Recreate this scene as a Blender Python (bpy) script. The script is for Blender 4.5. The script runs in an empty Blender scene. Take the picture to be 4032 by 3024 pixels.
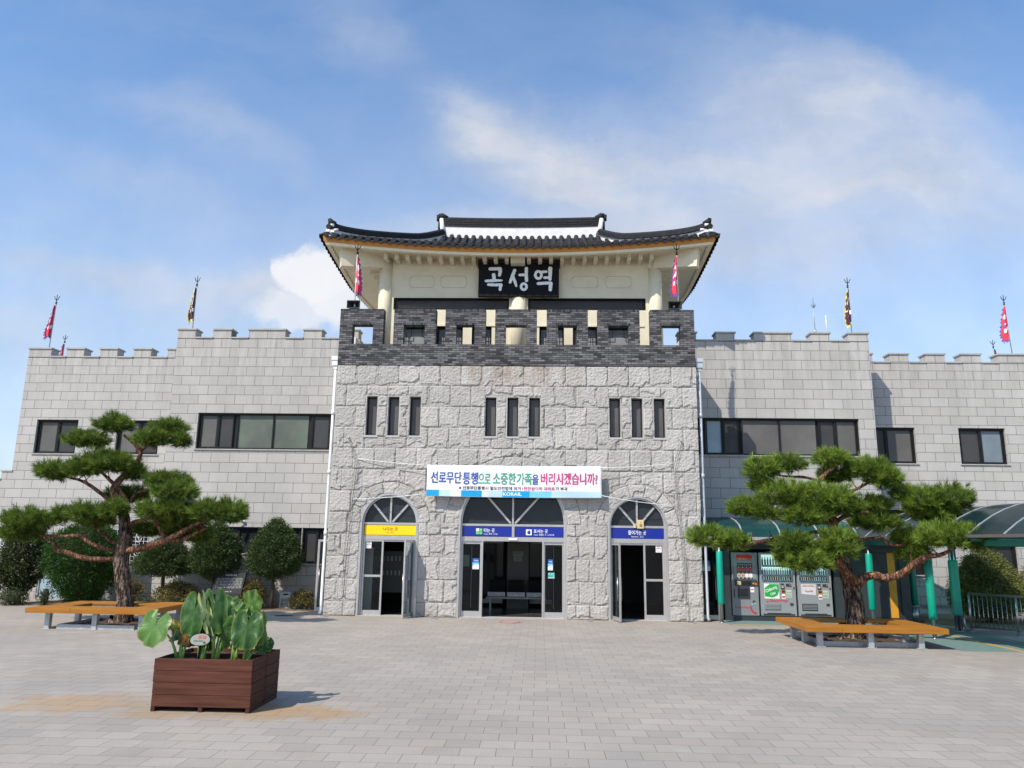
import bpy, math, random
import numpy as np
from mathutils import Vector, Matrix
R = math.radians
scene = bpy.context.scene
COL = scene.collection

# ------------------------------------------------------------------ camera
YAW, PITCH, ROLL = 0.0373779113, 0.203681629, 0.0143190223
CAM = Vector((0.715645, -21.471, 2.0239))
fw = Vector((-math.sin(YAW)*math.cos(PITCH), math.cos(YAW)*math.cos(PITCH), math.sin(PITCH)))
rt0 = fw.cross(Vector((0, 0, 1))).normalized()
up0 = rt0.cross(fw)
rt = rt0*math.cos(ROLL) + up0*math.sin(ROLL)
up = -rt0*math.sin(ROLL) + up0*math.cos(ROLL)
cam = bpy.data.cameras.new('camera')
camo = bpy.data.objects.new('camera', cam)
COL.objects.link(camo)
camo.matrix_world = Matrix(((rt.x, up.x, -fw.x, CAM.x), (rt.y, up.y, -fw.y, CAM.y), (rt.z, up.z, -fw.z, CAM.z), (0, 0, 0, 1)))
cam.sensor_width = 36
cam.lens = 3012.77/4032*36
cam.clip_end = 5000
scene.camera = camo

# ------------------------------------------------------------------ light and sky
SUN = Vector((-0.9, -1.0, 1.4)).normalized()
EL = math.asin(SUN.z)
sun = bpy.data.lights.new('sun', 'SUN')
sun.energy = 4.5
sun.angle = R(0.55)
sun.color = (1.0, 0.915, 0.80)
suno = bpy.data.objects.new('sun', sun)
COL.objects.link(suno)
suno.rotation_euler = SUN.to_track_quat('Z', 'Y').to_euler()

scene.view_settings.view_transform = 'Standard'
scene.view_settings.look = 'None'
scene.view_settings.gamma = 1
scene.view_settings.exposure = 0.27

world = bpy.data.worlds.new('World')
scene.world = world
world.use_nodes = True
nt = world.node_tree
nt.nodes.clear()
def WN(t, **k):
    n = nt.nodes.new(t)
    for a, b in k.items(): setattr(n, a, b)
    return n
def WL(a, b): nt.links.new(a, b)
wout = WN('ShaderNodeOutputWorld')
bg = WN('ShaderNodeBackground')
bg.inputs['Strength'].default_value = 0.125
WL(bg.outputs[0], wout.inputs[0])
sky = WN('ShaderNodeTexSky', sky_type='NISHITA')
sky.sun_disc = False
sky.sun_elevation = EL
sky.sun_rotation = math.atan2(SUN.x, SUN.y) % (2*math.pi)
sky.altitude = 100
sky.air_density = 1.0
sky.dust_density = 0.55
sky.ozone_density = 2.0
def wmath(op, a, b=None, clamp=False):
    n = WN('ShaderNodeMath', operation=op, use_clamp=clamp)
    for i, v in enumerate((a, b)):
        if v is None: continue
        if isinstance(v, (int, float)): n.inputs[i].default_value = v
        else: WL(v, n.inputs[i])
    return n.outputs[0]
tc = WN('ShaderNodeTexCoord')
sep = WN('ShaderNodeSeparateXYZ')
WL(tc.outputs['Generated'], sep.inputs[0])
ya = wmath('MAXIMUM', wmath('ABSOLUTE', sep.outputs[1]), 0.06)
cu_ = wmath('DIVIDE', sep.outputs[0], ya)
cw_ = wmath('DIVIDE', sep.outputs[2], ya)
comb = WN('ShaderNodeCombineXYZ')
WL(cu_, comb.inputs[0]); WL(cw_, comb.inputs[1])
def skypt(px, py):                       # direction of a sky feature -> sky coordinates
    u, v = (px*1.82278-2016)/3012.77, (py*1.82278-1512)/3012.77
    d = fw + rt*u - up*v
    return d.x/d.y, d.z/d.y
# wispy distortion
dn = WN('ShaderNodeTexNoise'); dn.inputs['Scale'].default_value = 2.6; dn.inputs['Detail'].default_value = 6; dn.inputs['Roughness'].default_value = 0.62
WL(comb.outputs[0], dn.inputs['Vector'])
dm = WN('ShaderNodeVectorMath', operation='SUBTRACT'); WL(dn.outputs['Color'], dm.inputs[0]); dm.inputs[1].default_value = (.5, .5, .5)
ds = WN('ShaderNodeVectorMath', operation='SCALE'); WL(dm.outputs[0], ds.inputs[0]); ds.inputs['Scale'].default_value = 0.26
da = WN('ShaderNodeVectorMath', operation='ADD'); WL(comb.outputs[0], da.inputs[0]); WL(ds.outputs[0], da.inputs[1])
def blob(px, py, rx, ry, ang, amt, src=None, soft=1.0):
    x, w = skypt(px, py)
    m = WN('ShaderNodeMapping', vector_type='TEXTURE')
    m.inputs['Location'].default_value = (x, w, 0)
    m.inputs['Rotation'].default_value = (0, 0, R(ang))
    k = 1.82278/3012.77
    m.inputs['Scale'].default_value = (rx*k, ry*k, 1)
    WL((src or da.outputs[0]), m.inputs['Vector'])
    l = WN('ShaderNodeVectorMath', operation='LENGTH'); WL(m.outputs[0], l.inputs[0])
    mr = WN('ShaderNodeMapRange', interpolation_type='SMOOTHSTEP')
    WL(l.outputs['Value'], mr.inputs['Value'])
    mr.inputs['From Min'].default_value = 1.0; mr.inputs['From Max'].default_value = 1.0-soft
    mr.inputs['To Min'].default_value = 0; mr.inputs['To Max'].default_value = amt
    return mr.outputs[0]
tot = None
for b in ((1180, 340, 470, 200, -28, .85), (1020, 250, 170, 120, -50, .55), (1500, 430, 820, 260, -12, .7), (1950, 360, 760, 300, -14, .75), (1750, 200, 600, 200, -20, .5), (450, 300, 420, 120, -30, .3),
          (1250, 560, 900, 130, -3, .50), (250, 590, 560, 70, -8, .55), (560, 660, 420, 90, -4, .45), (760, 60, 260, 130, -35, .25),
          (300, 420, 500, 80, -24, .22), (1800, 120, 600, 90, -22, .22), (30, 700, 300, 150, 0, .35), (640, 640, 190, 110, 0, .55)):
    o = blob(*b)
    tot = o if tot is None else wmath('ADD', tot, o)
# streak noise multiplies the veil
mp = WN('ShaderNodeMapping'); mp.inputs['Rotation'].default_value = (0, 0, R(18)); mp.inputs['Scale'].default_value = (1.6, 5.0, 1)
WL(da.outputs[0], mp.inputs['Vector'])
sn = WN('ShaderNodeTexNoise'); sn.inputs['Scale'].default_value = 1.9; sn.inputs['Detail'].default_value = 8; sn.inputs['Roughness'].default_value = 0.58
WL(mp.outputs[0], sn.inputs['Vector'])
smr = WN('ShaderNodeMapRange'); WL(sn.outputs['Fac'], smr.inputs['Value'])
smr.inputs['From Min'].default_value = .32; smr.inputs['From Max'].default_value = .68; smr.inputs['To Min'].default_value = .62; smr.inputs['To Max'].default_value = 1.15
veil = wmath('MULTIPLY', tot, smr.outputs[0])
faint = wmath('MULTIPLY', wmath('SUBTRACT', smr.outputs[0], .6, True), .22)
veil = wmath('ADD', veil, faint, True)
# crisp cumulus tops
cn = WN('ShaderNodeTexNoise'); cn.inputs['Scale'].default_value = 16; cn.inputs['Detail'].default_value = 9; cn.inputs['Roughness'].default_value = 0.6
WL(comb.outputs[0], cn.inputs['Vector'])
cm = WN('ShaderNodeVectorMath', operation='SUBTRACT'); WL(cn.outputs['Color'], cm.inputs[0]); cm.inputs[1].default_value = (.5, .5, .5)
cs = WN('ShaderNodeVectorMath', operation='SCALE'); WL(cm.outputs[0], cs.inputs[0]); cs.inputs['Scale'].default_value = 0.075
ca = WN('ShaderNodeVectorMath', operation='ADD'); WL(comb.outputs[0], ca.inputs[0]); WL(cs.outputs[0], ca.inputs[1])
cum = None
for b in ((690, 605, 92, 92, 0, 1.0), (640, 598, 76, 64, 0, 1.0), (603, 585, 36, 30, 0, .9), (740, 650, 100, 80, 0, .9), (650, 670, 140, 60, 0, .65)):
    o = blob(*b, src=ca.outputs[0], soft=.45)
    cum = o if cum is None else wmath('MAXIMUM', cum, o)
fac = veil
fac = wmath('MULTIPLY', fac, .86)
hz = WN('ShaderNodeMapRange', interpolation_type='SMOOTHSTEP'); WL(cw_, hz.inputs['Value'])
hz.inputs['From Min'].default_value = .80; hz.inputs['From Max'].default_value = 0.02; hz.inputs['To Min'].default_value = 0; hz.inputs['To Max'].default_value = .60
fac2 = wmath('SUBTRACT', 1.0, wmath('MULTIPLY', wmath('SUBTRACT', 1.0, fac), wmath('SUBTRACT', 1.0, hz.outputs[0])))
tint = WN('ShaderNodeMix', data_type='RGBA', blend_type='MULTIPLY')
tint.inputs['Factor'].default_value = 1
WL(sky.outputs[0], tint.inputs['A']); tint.inputs['B'].default_value = (1.12, 1.38, 1.54, 1)
mx = WN('ShaderNodeMix', data_type='RGBA')
WL(fac2, mx.inputs['Factor']); WL(tint.outputs['Result'], mx.inputs['A'])
cshade = WN('ShaderNodeTexNoise'); cshade.inputs['Scale'].default_value = 9; cshade.inputs['Detail'].default_value = 7; WL(ca.outputs[0], cshade.inputs['Vector'])
cmr = WN('ShaderNodeMapRange'); WL(cshade.outputs['Fac'], cmr.inputs['Value']); cmr.inputs['From Min'].default_value = .3; cmr.inputs['From Max'].default_value = .62
ccol = WN('ShaderNodeMix', data_type='RGBA'); WL(cmr.outputs[0], ccol.inputs['Factor'])
ccol.inputs['A'].default_value = (3.9, 4.2, 4.75, 1); ccol.inputs['B'].default_value = (4.9, 5.05, 5.4, 1)
WL(ccol.outputs['Result'], mx.inputs['B'])
mx2 = WN('ShaderNodeMix', data_type='RGBA'); WL(cum, mx2.inputs['Factor']); WL(mx.outputs['Result'], mx2.inputs['A'])
ccol2 = WN('ShaderNodeMix', data_type='RGBA'); WL(cmr.outputs[0], ccol2.inputs['Factor'])
ccol2.inputs['A'].default_value = (5.6, 5.8, 6.2, 1); ccol2.inputs['B'].default_value = (6.2, 6.2, 6.4, 1); WL(ccol2.outputs['Result'], mx2.inputs['B'])
WL(mx2.outputs['Result'], bg.inputs['Color'])

# ------------------------------------------------------------------ helpers
rng = random.Random(7)
BASE = {}
def tag(o, label=None, cat=None, group=None, kind=None):
    if label: o['label'] = label
    if cat: o['category'] = cat
    if group: o['group'] = group
    if kind: o['kind'] = kind
    return o
def thing(name, label, cat, loc=(0, 0, 0), group=None):
    o = bpy.data.objects.new(name, None)
    o.empty_display_size = .2
    COL.objects.link(o); o.location = loc
    BASE[o] = Vector(loc)
    return tag(o, label, cat, group)
class MB:
    def __init__(s): s.v = []; s.f = []; s.m = []; s.sm = []
    def add(s, vs, fs, mi=0, smooth=False):
        n = len(s.v); s.v += [tuple(p) for p in vs]
        for f in fs: s.f.append(tuple(i+n for i in f)); s.m.append(mi); s.sm.append(smooth)
        return s
    def box(s, x0, x1, y0, y1, z0, z1, mi=0):
        return s.add([(x0,y0,z0),(x1,y0,z0),(x1,y1,z0),(x0,y1,z0),(x0,y0,z1),(x1,y0,z1),(x1,y1,z1),(x0,y1,z1)],
                     [(0,3,2,1),(4,5,6,7),(0,1,5,4),(1,2,6,5),(2,3,7,6),(3,0,4,7)], mi)
    def bar(s, a, b, w, h, mi=0, upv=(0,0,1)):          # box between two points
        a, b = Vector(a), Vector(b); d = (b-a).normalized(); u = Vector(upv)
        sd = d.cross(u)
        if sd.length < 1e-4: sd = d.cross(Vector((1,0,0)))
        sd.normalize(); u = sd.cross(d).normalized()
        vs = []
        for p in (a, b):
            for i, j in ((-1,-1),(1,-1),(1,1),(-1,1)): vs.append(p+sd*(i*w/2)+u*(j*h/2))
        return s.add(vs, [(0,3,2,1),(4,5,6,7),(0,1,5,4),(1,2,6,5),(2,3,7,6),(3,0,4,7)], mi)
    def prism(s, pts, axis, a, b, mi=0):                # polygon extruded along an axis
        n = len(pts); i = 'xyz'.index(axis)
        def mk(p, c):
            q = list(p); q.insert(i, c); return q
        vs = [mk(p, a) for p in pts]+[mk(p, b) for p in pts]
        fs = [tuple(range(n)), tuple(range(2*n-1, n-1, -1))]+[(k, k+n, (k+1) % n+n, (k+1) % n) for k in range(n)]
        return s.add(vs, fs, mi)
    def tube(s, pts, rads, n=8, mi=0, smooth=True, cap=True, noise=0, seed=0):
        pts = [Vector(p) for p in pts]
        if isinstance(rads, (int, float)): rads = [rads]*len(pts)
        rr = random.Random(seed)
        rings = []; prev = None
        for k, p in enumerate(pts):
            d = (pts[min(k+1, len(pts)-1)]-pts[max(k-1, 0)]).normalized()
            if prev is None:
                a = d.cross(Vector((0, 1, 0)))
                if a.length < .1: a = d.cross(Vector((1, 0, 0)))
            else: a = prev - d*prev.dot(d)
            a.normalize(); prev = a; b = d.cross(a)
            rings.append([p+(a*math.cos(t)+b*math.sin(t))*rads[k]*(1+noise*rr.uniform(-1, 1)) for t in [2*math.pi*j/n for j in range(n)]])
        vs = [q for r in rings for q in r]; fs = []
        for k in range(len(pts)-1):
            for j in range(n): fs.append((k*n+j, k*n+(j+1) % n, (k+1)*n+(j+1) % n, (k+1)*n+j))
        if cap: fs += [tuple(range(n-1, -1, -1)), tuple((len(pts)-1)*n+j for j in range(n))]
        return s.add(vs, fs, mi, smooth)
    def disc(s, c, r, axis='y', n=20, th=.01, mi=0, rz=None):
        pts = [(math.cos(2*math.pi*k/n)*r, math.sin(2*math.pi*k/n)*(rz or r)) for k in range(n)]
        i = 'xyz'.index(axis); cc = list(c); a = cc.pop(i)
        return s.prism([(p[0]+cc[0], p[1]+cc[1]) for p in pts], axis, a-th/2, a+th/2, mi)
    def build(s, name, mats, parent=None, origin=None, bevel=0):
        me = bpy.data.meshes.new(name)
        off = BASE[parent] if parent is not None else Vector(origin or (0, 0, 0))
        va = np.array(s.v, dtype=np.float64).reshape(-1, 3)-np.array(off)
        me.from_pydata(va.tolist(), [], s.f)
        for m in (mats if isinstance(mats, (list, tuple)) else [mats]): me.materials.append(m)
        me.polygons.foreach_set('material_index', s.m)
        me.polygons.foreach_set('use_smooth', s.sm)
        me.update()
        o = bpy.data.objects.new(name, me); COL.objects.link(o)
        if parent is not None: o.parent = parent; BASE[o] = off
        else: o.location = off; BASE[o] = off
        if bevel:
            b = o.modifiers.new('bevel', 'BEVEL'); b.width = bevel; b.segments = 2; b.limit_method = 'ANGLE'
        return o
def copy_tree(o, parent=None):
    c = o.copy(); COL.objects.link(c)
    if parent is not None: c.parent = parent
    BASE[c] = BASE[o]
    for ch in list(o.children): copy_tree(ch, c)
    return c

# ------------------------------------------------------------------ materials
def new_mat(name):
    m = bpy.data.materials.new(name); m.use_nodes = True
    n = m.node_tree; b = n.nodes['Principled BSDF']
    return m, n, b
def node(n, t, **k):
    x = n.nodes.new(t)
    for a, b in k.items(): setattr(x, a, b)
    return x
def setc(inp, c): inp.default_value = (c[0], c[1], c[2], 1)
def simple(name, col, rough=.6, metal=0, var=.12, scale=3.0, bump=0, bscale=60, col2=None, detail=5, spec=None, coat=0):
    """painted / plain surface with mottled tone and optional bump"""
    m, n, b = new_mat(name)
    b.inputs['Roughness'].default_value = rough; b.inputs['Metallic'].default_value = metal
    if spec is not None: b.inputs['Specular IOR Level'].default_value = spec
    if coat: b.inputs['Coat Weight'].default_value = coat
    t = node(n, 'ShaderNodeTexCoord'); no = node(n, 'ShaderNodeTexNoise')
    no.inputs['Scale'].default_value = scale; no.inputs['Detail'].default_value = detail; no.inputs['Roughness'].default_value = .65
    n.links.new(t.outputs['Object'], no.inputs['Vector'])
    r = node(n, 'ShaderNodeMapRange'); n.links.new(no.outputs['Fac'], r.inputs['Value'])
    r.inputs['From Min'].default_value = .3; r.inputs['From Max'].default_value = .7
    mx = node(n, 'ShaderNodeMix', data_type='RGBA'); n.links.new(r.outputs[0], mx.inputs['Factor'])
    c2 = col2 or tuple(min(1, c*(1+var)) for c in col); c1 = col if col2 else tuple(c*(1-var) for c in col)
    setc(mx.inputs['A'], c1); setc(mx.inputs['B'], c2)
    n.links.new(mx.outputs['Result'], b.inputs['Base Color'])
    if bump:
        n2 = node(n, 'ShaderNodeTexNoise'); n2.inputs['Scale'].default_value = bscale; n2.inputs['Detail'].default_value = 4
        n.links.new(t.outputs['Object'], n2.inputs['Vector'])
        bp = node(n, 'ShaderNodeBump'); bp.inputs['Strength'].default_value = bump; bp.inputs['Distance'].default_value = .01
        n.links.new(n2.outputs['Fac'], bp.inputs['Height']); n.links.new(bp.outputs[0], b.inputs['Normal'])
    return m
def world_pos(n): return node(n, 'ShaderNodeNewGeometry').outputs['Position']
def mth(n, op, a, b=None, clamp=False):
    x = node(n, 'ShaderNodeMath', operation=op, use_clamp=clamp)
    for i, v in enumerate((a, b)):
        if v is None: continue
        if isinstance(v, (int, float)): x.inputs[i].default_value = v
        else: n.links.new(v, x.inputs[i])
    return x.outputs[0]
def noise_out(n, vec, scale, detail=5, rough=.6, stretch=None):
    if stretch:
        mp = node(n, 'ShaderNodeMapping'); mp.inputs['Scale'].default_value = stretch
        n.links.new(vec, mp.inputs['Vector']); vec = mp.outputs[0]
    x = node(n, 'ShaderNodeTexNoise'); x.inputs['Scale'].default_value = scale; x.inputs['Detail'].default_value = detail; x.inputs['Roughness'].default_value = rough
    n.links.new(vec, x.inputs['Vector']); return x.outputs['Fac']
def maprange(n, v, a, b, c, d, smooth=False):
    x = node(n, 'ShaderNodeMapRange', interpolation_type='SMOOTHSTEP' if smooth else 'LINEAR')
    n.links.new(v, x.inputs['Value'])
    for k, q in (('From Min', a), ('From Max', b), ('To Min', c), ('To Max', d)): x.inputs[k].default_value = q
    return x.outputs[0]
def mixc(n, fac, a, b, mode='MIX'):
    x = node(n, 'ShaderNodeMix', data_type='RGBA', blend_type=mode)
    for k, v in (('Factor', fac), ('A', a), ('B', b)):
        if isinstance(v, (int, float)): x.inputs[k].default_value = v
        elif isinstance(v, tuple): setc(x.inputs[k], v)
        else: n.links.new(v, x.inputs[k])
    return x.outputs['Result']

def course_mat(name, axes, x0, z0, bw, bh, mortar, c1, c2, cm, speck=.12, streak=.12, bumpd=.004, rough=.75, offset=.5, stain=None, warm=None):
    """blocks / bricks / pavers laid in courses, mapped on real metres"""
    m, n, b = new_mat(name)
    P = world_pos(n); sp = node(n, 'ShaderNodeSeparateXYZ'); n.links.new(P, sp.inputs[0])
    A = mth(n, 'SUBTRACT', sp.outputs[axes[0]], x0); B = mth(n, 'SUBTRACT', sp.outputs[axes[1]], z0)
    cb = node(n, 'ShaderNodeCombineXYZ'); n.links.new(A, cb.inputs[0]); n.links.new(B, cb.inputs[1])
    br = node(n, 'ShaderNodeTexBrick'); br.offset = offset
    br.inputs['Scale'].default_value = 1; br.inputs['Brick Width'].default_value = bw; br.inputs['Row Height'].default_value = bh
    br.inputs['Mortar Size'].default_value = mortar; br.inputs['Mortar Smooth'].default_value = .3; br.inputs['Bias'].default_value = 0
    setc(br.inputs['Color1'], (0, 0, 0)); setc(br.inputs['Color2'], (1, 1, 1)); setc(br.inputs['Mortar'], (.5, .5, .5))
    n.links.new(cb.outputs[0], br.inputs['Vector'])
    col = mixc(n, br.outputs['Color'], c1, c2)
    if warm:   # some blocks lean to another tint
        t = mth(n, 'FRACT', mth(n, 'MULTIPLY', node_val(n, br.outputs['Color']), 7.31))
        col = mixc(n, maprange(n, t, .6, 1, 0, .6), col, warm)
    f = noise_out(n, P, 90, 3, .7); col = mixc(n, 1.0, col, gray(n, maprange(n, f, .3, .7, 1-speck, 1+speck)), 'MULTIPLY')
    f = noise_out(n, P, 1.1, 6, .65, (1, 1, .35)); col = mixc(n, 1.0, col, gray(n, maprange(n, f, .3, .7, 1-streak, 1+streak*.6)), 'MULTIPLY')
    if name.startswith('granite_panels'):      # dirt runs below the copings and soot in the upper courses
        g_ = mth(n, 'MULTIPLY', maprange(n, sp.outputs[2], 5.6, 8.3, 0, 1), maprange(n, noise_out(n, P, 5.5, 5, .7, (1, 1, .12)), .42, .68, 0, .42))
        col = mixc(n, g_, col, (.20, .19, .17))
        g_ = mth(n, 'MULTIPLY', maprange(n, sp.outputs[2], .9, 0, 0, 1), maprange(n, noise_out(n, P, 3, 5), .4, .7, 0, .5)); col = mixc(n, g_, col, (.24, .215, .19))
    if stain: col = stain(n, P, sp, col)
    col = mixc(n, br.outputs['Fac'], col, cm)
    n.links.new(col, b.inputs['Base Color'])
    b.inputs['Roughness'].default_value = rough; b.inputs['Specular IOR Level'].default_value = .25
    h = mth(n, 'ADD', mth(n, 'MULTIPLY', br.outputs['Fac'], -1.0), mth(n, 'MULTIPLY', noise_out(n, P, 70, 4, .7), .35))
    bp = node(n, 'ShaderNodeBump'); bp.inputs['Strength'].default_value = 1; bp.inputs['Distance'].default_value = bumpd
    n.links.new(h, bp.inputs['Height']); n.links.new(bp.outputs[0], b.inputs['Normal'])
    return m
def node_val(n, c):
    x = node(n, 'ShaderNodeSeparateColor'); n.links.new(c, x.inputs[0]); return x.outputs[0]
def gray(n, v):
    x = node(n, 'ShaderNodeCombineColor')
    for i in range(3): n.links.new(v, x.inputs[i])
    return x.outputs[0]

M = {}
WG = dict(mortar=.008, c1=(.400, .386, .366), c2=(.446, .432, .412), cm=(.17, .165, .155))
M['wing_inner_l'] = course_mat('granite_panels_a', (0, 2), -11.19, 0.0, .6, .3115, **WG)
M['wing_inner_r'] = course_mat('granite_panels_b', (0, 2), 9.28-24, 0.0, .6, .3115, **WG)
M['wing_outer_l'] = course_mat('granite_panels_c', (0, 2), -16.48-23.48, -.06, .587, .3, **WG)
M['wing_outer_r'] = course_mat('granite_panels_d', (0, 2), 12.0-23.48, -.06, .587, .3, **WG)
M['wing_side'] = course_mat('granite_panels_side', (1, 2), 0, 0, .6, .3115, **WG)
M['coping'] = simple('granite_coping', (.36, .355, .34), .7, var=.15, scale=5, bump=.2)
M['brick'] = course_mat('dark_brick', (0, 2), -30, 6.99-.063*100, .215, .063, .007, (.030, .030, .034), (.185, .182, .190), (.034, .034, .036), speck=.35, streak=.25, bumpd=.008, rough=.85)
M['brick_side'] = course_mat('dark_brick_side', (1, 2), -30, 6.99-.063*100, .215, .063, .007, (.030, .030, .034), (.185, .182, .190), (.034, .034, .036), speck=.35, streak=.25, bumpd=.008, rough=.85)
def rockface():
    m, n, b = new_mat('rock_faced_granite')
    P = world_pos(n); sp = node(n, 'ShaderNodeSeparateXYZ'); n.links.new(P, sp.inputs[0])
    col = mixc(n, maprange(n, noise_out(n, P, 120, 3, .8), .35, .65, 0, 1), (.20, .19, .178), (.66, .635, .60))
    col = mixc(n, 1.0, col, gray(n, maprange(n, noise_out(n, P, 1.3, 5, .6), .3, .7, .88, 1.08)), 'MULTIPLY')
    ta = node(n, 'ShaderNodeAttribute'); ta.attribute_name = 'stone_tone'; ja = node(n, 'ShaderNodeAttribute'); ja.attribute_name = 'joint'
    col = mixc(n, 1.0, col, gray(n, maprange(n, ta.outputs['Fac'], 0, 1, .91, 1.08)), 'MULTIPLY')
    # rusty water stains below the parapet, over the middle of the wall
    zf = maprange(n, sp.outputs[2], 6.0, 6.95, 0, 1, True)
    xf = mth(n, 'SUBTRACT', 1.0, maprange(n, mth(n, 'ABSOLUTE', mth(n, 'SUBTRACT', sp.outputs[0], .1)), .7, 2.6, 0, 1, True))
    s = mth(n, 'MULTIPLY', mth(n, 'MULTIPLY', zf, xf), maprange(n, noise_out(n, P, 3.0, 5, .6, (1, 1, .3)), .38, .62, 0, 1))
    col = mixc(n, mth(n, 'MULTIPLY', s, .75), col, (.24, .175, .12))
    # grime at the foot
    g = mth(n, 'MULTIPLY', maprange(n, sp.outputs[2], .5, 0.0, 0, 1), maprange(n, noise_out(n, P, 4, 4), .45, .7, 0, .7))
    col = mixc(n, g, col, (.20, .18, .15))
    col = mixc(n, mth(n, 'MULTIPLY', ja.outputs['Fac'], .5), col, (.19, .18, .165))
    n.links.new(col, b.inputs['Base Color']); b.inputs['Roughness'].default_value = .85; b.inputs['Specular IOR Level'].default_value = .2
    bp = node(n, 'ShaderNodeBump'); bp.inputs['Strength'].default_value = 1; bp.inputs['Distance'].default_value = .014
    n.links.new(noise_out(n, P, 38, 6, .8), bp.inputs['Height']); n.links.new(bp.outputs[0], b.inputs['Normal'])
    return m
M['rock'] = rockface()
M['smooth_granite'] = simple('smooth_granite', (.40, .39, .375), .6, var=.1, scale=40, bump=.1)
M['cream'] = simple('cream_paint', (.685, .62, .465), .7, var=.07, scale=2.2, bump=.15, bscale=25, spec=.2)
M['cream_dirty'] = simple('cream_weathered', (.56, .51, .39), .7, scale=6, col2=(.46, .41, .29), bump=.2)
M['orange'] = simple('orange_fascia', (.50, .20, .022), .6, var=.15, scale=3)
M['tile'] = simple('roof_tile', (.013, .013, .015), .7, spec=.2, scale=7, col2=(.032, .032, .036), bump=.3, bscale=30)
M['plaster'] = simple('white_plaster', (.78, .78, .77), .7, scale=4, col2=(.62, .62, .61), bump=.2)
M['brown'] = simple('brown_panel', (.09, .055, .035), .6)
M['board'] = simple('black_board', (.008, .008, .011), .7, var=.1, spec=.15)
M['white'] = simple('white_paint', (.78, .80, .80), .5, var=.04)
M['alu'] = simple('brushed_aluminium', (.50, .48, .47), .38, metal=.6, var=.08, scale=8)
M['steel'] = simple('stainless_steel', (.42, .41, .40), .34, metal=1, var=.08)
M['dark_frame'] = simple('dark_window_frame', (.014, .014, .015), .5, var=.2, spec=.2)
M['lattice'] = simple('black_lattice', (.006, .006, .007), .6, spec=.15)
M['pvc_white'] = simple('white_pvc_pipe', (.72, .73, .74), .35, var=.04)
M['pvc_grey'] = simple('grey_pvc_pipe', (.42, .46, .50), .35, var=.04)
def pane(name, c, rough=.12, c2=None):
    m, n, b = new_mat(name)
    P = world_pos(n)
    col = mixc(n, maprange(n, noise_out(n, P, .9, 3), .35, .65, 0, 1), c, c2 or tuple(x*1.35 for x in c))
    n.links.new(col, b.inputs['Base Color']); b.inputs['Roughness'].default_value = rough
    b.inputs['Specular IOR Level'].default_value = .22
    return m
M['pane_grey'] = pane('frosted_grey_pane', (.105, .10, .096), .3)
M['paper_pane'] = pane('paper_backed_pane', (.22, .22, .22), .4)
M['pane_green'] = pane('frosted_green_pane', (.10, .115, .10), .25, (.135, .17, .13))
M['pane_dark'] = pane('insect_screen_pane', (.042, .042, .043), .4)
M['pane_blue'] = pane('pale_blue_pane', (.26, .34, .37), .2)
M['pane_black'] = pane('dark_glass_pane', (.020, .022, .026), .08)
M['pane_mid'] = pane('slit_pane', (.085, .08, .082), .25)
def clear_glass(name, tintc=(.80, .86, .85), refl=.10):
    m, n, b = new_mat(name); n.nodes.remove(b)
    out = n.nodes['Material Output']; tr = node(n, 'ShaderNodeBsdfTransparent'); setc(tr.inputs[0], tintc)
    gl = node(n, 'ShaderNodeBsdfGlossy'); gl.inputs['Roughness'].default_value = .02; setc(gl.inputs[0], (.6, .66, .7))
    fr = node(n, 'ShaderNodeFresnel'); fr.inputs[0].default_value = 1.5
    mx = node(n, 'ShaderNodeMixShader'); n.links.new(mth(n, 'ADD', fr.outputs[0], refl), mx.inputs[0])
    n.links.new(tr.outputs[0], mx.inputs[1]); n.links.new(gl.outputs[0], mx.inputs[2]); n.links.new(mx.outputs[0], out.inputs[0])
    return m
M['glass'] = clear_glass('door_glass', (.50, .57, .56), .0)
M['fanglass'] = pane('fanlight_glass', (.022, .026, .034), .06)
M['case_glass'] = clear_glass('display_glass', (.9, .95, .94), .0)
def teal_sheet(nm='teal_polycarbonate', bc=(.020, .085, .085), tcol=(.10, .36, .33)):
    m, n, b = new_mat(nm); out = n.nodes['Material Output']
    setc(b.inputs['Base Color'], bc); b.inputs['Roughness'].default_value = .18
    tr = node(n, 'ShaderNodeBsdfTransparent'); setc(tr.inputs[0], tcol)
    P = world_pos(n)
    mx = node(n, 'ShaderNodeMixShader'); n.links.new(maprange(n, noise_out(n, P, 2, 4), .3, .7, .42, .55), mx.inputs[0])
    n.links.new(tr.outputs[0], mx.inputs[1]); n.links.new(b.outputs[0], mx.inputs[2]); n.links.new(mx.outputs[0], out.inputs[0])
    return m
M['teal'] = teal_sheet()
M['teal_dark'] = teal_sheet('smoky_teal_polycarbonate', (.022, .045, .056), (.07, .24, .24))
M['teal_paint'] = simple('teal_painted_steel', (.025, .16, .125), .45, var=.1)
M['pad_green'] = simple('green_vinyl_padding', (.0, .30, .21), .38, var=.08, scale=6, bump=.25, bscale=9)
M['charcoal'] = simple('charcoal_cladding', (.030, .040, .046), .5, var=.15)
M['amber'] = simple('amber_panel', (.62, .29, .025), .5, var=.08)
def wood(name, c1, c2, axis=0, rough=.55):
    m, n, b = new_mat(name)
    P = world_pos(n); st = [14, 14, 14]; st[axis] = .9
    f = noise_out(n, P, 1.6, 6, .6, tuple(st))
    col = mixc(n, maprange(n, f, .3, .7, 0, 1), c1, c2)
    n.links.new(col, b.inputs['Base Color']); b.inputs['Roughness'].default_value = rough; b.inputs['Specular IOR Level'].default_value = .2
    bp = node(n, 'ShaderNodeBump'); bp.inputs['Strength'].default_value = .5; bp.inputs['Distance'].default_value = .004
    n.links.new(f, bp.inputs['Height']); n.links.new(bp.outputs[0], b.inputs['Normal'])
    return m
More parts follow.
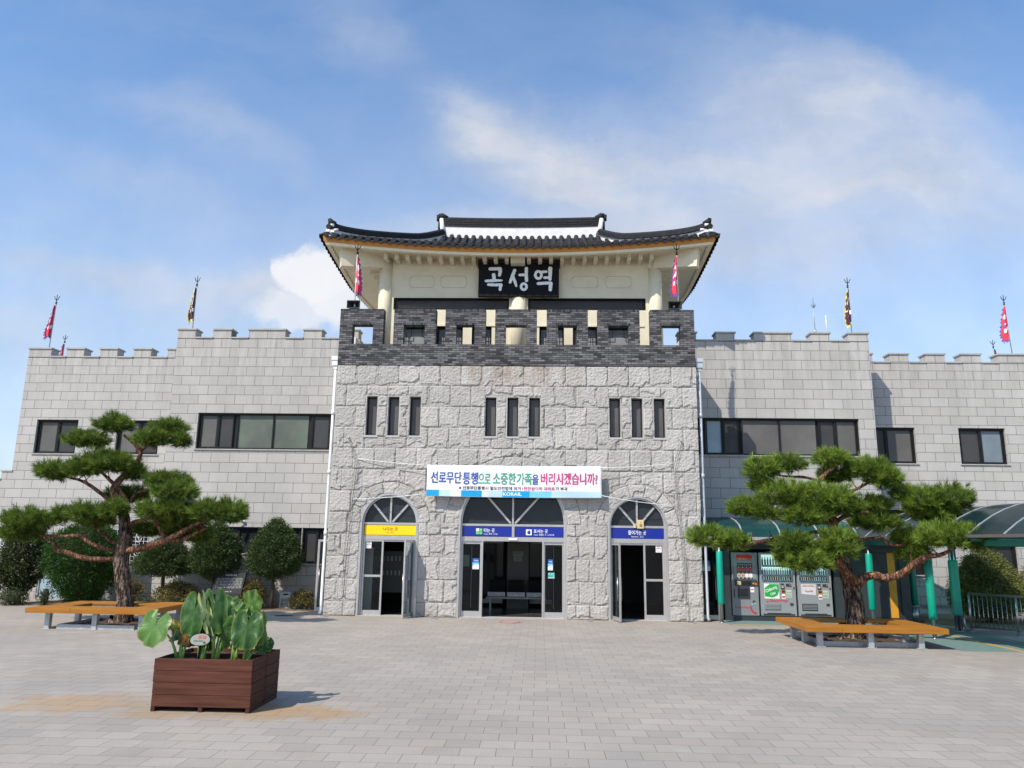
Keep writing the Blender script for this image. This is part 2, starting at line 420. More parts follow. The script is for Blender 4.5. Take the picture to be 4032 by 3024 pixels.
M['bench_x'] = wood('orange_bench_planks', (.27, .110, .016), (.385, .160, .024), 0)
M['bench_y'] = wood('orange_bench_planks_end', (.26, .108, .016), (.375, .155, .024), 1)
M['planter_x'] = wood('brown_stained_boards', (.056, .020, .012), (.120, .044, .028), 0, .7)
M['planter_y'] = wood('brown_stained_boards_side', (.047, .018, .011), (.098, .037, .024), 1, .7)
M['galv'] = simple('galvanised_steel', (.40, .42, .44), .5, metal=.35, var=.2, scale=9)
M['soil'] = simple('dark_soil', (.045, .028, .018), .95, scale=30, col2=(.09, .055, .035), bump=1, bscale=40)
M['mulch'] = simple('leaf_litter_soil', (.10, .075, .05), .95, scale=22, col2=(.20, .16, .115), bump=1, bscale=30)
M['bark'] = None
def bark(name, c1, c2, c3):
    m, n, b = new_mat(name)
    P = world_pos(n)
    v = node(n, 'ShaderNodeTexVoronoi', feature='DISTANCE_TO_EDGE'); mp = node(n, 'ShaderNodeMapping'); mp.inputs['Scale'].default_value = (9, 9, 2.6)
    dd = node(n, 'ShaderNodeTexNoise'); dd.inputs['Scale'].default_value = 9; n.links.new(P, dd.inputs['Vector'])
    vm = node(n, 'ShaderNodeVectorMath', operation='SCALE'); vm.inputs['Scale'].default_value = .05; n.links.new(dd.outputs['Color'], vm.inputs[0])
    va = node(n, 'ShaderNodeVectorMath', operation='ADD'); n.links.new(P, va.inputs[0]); n.links.new(vm.outputs[0], va.inputs[1])
    n.links.new(va.outputs[0], mp.inputs['Vector']); n.links.new(mp.outputs[0], v.inputs['Vector'])
    e = maprange(n, noise_out(n, va.outputs[0], 1.0, 4, .6, (24, 24, 4.2)), .40, .56, 0, 1)
    col = mixc(n, maprange(n, noise_out(n, P, 7, 5), .35, .65, 0, 1), c1, c2)
    col = mixc(n, e, c3, col)
    n.links.new(col, b.inputs['Base Color']); b.inputs['Roughness'].default_value = .9; b.inputs['Specular IOR Level'].default_value = .15
    bp = node(n, 'ShaderNodeBump'); bp.inputs['Strength'].default_value = 1; bp.inputs['Distance'].default_value = .06
    n.links.new(e, bp.inputs['Height']); n.links.new(bp.outputs[0], b.inputs['Normal'])
    return m
M['bark'] = bark('grey_brown_pine_bark', (.13, .095, .075), (.27, .20, .155), (.022, .015, .012))
M['bark_red'] = bark('reddish_pine_bark', (.25, .125, .078), (.38, .205, .13), (.11, .055, .036))
M['twig'] = simple('dark_twig', (.06, .04, .028), .9)
def leafmat(name, ca, cb, rough=.5, trans=.25):
    """foliage: per-leaf tone from the mesh attribute 'tone'"""
    m, n, b = new_mat(name); out = n.nodes['Material Output']
    at = node(n, 'ShaderNodeAttribute'); at.attribute_name = 'tone'
    col = mixc(n, at.outputs['Fac'], ca, cb)
    n.links.new(col, b.inputs['Base Color']); b.inputs['Roughness'].default_value = rough; b.inputs['Specular IOR Level'].default_value = .3
    tl = node(n, 'ShaderNodeBsdfTranslucent'); n.links.new(col, tl.inputs[0])
    mx = node(n, 'ShaderNodeMixShader'); mx.inputs[0].default_value = trans
    n.links.new(b.outputs[0], mx.inputs[1]); n.links.new(tl.outputs[0], mx.inputs[2]); n.links.new(mx.outputs[0], out.inputs[0])
    return m
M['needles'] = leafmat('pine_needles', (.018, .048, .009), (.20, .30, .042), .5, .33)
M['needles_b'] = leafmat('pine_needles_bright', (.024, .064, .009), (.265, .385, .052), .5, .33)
M['yew'] = leafmat('yew_leaves', (.022, .046, .014), (.095, .145, .038), .5, .15)
M['cedar'] = leafmat('arborvitae_leaves', (.012, .048, .006), (.060, .145, .018), .55, .15)
M['olive'] = leafmat('olive_shrub_leaves', (.085, .080, .022), (.26, .20, .055), .6, .2)
M['nandina'] = leafmat('nandina_leaves', (.022, .035, .012), (.095, .125, .040), .5, .25)
M['conifer_r'] = leafmat('olive_yew_leaves', (.055, .075, .018), (.21, .23, .06), .55, .15)
M['taro'] = None

# ------------------------------------------------------------------ writing
def text_mesh(body, bold=0.0, res=3):
    cu = bpy.data.curves.new('lettering', 'FONT'); cu.body = body; cu.offset = bold; cu.resolution_u = res
    o = bpy.data.objects.new('lettering', cu); COL.objects.link(o)
    dg = bpy.context.evaluated_depsgraph_get()
    me = bpy.data.meshes.new_from_object(o.evaluated_get(dg)); me.name = 'lettering'
    bpy.data.objects.remove(o); bpy.data.curves.remove(cu)
    return me
def letters(body, x0, x1, z0, z1, y, mat, parent=None, bold=.0, name='lettering', tilt=0, fn=None, rot180=False):
    """writing lying in a wall plane, scaled to a measured box; fn maps (x, z) to a 3-D point on a curved face"""
    me = text_mesh(body)
    n = len(me.vertices)
    a = np.zeros(n*3); me.vertices.foreach_get('co', a); a = a.reshape(-1, 3)
    mn, mxx = a.min(0), a.max(0)
    X = x0+(a[:, 0]-mn[0])/(mxx[0]-mn[0])*(x1-x0); Z = z0+(a[:, 1]-mn[1])/(mxx[1]-mn[1])*(z1-z0)
    if rot180: X = x0+x1-X; Z = z0+z1-Z
    Z = Z+(X-(x0+x1)/2)*tilt
    off = BASE[parent] if parent is not None else Vector((0, 0, 0))
    if fn: pts = np.array([fn(p, q) for p, q in zip(X, Z)])
    else: pts = np.stack([X, np.full(n, y), Z], 1)
    pts = pts-np.array(off)
    if bold:                                    # thicken the strokes with stacked, slightly shifted layers
        polys = [list(p.vertices) for p in me.polygons]; d = bold*(z1-z0)*.9; V, Fc = [], []
        for k, (ox, oz) in enumerate(((0, 0), (d, 0), (-d, 0), (0, d*.8), (0, -d*.8), (d*.7, d*.6), (-d*.7, -d*.6))):
            V += (pts+np.array([ox, -.0003*k, oz])).tolist(); Fc += [[i+k*n for i in p] for p in polys]
        bpy.data.meshes.remove(me); me = bpy.data.meshes.new('lettering'); me.from_pydata(V, [], Fc)
    else: me.vertices.foreach_set('co', pts.ravel())
    me.materials.clear(); me.materials.append(mat); me.update()
    o = bpy.data.objects.new(name, me); COL.objects.link(o)
    if parent is not None: o.parent = parent
    BASE[o] = off
    return o
def ink(name, c, rough=.5): return simple(name, c, rough, var=.03)
M['ink_blue'] = ink('ink_blue', (.035, .09, .34)); M['ink_green'] = ink('ink_green', (.05, .33, .21)); M['ink_pink'] = ink('ink_pink', (.52, .05, .20))
M['ink_black'] = ink('ink_black', (.03, .03, .03)); M['ink_white'] = ink('ink_white', (.80, .82, .82)); M['ink_brown'] = ink('ink_brown', (.12, .035, .01))
M['ink_red'] = ink('ink_red', (.50, .03, .03))

# ------------------------------------------------------------------ ground
def paving():
    def stain(n, P, sp, col):
        def spot(cx, cy, rx, ry, amt):
            dx = mth(n, 'DIVIDE', mth(n, 'SUBTRACT', sp.outputs[0], cx), rx); dy = mth(n, 'DIVIDE', mth(n, 'SUBTRACT', sp.outputs[1], cy), ry)
            d = mth(n, 'SQRT', mth(n, 'ADD', mth(n, 'MULTIPLY', dx, dx), mth(n, 'MULTIPLY', dy, dy)))
            d = mth(n, 'ADD', d, maprange(n, noise_out(n, P, 2.6, 5), .3, .7, -.35, .35))
            return maprange(n, d, 1.0, .45, 0, amt, True)
        f = spot(-2.3, -11.85, 1.25, .55, .95)
        for a in ((-4.9, -11.6, 1.1, .75, .7), (-3.6, -12.1, .8, .28, .8)): f = mth(n, 'MAXIMUM', f, spot(*a))
        col = mixc(n, mth(n, 'MULTIPLY', f, .9), col, (.36, .235, .12))
        # broad darker patches
        g = maprange(n, noise_out(n, P, .55, 6, .65), .43, .66, 0, .55)
        col = mixc(n, g, col, (.235, .222, .210))
        g = maprange(n, noise_out(n, P, 1.7, 7, .7), .55, .75, 0, .35); col = mixc(n, g, col, (.43, .405, .375))
        sv = node(n, 'ShaderNodeTexVoronoi'); sv.inputs['Scale'].default_value = 3.1; n.links.new(P, sv.inputs['Vector'])
        col = mixc(n, maprange(n, sv.outputs['Distance'], .055, .035, 0, .55, True), col, (.11, .10, .09))
        # damp, dirty edge in front of the doors and reddish dust
        g = mth(n, 'MULTIPLY', maprange(n, sp.outputs[1], -2.6, -.2, 0, 1), maprange(n, noise_out(n, P, .8, 5), .3, .7, .1, .7))
        return mixc(n, g, col, (.34, .285, .235))
    return course_mat('granite_pavers', (0, 1), .841-.356*200, -71.744, .356, .3, .0027, (.318, .286, .248), (.368, .333, .292), (.15, .13, .105),
                      speck=.24, streak=.12, bumpd=.003, rough=.8, stain=stain, warm=(.375, .33, .28))
M['paving'] = paving()
g = MB(); g.add([(-400, -400, 0), (400, -400, 0), (400, 400, 0), (-400, 400, 0)], [(0, 1, 2, 3)])
tag(g.build('plaza_paving', M['paving']), kind='structure')
g = MB()
g.prism([(-11.1, 1.28), (-7.5, 1.12), (-5.6, 1.22), (-5.6, 2.5), (-11.1, 3.55)], 'z', .0, .03)
g.prism([(-15.0, 1.35), (-12.0, 1.6), (-11.1, 1.3), (-11.1, 3.5), (-14.2, 3.5)], 'z', .0, .028)
tag(g.build('planting_bed_soil', M['mulch']), kind='structure')
g = MB(); g.prism([(11.7, .2), (12.2, -.55), (13.4, -1.4), (19, -2.2), (19, 3.59), (11.2, 3.59), (11.2, 1.2)], 'z', 0, .035)
tag(g.build('side_bed_soil', M['mulch']), kind='structure')
M['green_floor'] = simple('worn_green_floor_paint', (.10, .20, .185), .7, scale=5, col2=(.17, .235, .215), bump=.15)
M['yellow_line'] = simple('worn_yellow_line_paint', (.52, .33, .07), .7, scale=9, col2=(.38, .27, .10))
g = MB()
g.prism([(5.7, -.62), (9.25, -.62), (9.25, -5.0), (11.55, -5.0), (11.55, .3), (11.1, .9), (10.9, .62), (5.7, .62)], 'z', .001, .004)
tag(g.build('green_walkway_floor', M['green_floor']), kind='structure')
g = MB(); g.box(5.75, 9.35, -.60, -.50, .0045, .008); g.box(10.42, 10.54, -4.95, -.5, .0045, .008)
tag(g.build('yellow_guide_line', M['yellow_line']), kind='structure')

# ------------------------------------------------------------------ station building
ST = thing('station_building', 'wide grey granite railway station with tiled pavilion over its rock-faced centre block', 'building')

def vnoise(x, z, s, seed):
    xi, zi = x/s, z/s
    i, j = np.floor(xi).astype(np.int64), np.floor(zi).astype(np.int64)
    fx, fz = xi-i, zi-j; fx = fx*fx*(3-2*fx); fz = fz*fz*(3-2*fz)
    def h(a, b):
        q = (a*374761393+b*668265263+seed*1442695041) & 0x7fffffff
        q = (q ^ (q >> 13))*1274126177 & 0x7fffffff
        return ((q ^ (q >> 16)) & 0xffff)/65535.
    return (h(i, j)*(1-fx)+h(i+1, j)*fx)*(1-fz)+(h(i, j+1)*(1-fx)+h(i+1, j+1)*fx)*fz
WX = 5.15; ZT = 6.985
SLITS = [c+d for c, ds in ((0, None),) for d in (-4.095, -3.465, -2.845, -.68, -.055, .565, 2.84, 3.465, 4.095)]
SW, SZ0, SZ1 = .175, 4.915, 6.085
ARCH = [(-3.435, .80, .33, 7), (-.01, 1.48, .40, 11), (3.42, .80, .33, 7)]
SPR = 2.5
def rock_wall():
    st = .0165
    xs = np.arange(-WX, WX+1e-6, st); zs = np.arange(0, ZT+1e-6, ZT/round(ZT/st))
    X, Z = np.meshgrid(xs, zs)
    k = np.floor((ZT-Z)/.6).astype(int)
    zt = ZT-k*.6; zb = np.maximum(zt-.6, 0)
    jit = (k*7919 % 5)*.0
    offx = np.where(k % 2 == 0, 0.0, .3)
    i = np.floor((X+WX-offx)/.6).astype(int)
    xa = -WX+offx+i*.6; xb = xa+.6
    cid = k*1000+i+10
    # window groups: half courses above / below the slits, narrow stones between them
    for c in (-3.47, -.058, 3.467):
        ga, gb = c-.80, c+.80
        ing = (X > ga) & (X < gb)
        up_ = ing & (k == 1) & (Z > 6.09); dn_ = ing & (k == 3+0) & (Z < 4.91)
        zb = np.where(up_, 6.09, zb); zt = np.where(dn_, 4.91, zt)
        mid = (X > ga-.0) & (X < gb+.0) & (Z <= 6.09) & (Z >= 4.91)
        zt = np.where(mid & (k == 1), 6.09, zt); zb = np.where(mid & (k == 3), 4.91, zb)
        edges = [c-.62-SW, c-.62+SW, c-SW, c+SW, c+.62-SW, c+.62+SW]
        for a, b_ in ((edges[1], edges[2]), (edges[3], edges[4])):
            pm = mid & (X > a) & (X < b_)
            xa = np.where(pm, a, xa); xb = np.where(pm, b_, xb); cid = np.where(pm, k*1000+int(a*50)+600, cid)
        cid = np.where(up_, cid+50000, cid); cid = np.where(dn_, cid+90000, cid)
    # lower piers: stones fitted between the openings
    piers = [(-WX, -4.25), (-2.62, -1.5), (1.48, 2.61), (4.23, WX)]
    low = Z < 2.79
    for a, b_ in piers:
        w = b_-a; n2 = 2 if w > 1.0 or True else 1
        pm = low & (X >= a-.02) & (X <= b_+.02)
        n_ = 3 if w > 1.05 else 2
        fr = np.where(k % 2 == 0, .42, .60)
        if n_ == 3:
            e1, e2 = a+w*np.where(k % 2 == 0, .30, .22), a+w*np.where(k % 2 == 0, .68, .55)
            xa_ = np.where(X < e1, a, np.where(X < e2, e1, e2)); xb_ = np.where(X < e1, e1, np.where(X < e2, e2, b_))
            ii = np.where(X < e1, 0, np.where(X < e2, 1, 2))
        else:
            e1 = a+w*fr; xa_ = np.where(X < e1, a, e1); xb_ = np.where(X < e1, e1, b_); ii = np.where(X < e1, 0, 1)
        xa = np.where(pm, xa_, xa); xb = np.where(pm, xb_, xb); cid = np.where(pm, k*1000+ii+int((a+6)*40)+200000, cid)
    dl, dr, dt, db = X-xa, xb-X, zt-Z, Z-zb
    # voussoir rings
    for q, (cx, r, w, nv) in enumerate(ARCH):
        rad = np.hypot(X-cx, Z-SPR); th = np.arctan2(Z-SPR, X-cx)
        ring = (Z > SPR) & (rad < r+w) & (rad > r-.1)
        out = (Z > SPR-.0) & (rad >= r+w) & (rad < r+w+.7)
        t = np.clip(th/np.pi*nv, 0, nv-1e-6); ti = np.floor(t).astype(int); tf = (t-ti)
        arc = np.pi*rad/nv
        dl = np.where(ring, (1-tf)*arc, dl); dr = np.where(ring, tf*arc, dr)
        dt = np.where(ring, r+w-rad, dt); db = np.where(ring, rad-r+.01, db)
        cid = np.where(ring, 400000+q*100+ti, cid)
        eo = rad-(r+w); db = np.where(out, np.minimum(db, eo), db)
    rs = np.random.RandomState(3); tab = rs.rand(4096, 6)
    hv = (cid*2654435761 & 0xfffffff) % 4096
    A = tab[hv]
    n1 = vnoise(X, Z, .11, 1); n2 = vnoise(X, Z, .045, 2); n3 = vnoise(X, Z, .023, 5); n4 = vnoise(X*.7, Z*1.6, .05, 9)
    ss = lambda v: np.clip(v, 0, 1)**2*(3-2*np.clip(v, 0, 1))
    H = .026+.022*A[:, :, 0]
    wr = .02+.13*A[:, :, 1]; wb = .02+.15*A[:, :, 2]
    wl = .010+.012*A[:, :, 3]; wt = .008+.010*A[:, :, 4]
    Fl = ss((dl-.004)/wl); Ft = ss((dt-.004)/wt)
    Fr0 = ss((dr-.004)/.010); Fb0 = ss((db-.004)/.010)
    Fr = ss((dr-.006-wr*np.clip(2.6*vnoise(X, Z, .19, 21)-1.12, 0, 1.1))/.018+.5*(n2-.5)); Fb = ss((db-.006-wb*np.clip(2.6*vnoise(X, Z, .17, 4)-.92, 0, 1.1))/.018+.5*(n2-.5))
    lo = .34
    h = H*Fl*Ft*Fr0*Fb0*(lo+(1-lo)*Fr)*(lo+(1-lo)*Fb)
    tilt = (A[:, :, 3]-.5)*.05*(dl-dr)+(A[:, :, 5]-.5)*.05*(dt-db)
    msk = Fl*Ft*Fr0*Fb0
    h = h+msk*(tilt*.25+.013*(n2-.5)+.012*(n3-.5)+.012*(abs(n4-.5)*2-.5)+.006*(n1-.5))
    j = (np.minimum(np.minimum(dl, dr), np.minimum(dt, db)) < .006)
    h = np.where(j, -.004, np.maximum(h, .001))
    Y = -h
    ny, nx = X.shape
    V = np.stack([X, Y, Z], -1).reshape(-1, 3)
    idx = np.arange(ny*nx).reshape(ny, nx)
    q = np.stack([idx[:-1, :-1], idx[:-1, 1:], idx[1:, 1:], idx[1:, :-1]], -1).reshape(-1, 4)
    cx_, cz_ = (X[:-1, :-1]+st/2).ravel(), (Z[:-1, :-1]+st/2).ravel()
    keep = np.ones(len(q), bool)
    for s in SLITS: keep &= ~((abs(cx_-s) < SW) & (cz_ > SZ0) & (cz_ < SZ1))
    for c, r, w, nv in ARCH:
        keep &= ~((abs(cx_-c) < r) & (cz_ < SPR)); keep &= ~((np.hypot(cx_-c, cz_-SPR) < r) & (cz_ >= SPR))
    q = q[keep]
    me = bpy.data.meshes.new('rock_faced_wall')
    me.vertices.add(len(V)); me.vertices.foreach_set('co', V.ravel())
    me.loops.add(len(q)*4); me.loops.foreach_set('vertex_index', q.ravel())
    me.polygons.add(len(q)); me.polygons.foreach_set('loop_start', np.arange(len(q))*4)
    me.update(calc_edges=True); me.validate(); me.materials.append(M['rock'])
    md = np.minimum(np.minimum(dl, dr), np.minimum(dt, db)); jt = 1-np.clip((md-.003)/.012, 0, 1)
    for nm_, val in (('stone_tone', A[:, :, 5]), ('joint', jt)):
        at = me.attributes.new(nm_, 'FLOAT', 'POINT'); at.data.foreach_set('value', val.ravel().astype(np.float32))
    o = bpy.data.objects.new('rock_faced_wall', me); COL.objects.link(o); o.parent = ST; BASE[o] = Vector((0, 0, 0))
    return o
rock_wall()
b = MB()    # body of the block behind the stone face: sides, roof deck, back, inner lining
b.add([(-WX, 0, 0), (-WX, 9, 0), (-WX, 9, 7.4), (-WX, 0, 7.4)], [(0, 3, 2, 1)])
b.add([(WX, 0, 0), (WX, 9, 0), (WX, 9, 7.4), (WX, 0, 7.4)], [(0, 1, 2, 3)])
b.build('block_side_wall', M['wing_side'], ST)
b = MB(); b.box(-WX+.02, WX-.02, .25, 9, 7.28, 7.36); b.build('roof_deck', M['coping'], ST)
b = MB(); b.box(-WX, WX, 9, 9.2, 0, 8.0); b.build('back_wall', M['smooth_granite'], ST)

# narrow slit windows
def rect_frame(b, x0, x1, z0, z1, w, y0, y1, mi=0):
    b.box(x0, x0+w, y0, y1, z0, z1, mi); b.box(x1-w, x1, y0, y1, z0, z1, mi)
    b.box(x0+w, x1-w, y0, y1, z1-w, z1, mi); b.box(x0+w, x1-w, y0, y1, z0, z0+w, mi)
for s in SLITS:
    f = MB(); rect_frame(f, s-SW-.015, s+SW+.015, SZ0-.005, SZ1+.015, .035, -.02, .22)
    w = f.build('window', M['smooth_granite'], ST)
    f = MB(); rect_frame(f, s-SW+.022, s+SW-.022, SZ0+.032, SZ1-.022, .035, .12, .19); f.build('frame', M['dark_frame'], w)
    f = MB(); f.box(s-SW+.058, s+SW-.058, .16, .17, SZ0+.068, SZ1-.058); f.build('pane', M['pane_mid'], w)
    f = MB(); f.box(s-SW-.03, s+SW+.03, -.05, .05, SZ0-.03, SZ0-.006); f.build('sill', M['smooth_granite'], w)

# arched doorways
def arch_ring(b, cx, r0, r1, y0, y1, n=40, mi=0, a0=0, a1=math.pi, jamb=0):
    vs, fs = [], []
    for k in range(n+1):
        t = a0+(a1-a0)*k/n
        for r, y in ((r0, y0), (r1, y0), (r1, y1), (r0, y1)): vs.append((cx+math.cos(t)*r, y, SPR+math.sin(t)*r))
    for k in range(n):
        for j in range(4): fs.append((k*4+j, k*4+(j+1) % 4, (k+1)*4+(j+1) % 4, (k+1)*4+j))
    b.add(vs, fs, mi)
    if jamb:
        for s in (-1, 1):
            xa, xb = sorted((cx+s*r0, cx+s*r1)); b.box(xa, xb, y0, y1, 0, SPR, mi)
def fan(b, cx, r, y, n=40):
    vs = [(cx, y, SPR)]+[(cx+math.cos(math.pi*k/n)*r, y, SPR+math.sin(math.pi*k/n)*r) for k in range(n+1)]
    b.add(vs, [(0, k+1, k+2) for k in range(n)])
def doorway(cx, r, kind):
    b = MB(); arch_ring(b, cx, r-.035, r+.022, -.022, .06, jamb=1); arch_ring(b, cx, r-.075, r-.036, .05, .26, jamb=1)
    d = b.build('arched_doorway', M['alu'], ST)
    b = MB(); ri = r-.076
    b.box(cx-ri, cx+ri, .10, .20, SPR-.05, SPR+.01); b.box(cx-ri, cx+ri, .10, .24, 2.04, 2.16)
    b.box(cx-.025, cx+.025, .115, .175, SPR+.01, SPR+ri)
    L = ri-.02
    for s in (-1, 1):
        a = R(47)
        b.bar((cx+s*.06, .145, SPR+.03), (cx+s*math.cos(a)*L, .145, SPR+math.sin(a)*L), .055, .055, upv=(0, 1, 0))
    b.build('transom_frame', M['alu'], d)
    b = MB(); fan(b, cx, ri, .17); b.build('fanlight_glass', M['fanglass'], d)
    return d, ri
def leaf(b, bg_, p0, p1, z0, z1, w=.05, kick=.10, th=.04):
    """glazed door leaf between two plan points"""
    a0, a1 = Vector((p0[0], p0[1], 0)), Vector((p1[0], p1[1], 0)); d = (a1-a0).normalized(); Lg = (a1-a0).length
    def pt(t, z): q = a0+d*t; return (q.x, q.y, z)
    b.bar(pt(w/2, z0), pt(w/2, z1), w, th, upv=(d.y, -d.x, 0)); b.bar(pt(Lg-w/2, z0), pt(Lg-w/2, z1), w, th, upv=(d.y, -d.x, 0))
    b.bar(pt(w, z1-w/2), pt(Lg-w, z1-w/2), th, w); b.bar(pt(w, z0+kick/2), pt(Lg-w, z0+kick/2), th, kick)
    bg_.add([pt(w, z0+kick), pt(Lg-w, z0+kick), pt(Lg-w, z1-w), pt(w, z1-w)], [(0, 1, 2, 3)])
def side_entry(cx, mirror):
    r = .80; d, ri = doorway(cx, r, 'side'); s = mirror
    xA, xB = cx-s*ri, cx+s*ri                      # xA: fixed light side, xB: opening side
    xm = cx-s*.16
    b = MB(); lo, hi = sorted((xA, xm)); rect_frame(b, lo, hi, 0, 2.04, .05, .11, .18); b.box(lo+.05, hi-.05, .11, .18, .05, .15); b.box(lo+.05, hi-.05, .12, .17, 1.03, 1.09)
    b.build('fixed_light_frame', M['alu'], d)
    b = MB(); b.add([(lo+.05, .145, .15), (hi-.05, .145, .15), (hi-.05, .145, 1.99), (lo+.05, .145, 1.99)], [(0, 1, 2, 3)]); b.build('side_glass', M['glass'], d)
    b, g2 = MB(), MB(); leaf(b, g2, (xB, .10), (xB-s*.17, -.57), 0.02, 2.03)
    o = b.build('open_door', M['alu'], d); g2.build('door_glass', M['glass'], o)
    b = MB()
    for off in (-.05, .05):
        px, py = xB-s*.155+off*1.0, -.47
        b.tube([(px, py, .55), (px, py, 1.15)], .014, 8)
        for z in (.68, 1.02): b.tube([(xB-s*.150, -.47, z), (px, py, z)], .008, 6)
    b.build('pull_handle', M['steel'], o)
    b = MB(); b.box(min(xm, xB), max(xm, xB), .13, .2, 1.99, 2.04)
    b.build('door_head', M['alu'], d)
    return d
side_entry(-3.435, 1); side_entry(3.42, -1)
d, ri = doorway(-.01, 1.48, 'centre')
b = MB(); b.box(-.035, .035, .09, .2, 2.16, SPR-.05)
b.build('sign_mullion', M['alu'], d)
for s in (-1, 1):
    xo, xi = -.01+s*ri, -.01+s*.86
    b, g2 = MB(), MB(); lo, hi = sorted((xo, xi)); rect_frame(b, lo, hi, 0.0, 2.04, .035, .13, .2); b.box(lo+.035, hi-.035, .13, .2, .035, .17); b.box(lo+.035, hi-.035, .14, .19, 1.96, 2.005)
    xi2 = xi-s*.045; l2, h2 = sorted((xi, xi2)); b.box(l2+.002, h2, .10, .24, 0, 2.04)
    o = b.build('sliding_door', M['alu'], d)
    g2.add([(lo+.035, .165, .17), (hi-.035, .165, .17), (hi-.035, .165, 1.96), (lo+.035, .165, 1.96)], [(0, 1, 2, 3)]); g2.build('door_glass', M['glass'], o)
    b = MB(); c = (lo+hi)/2+s*.0; b.box(c-.008, c+.008, .185, .2, .25, 1.9); b.build('glass_joint', M['galv'], o)
b = MB(); b.box(-.12, .12, .02, .09, 2.07, 2.12); b.build('door_sensor', M['white'], d, bevel=.01)
b = MB()
for xa, xb in ((-4.2, -2.68), (-1.42, 1.4), (2.66, 4.18)): b.box(xa, xb, -.02, .30, .001, .022)
b.build('threshold', M['smooth_granite'], ST)

# entrance hall seen through the doors
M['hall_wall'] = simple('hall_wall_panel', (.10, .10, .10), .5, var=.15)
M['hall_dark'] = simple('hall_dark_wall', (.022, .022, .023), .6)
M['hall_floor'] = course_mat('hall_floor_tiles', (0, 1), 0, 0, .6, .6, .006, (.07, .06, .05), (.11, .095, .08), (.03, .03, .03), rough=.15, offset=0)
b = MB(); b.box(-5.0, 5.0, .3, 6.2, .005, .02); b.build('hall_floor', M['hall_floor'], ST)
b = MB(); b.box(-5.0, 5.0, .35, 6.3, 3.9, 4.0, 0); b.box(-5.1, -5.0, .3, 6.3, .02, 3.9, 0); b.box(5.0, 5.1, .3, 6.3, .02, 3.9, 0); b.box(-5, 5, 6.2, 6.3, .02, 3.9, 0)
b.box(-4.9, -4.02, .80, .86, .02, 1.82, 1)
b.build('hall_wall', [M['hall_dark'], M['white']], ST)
b = MB(); b.box(-.27, .40, 3.0, 3.5, .02, 3.9); b.build('hall_pillar', M['hall_wall'], ST)
b = MB()
for k in range(2):
    for j in range(7): b.box(-4.2+.12*j, -4.16+.12*j, 2.0, 2.03, 1.0+k*.42, 1.14+k*.42)
b.build('key_rack_tags', M['galv'], ST)
b = MB(); b.box(-4.25, -3.3, 2.05, 2.1, .5, 1.7); b.build('key_rack', M['hall_wall'], ST)
for x in (-1.15, .42):
    b = MB(); b.box(x, x+.72, 3.7, 3.75, .25, 2.0); b.build('inner_door', M['pane_black'], ST)
    b = MB(); b.box(x, x+.72, 3.66, 3.69, 1.98, 2.06); b.build('inner_door_rail', M['galv'], ST)
    b = MB(); b.box(x, x+.72, 3.66, 3.69, .12, .25); b.build('inner_door_rail', M['galv'], ST)

# brick parapet with merlons and square openings
def parapet():
    b = MB(); y0, y1 = -.035, .245
    zc, zt = 7.622, 8.612
    b.box(-WX-.012, WX-.0, y0, y1, ZT+.004, zc)
    mer = [(-5.16, -3.875), (-3.573, -2.334), (-2.058, -.882), (-.602, .614), (.899, 2.092), (2.375, 3.585), (3.89, 5.15)]
    opn = [(-4.784, -4.177), (-3.279, -2.655), (-1.731, -1.202), (-.292, .311), (1.224, 1.771), (2.682, 3.264), (4.212, 4.749)]
    zo = 8.205
    for (a, c), (p, q) in zip(mer, opn):
        b.box(a, p, y0, y1, zc, zt); b.box(q, c, y0, y1, zc, zt); b.box(p, q, y0, y1, zo+.07, zt); b.box(p-.05, q+.05, y0-.004, y1+.004, zo, zo+.07, 1)
        b.box(a-.0, c+.0, y0-.006, y1+.006, zt, zt+.07, 1)
    b.build('brick_parapet', [M['brick'], M['brick_soldier']], ST)
M['brick_soldier'] = course_mat('dark_brick_soldier', (0, 2), -30, 8.0, .063, .5, .008, (.022, .022, .027), (.11, .11, .125), (.035, .035, .038), speck=.35, streak=.2, bumpd=.008, rough=.85, offset=0)
parapet()
b = MB()
for s in (-1, 1):
    x0, x1 = sorted((s*WX, s*(WX-.22))); b.box(x0, x1, .25, 9.0, ZT, 7.62)
    for k in range(5): b.box(x0, x1, 1.0+k*1.7, 2.0+k*1.7, 7.62, 8.1)
b.build('side_parapet', M['plaster'], ST)

# pavilion
def colbox(name, mat, *bx):
    b = MB()
    for q in bx: b.box(*q)
    return b.build(name, mat, ST)
PY = 1.5
def wx(x): return x
def wz(z): return z
b = MB()
b.box(-4.02, 4.12, PY, PY+.25, wz(9.53), 10.83)                                    # upper wall
b.box(-4.02, 4.12, PY, PY+.25, wz(8.62), wz(9.14))                                     # band between lattice strip and windows
b.box(-4.02, wx(-3.92), PY, PY+.25, wz(9.14), wz(9.53)); b.box(wx(3.99), 4.12, PY, PY+.25, wz(9.14), wz(9.53)); b.box(wx(-.27), wx(.32), PY, PY+.25, wz(9.14), wz(9.53))
WIN = [(wx(p), wx(q)) for p, q in ((-3.70, -2.62), (-2.52, -1.70), (-1.42, -.80), (.68, 1.45), (1.72, 2.48), (2.60, 3.68))]
prev = -4.02
for a, c in WIN: b.box(prev, a, PY, PY+.25, 7.36, wz(8.62)); prev = c
b.box(prev, 4.12, PY, PY+.25, 7.36, wz(8.62))
b.box(-4.2, -3.97, PY+.2, 7.3, 7.36, 10.83); b.box(4.0, 4.24, PY+.2, 7.3, 7.36, 10.83); b.box(-4.0, 4.0, 7.1, 7.35, 7.36, 10.83)
b.box(-3.90, 3.92, PY-.03, PY-.001, wz(8.60), wz(8.66))
b.build('pavilion_wall', M['cream'], ST)
b = MB()       # raised panel outlines
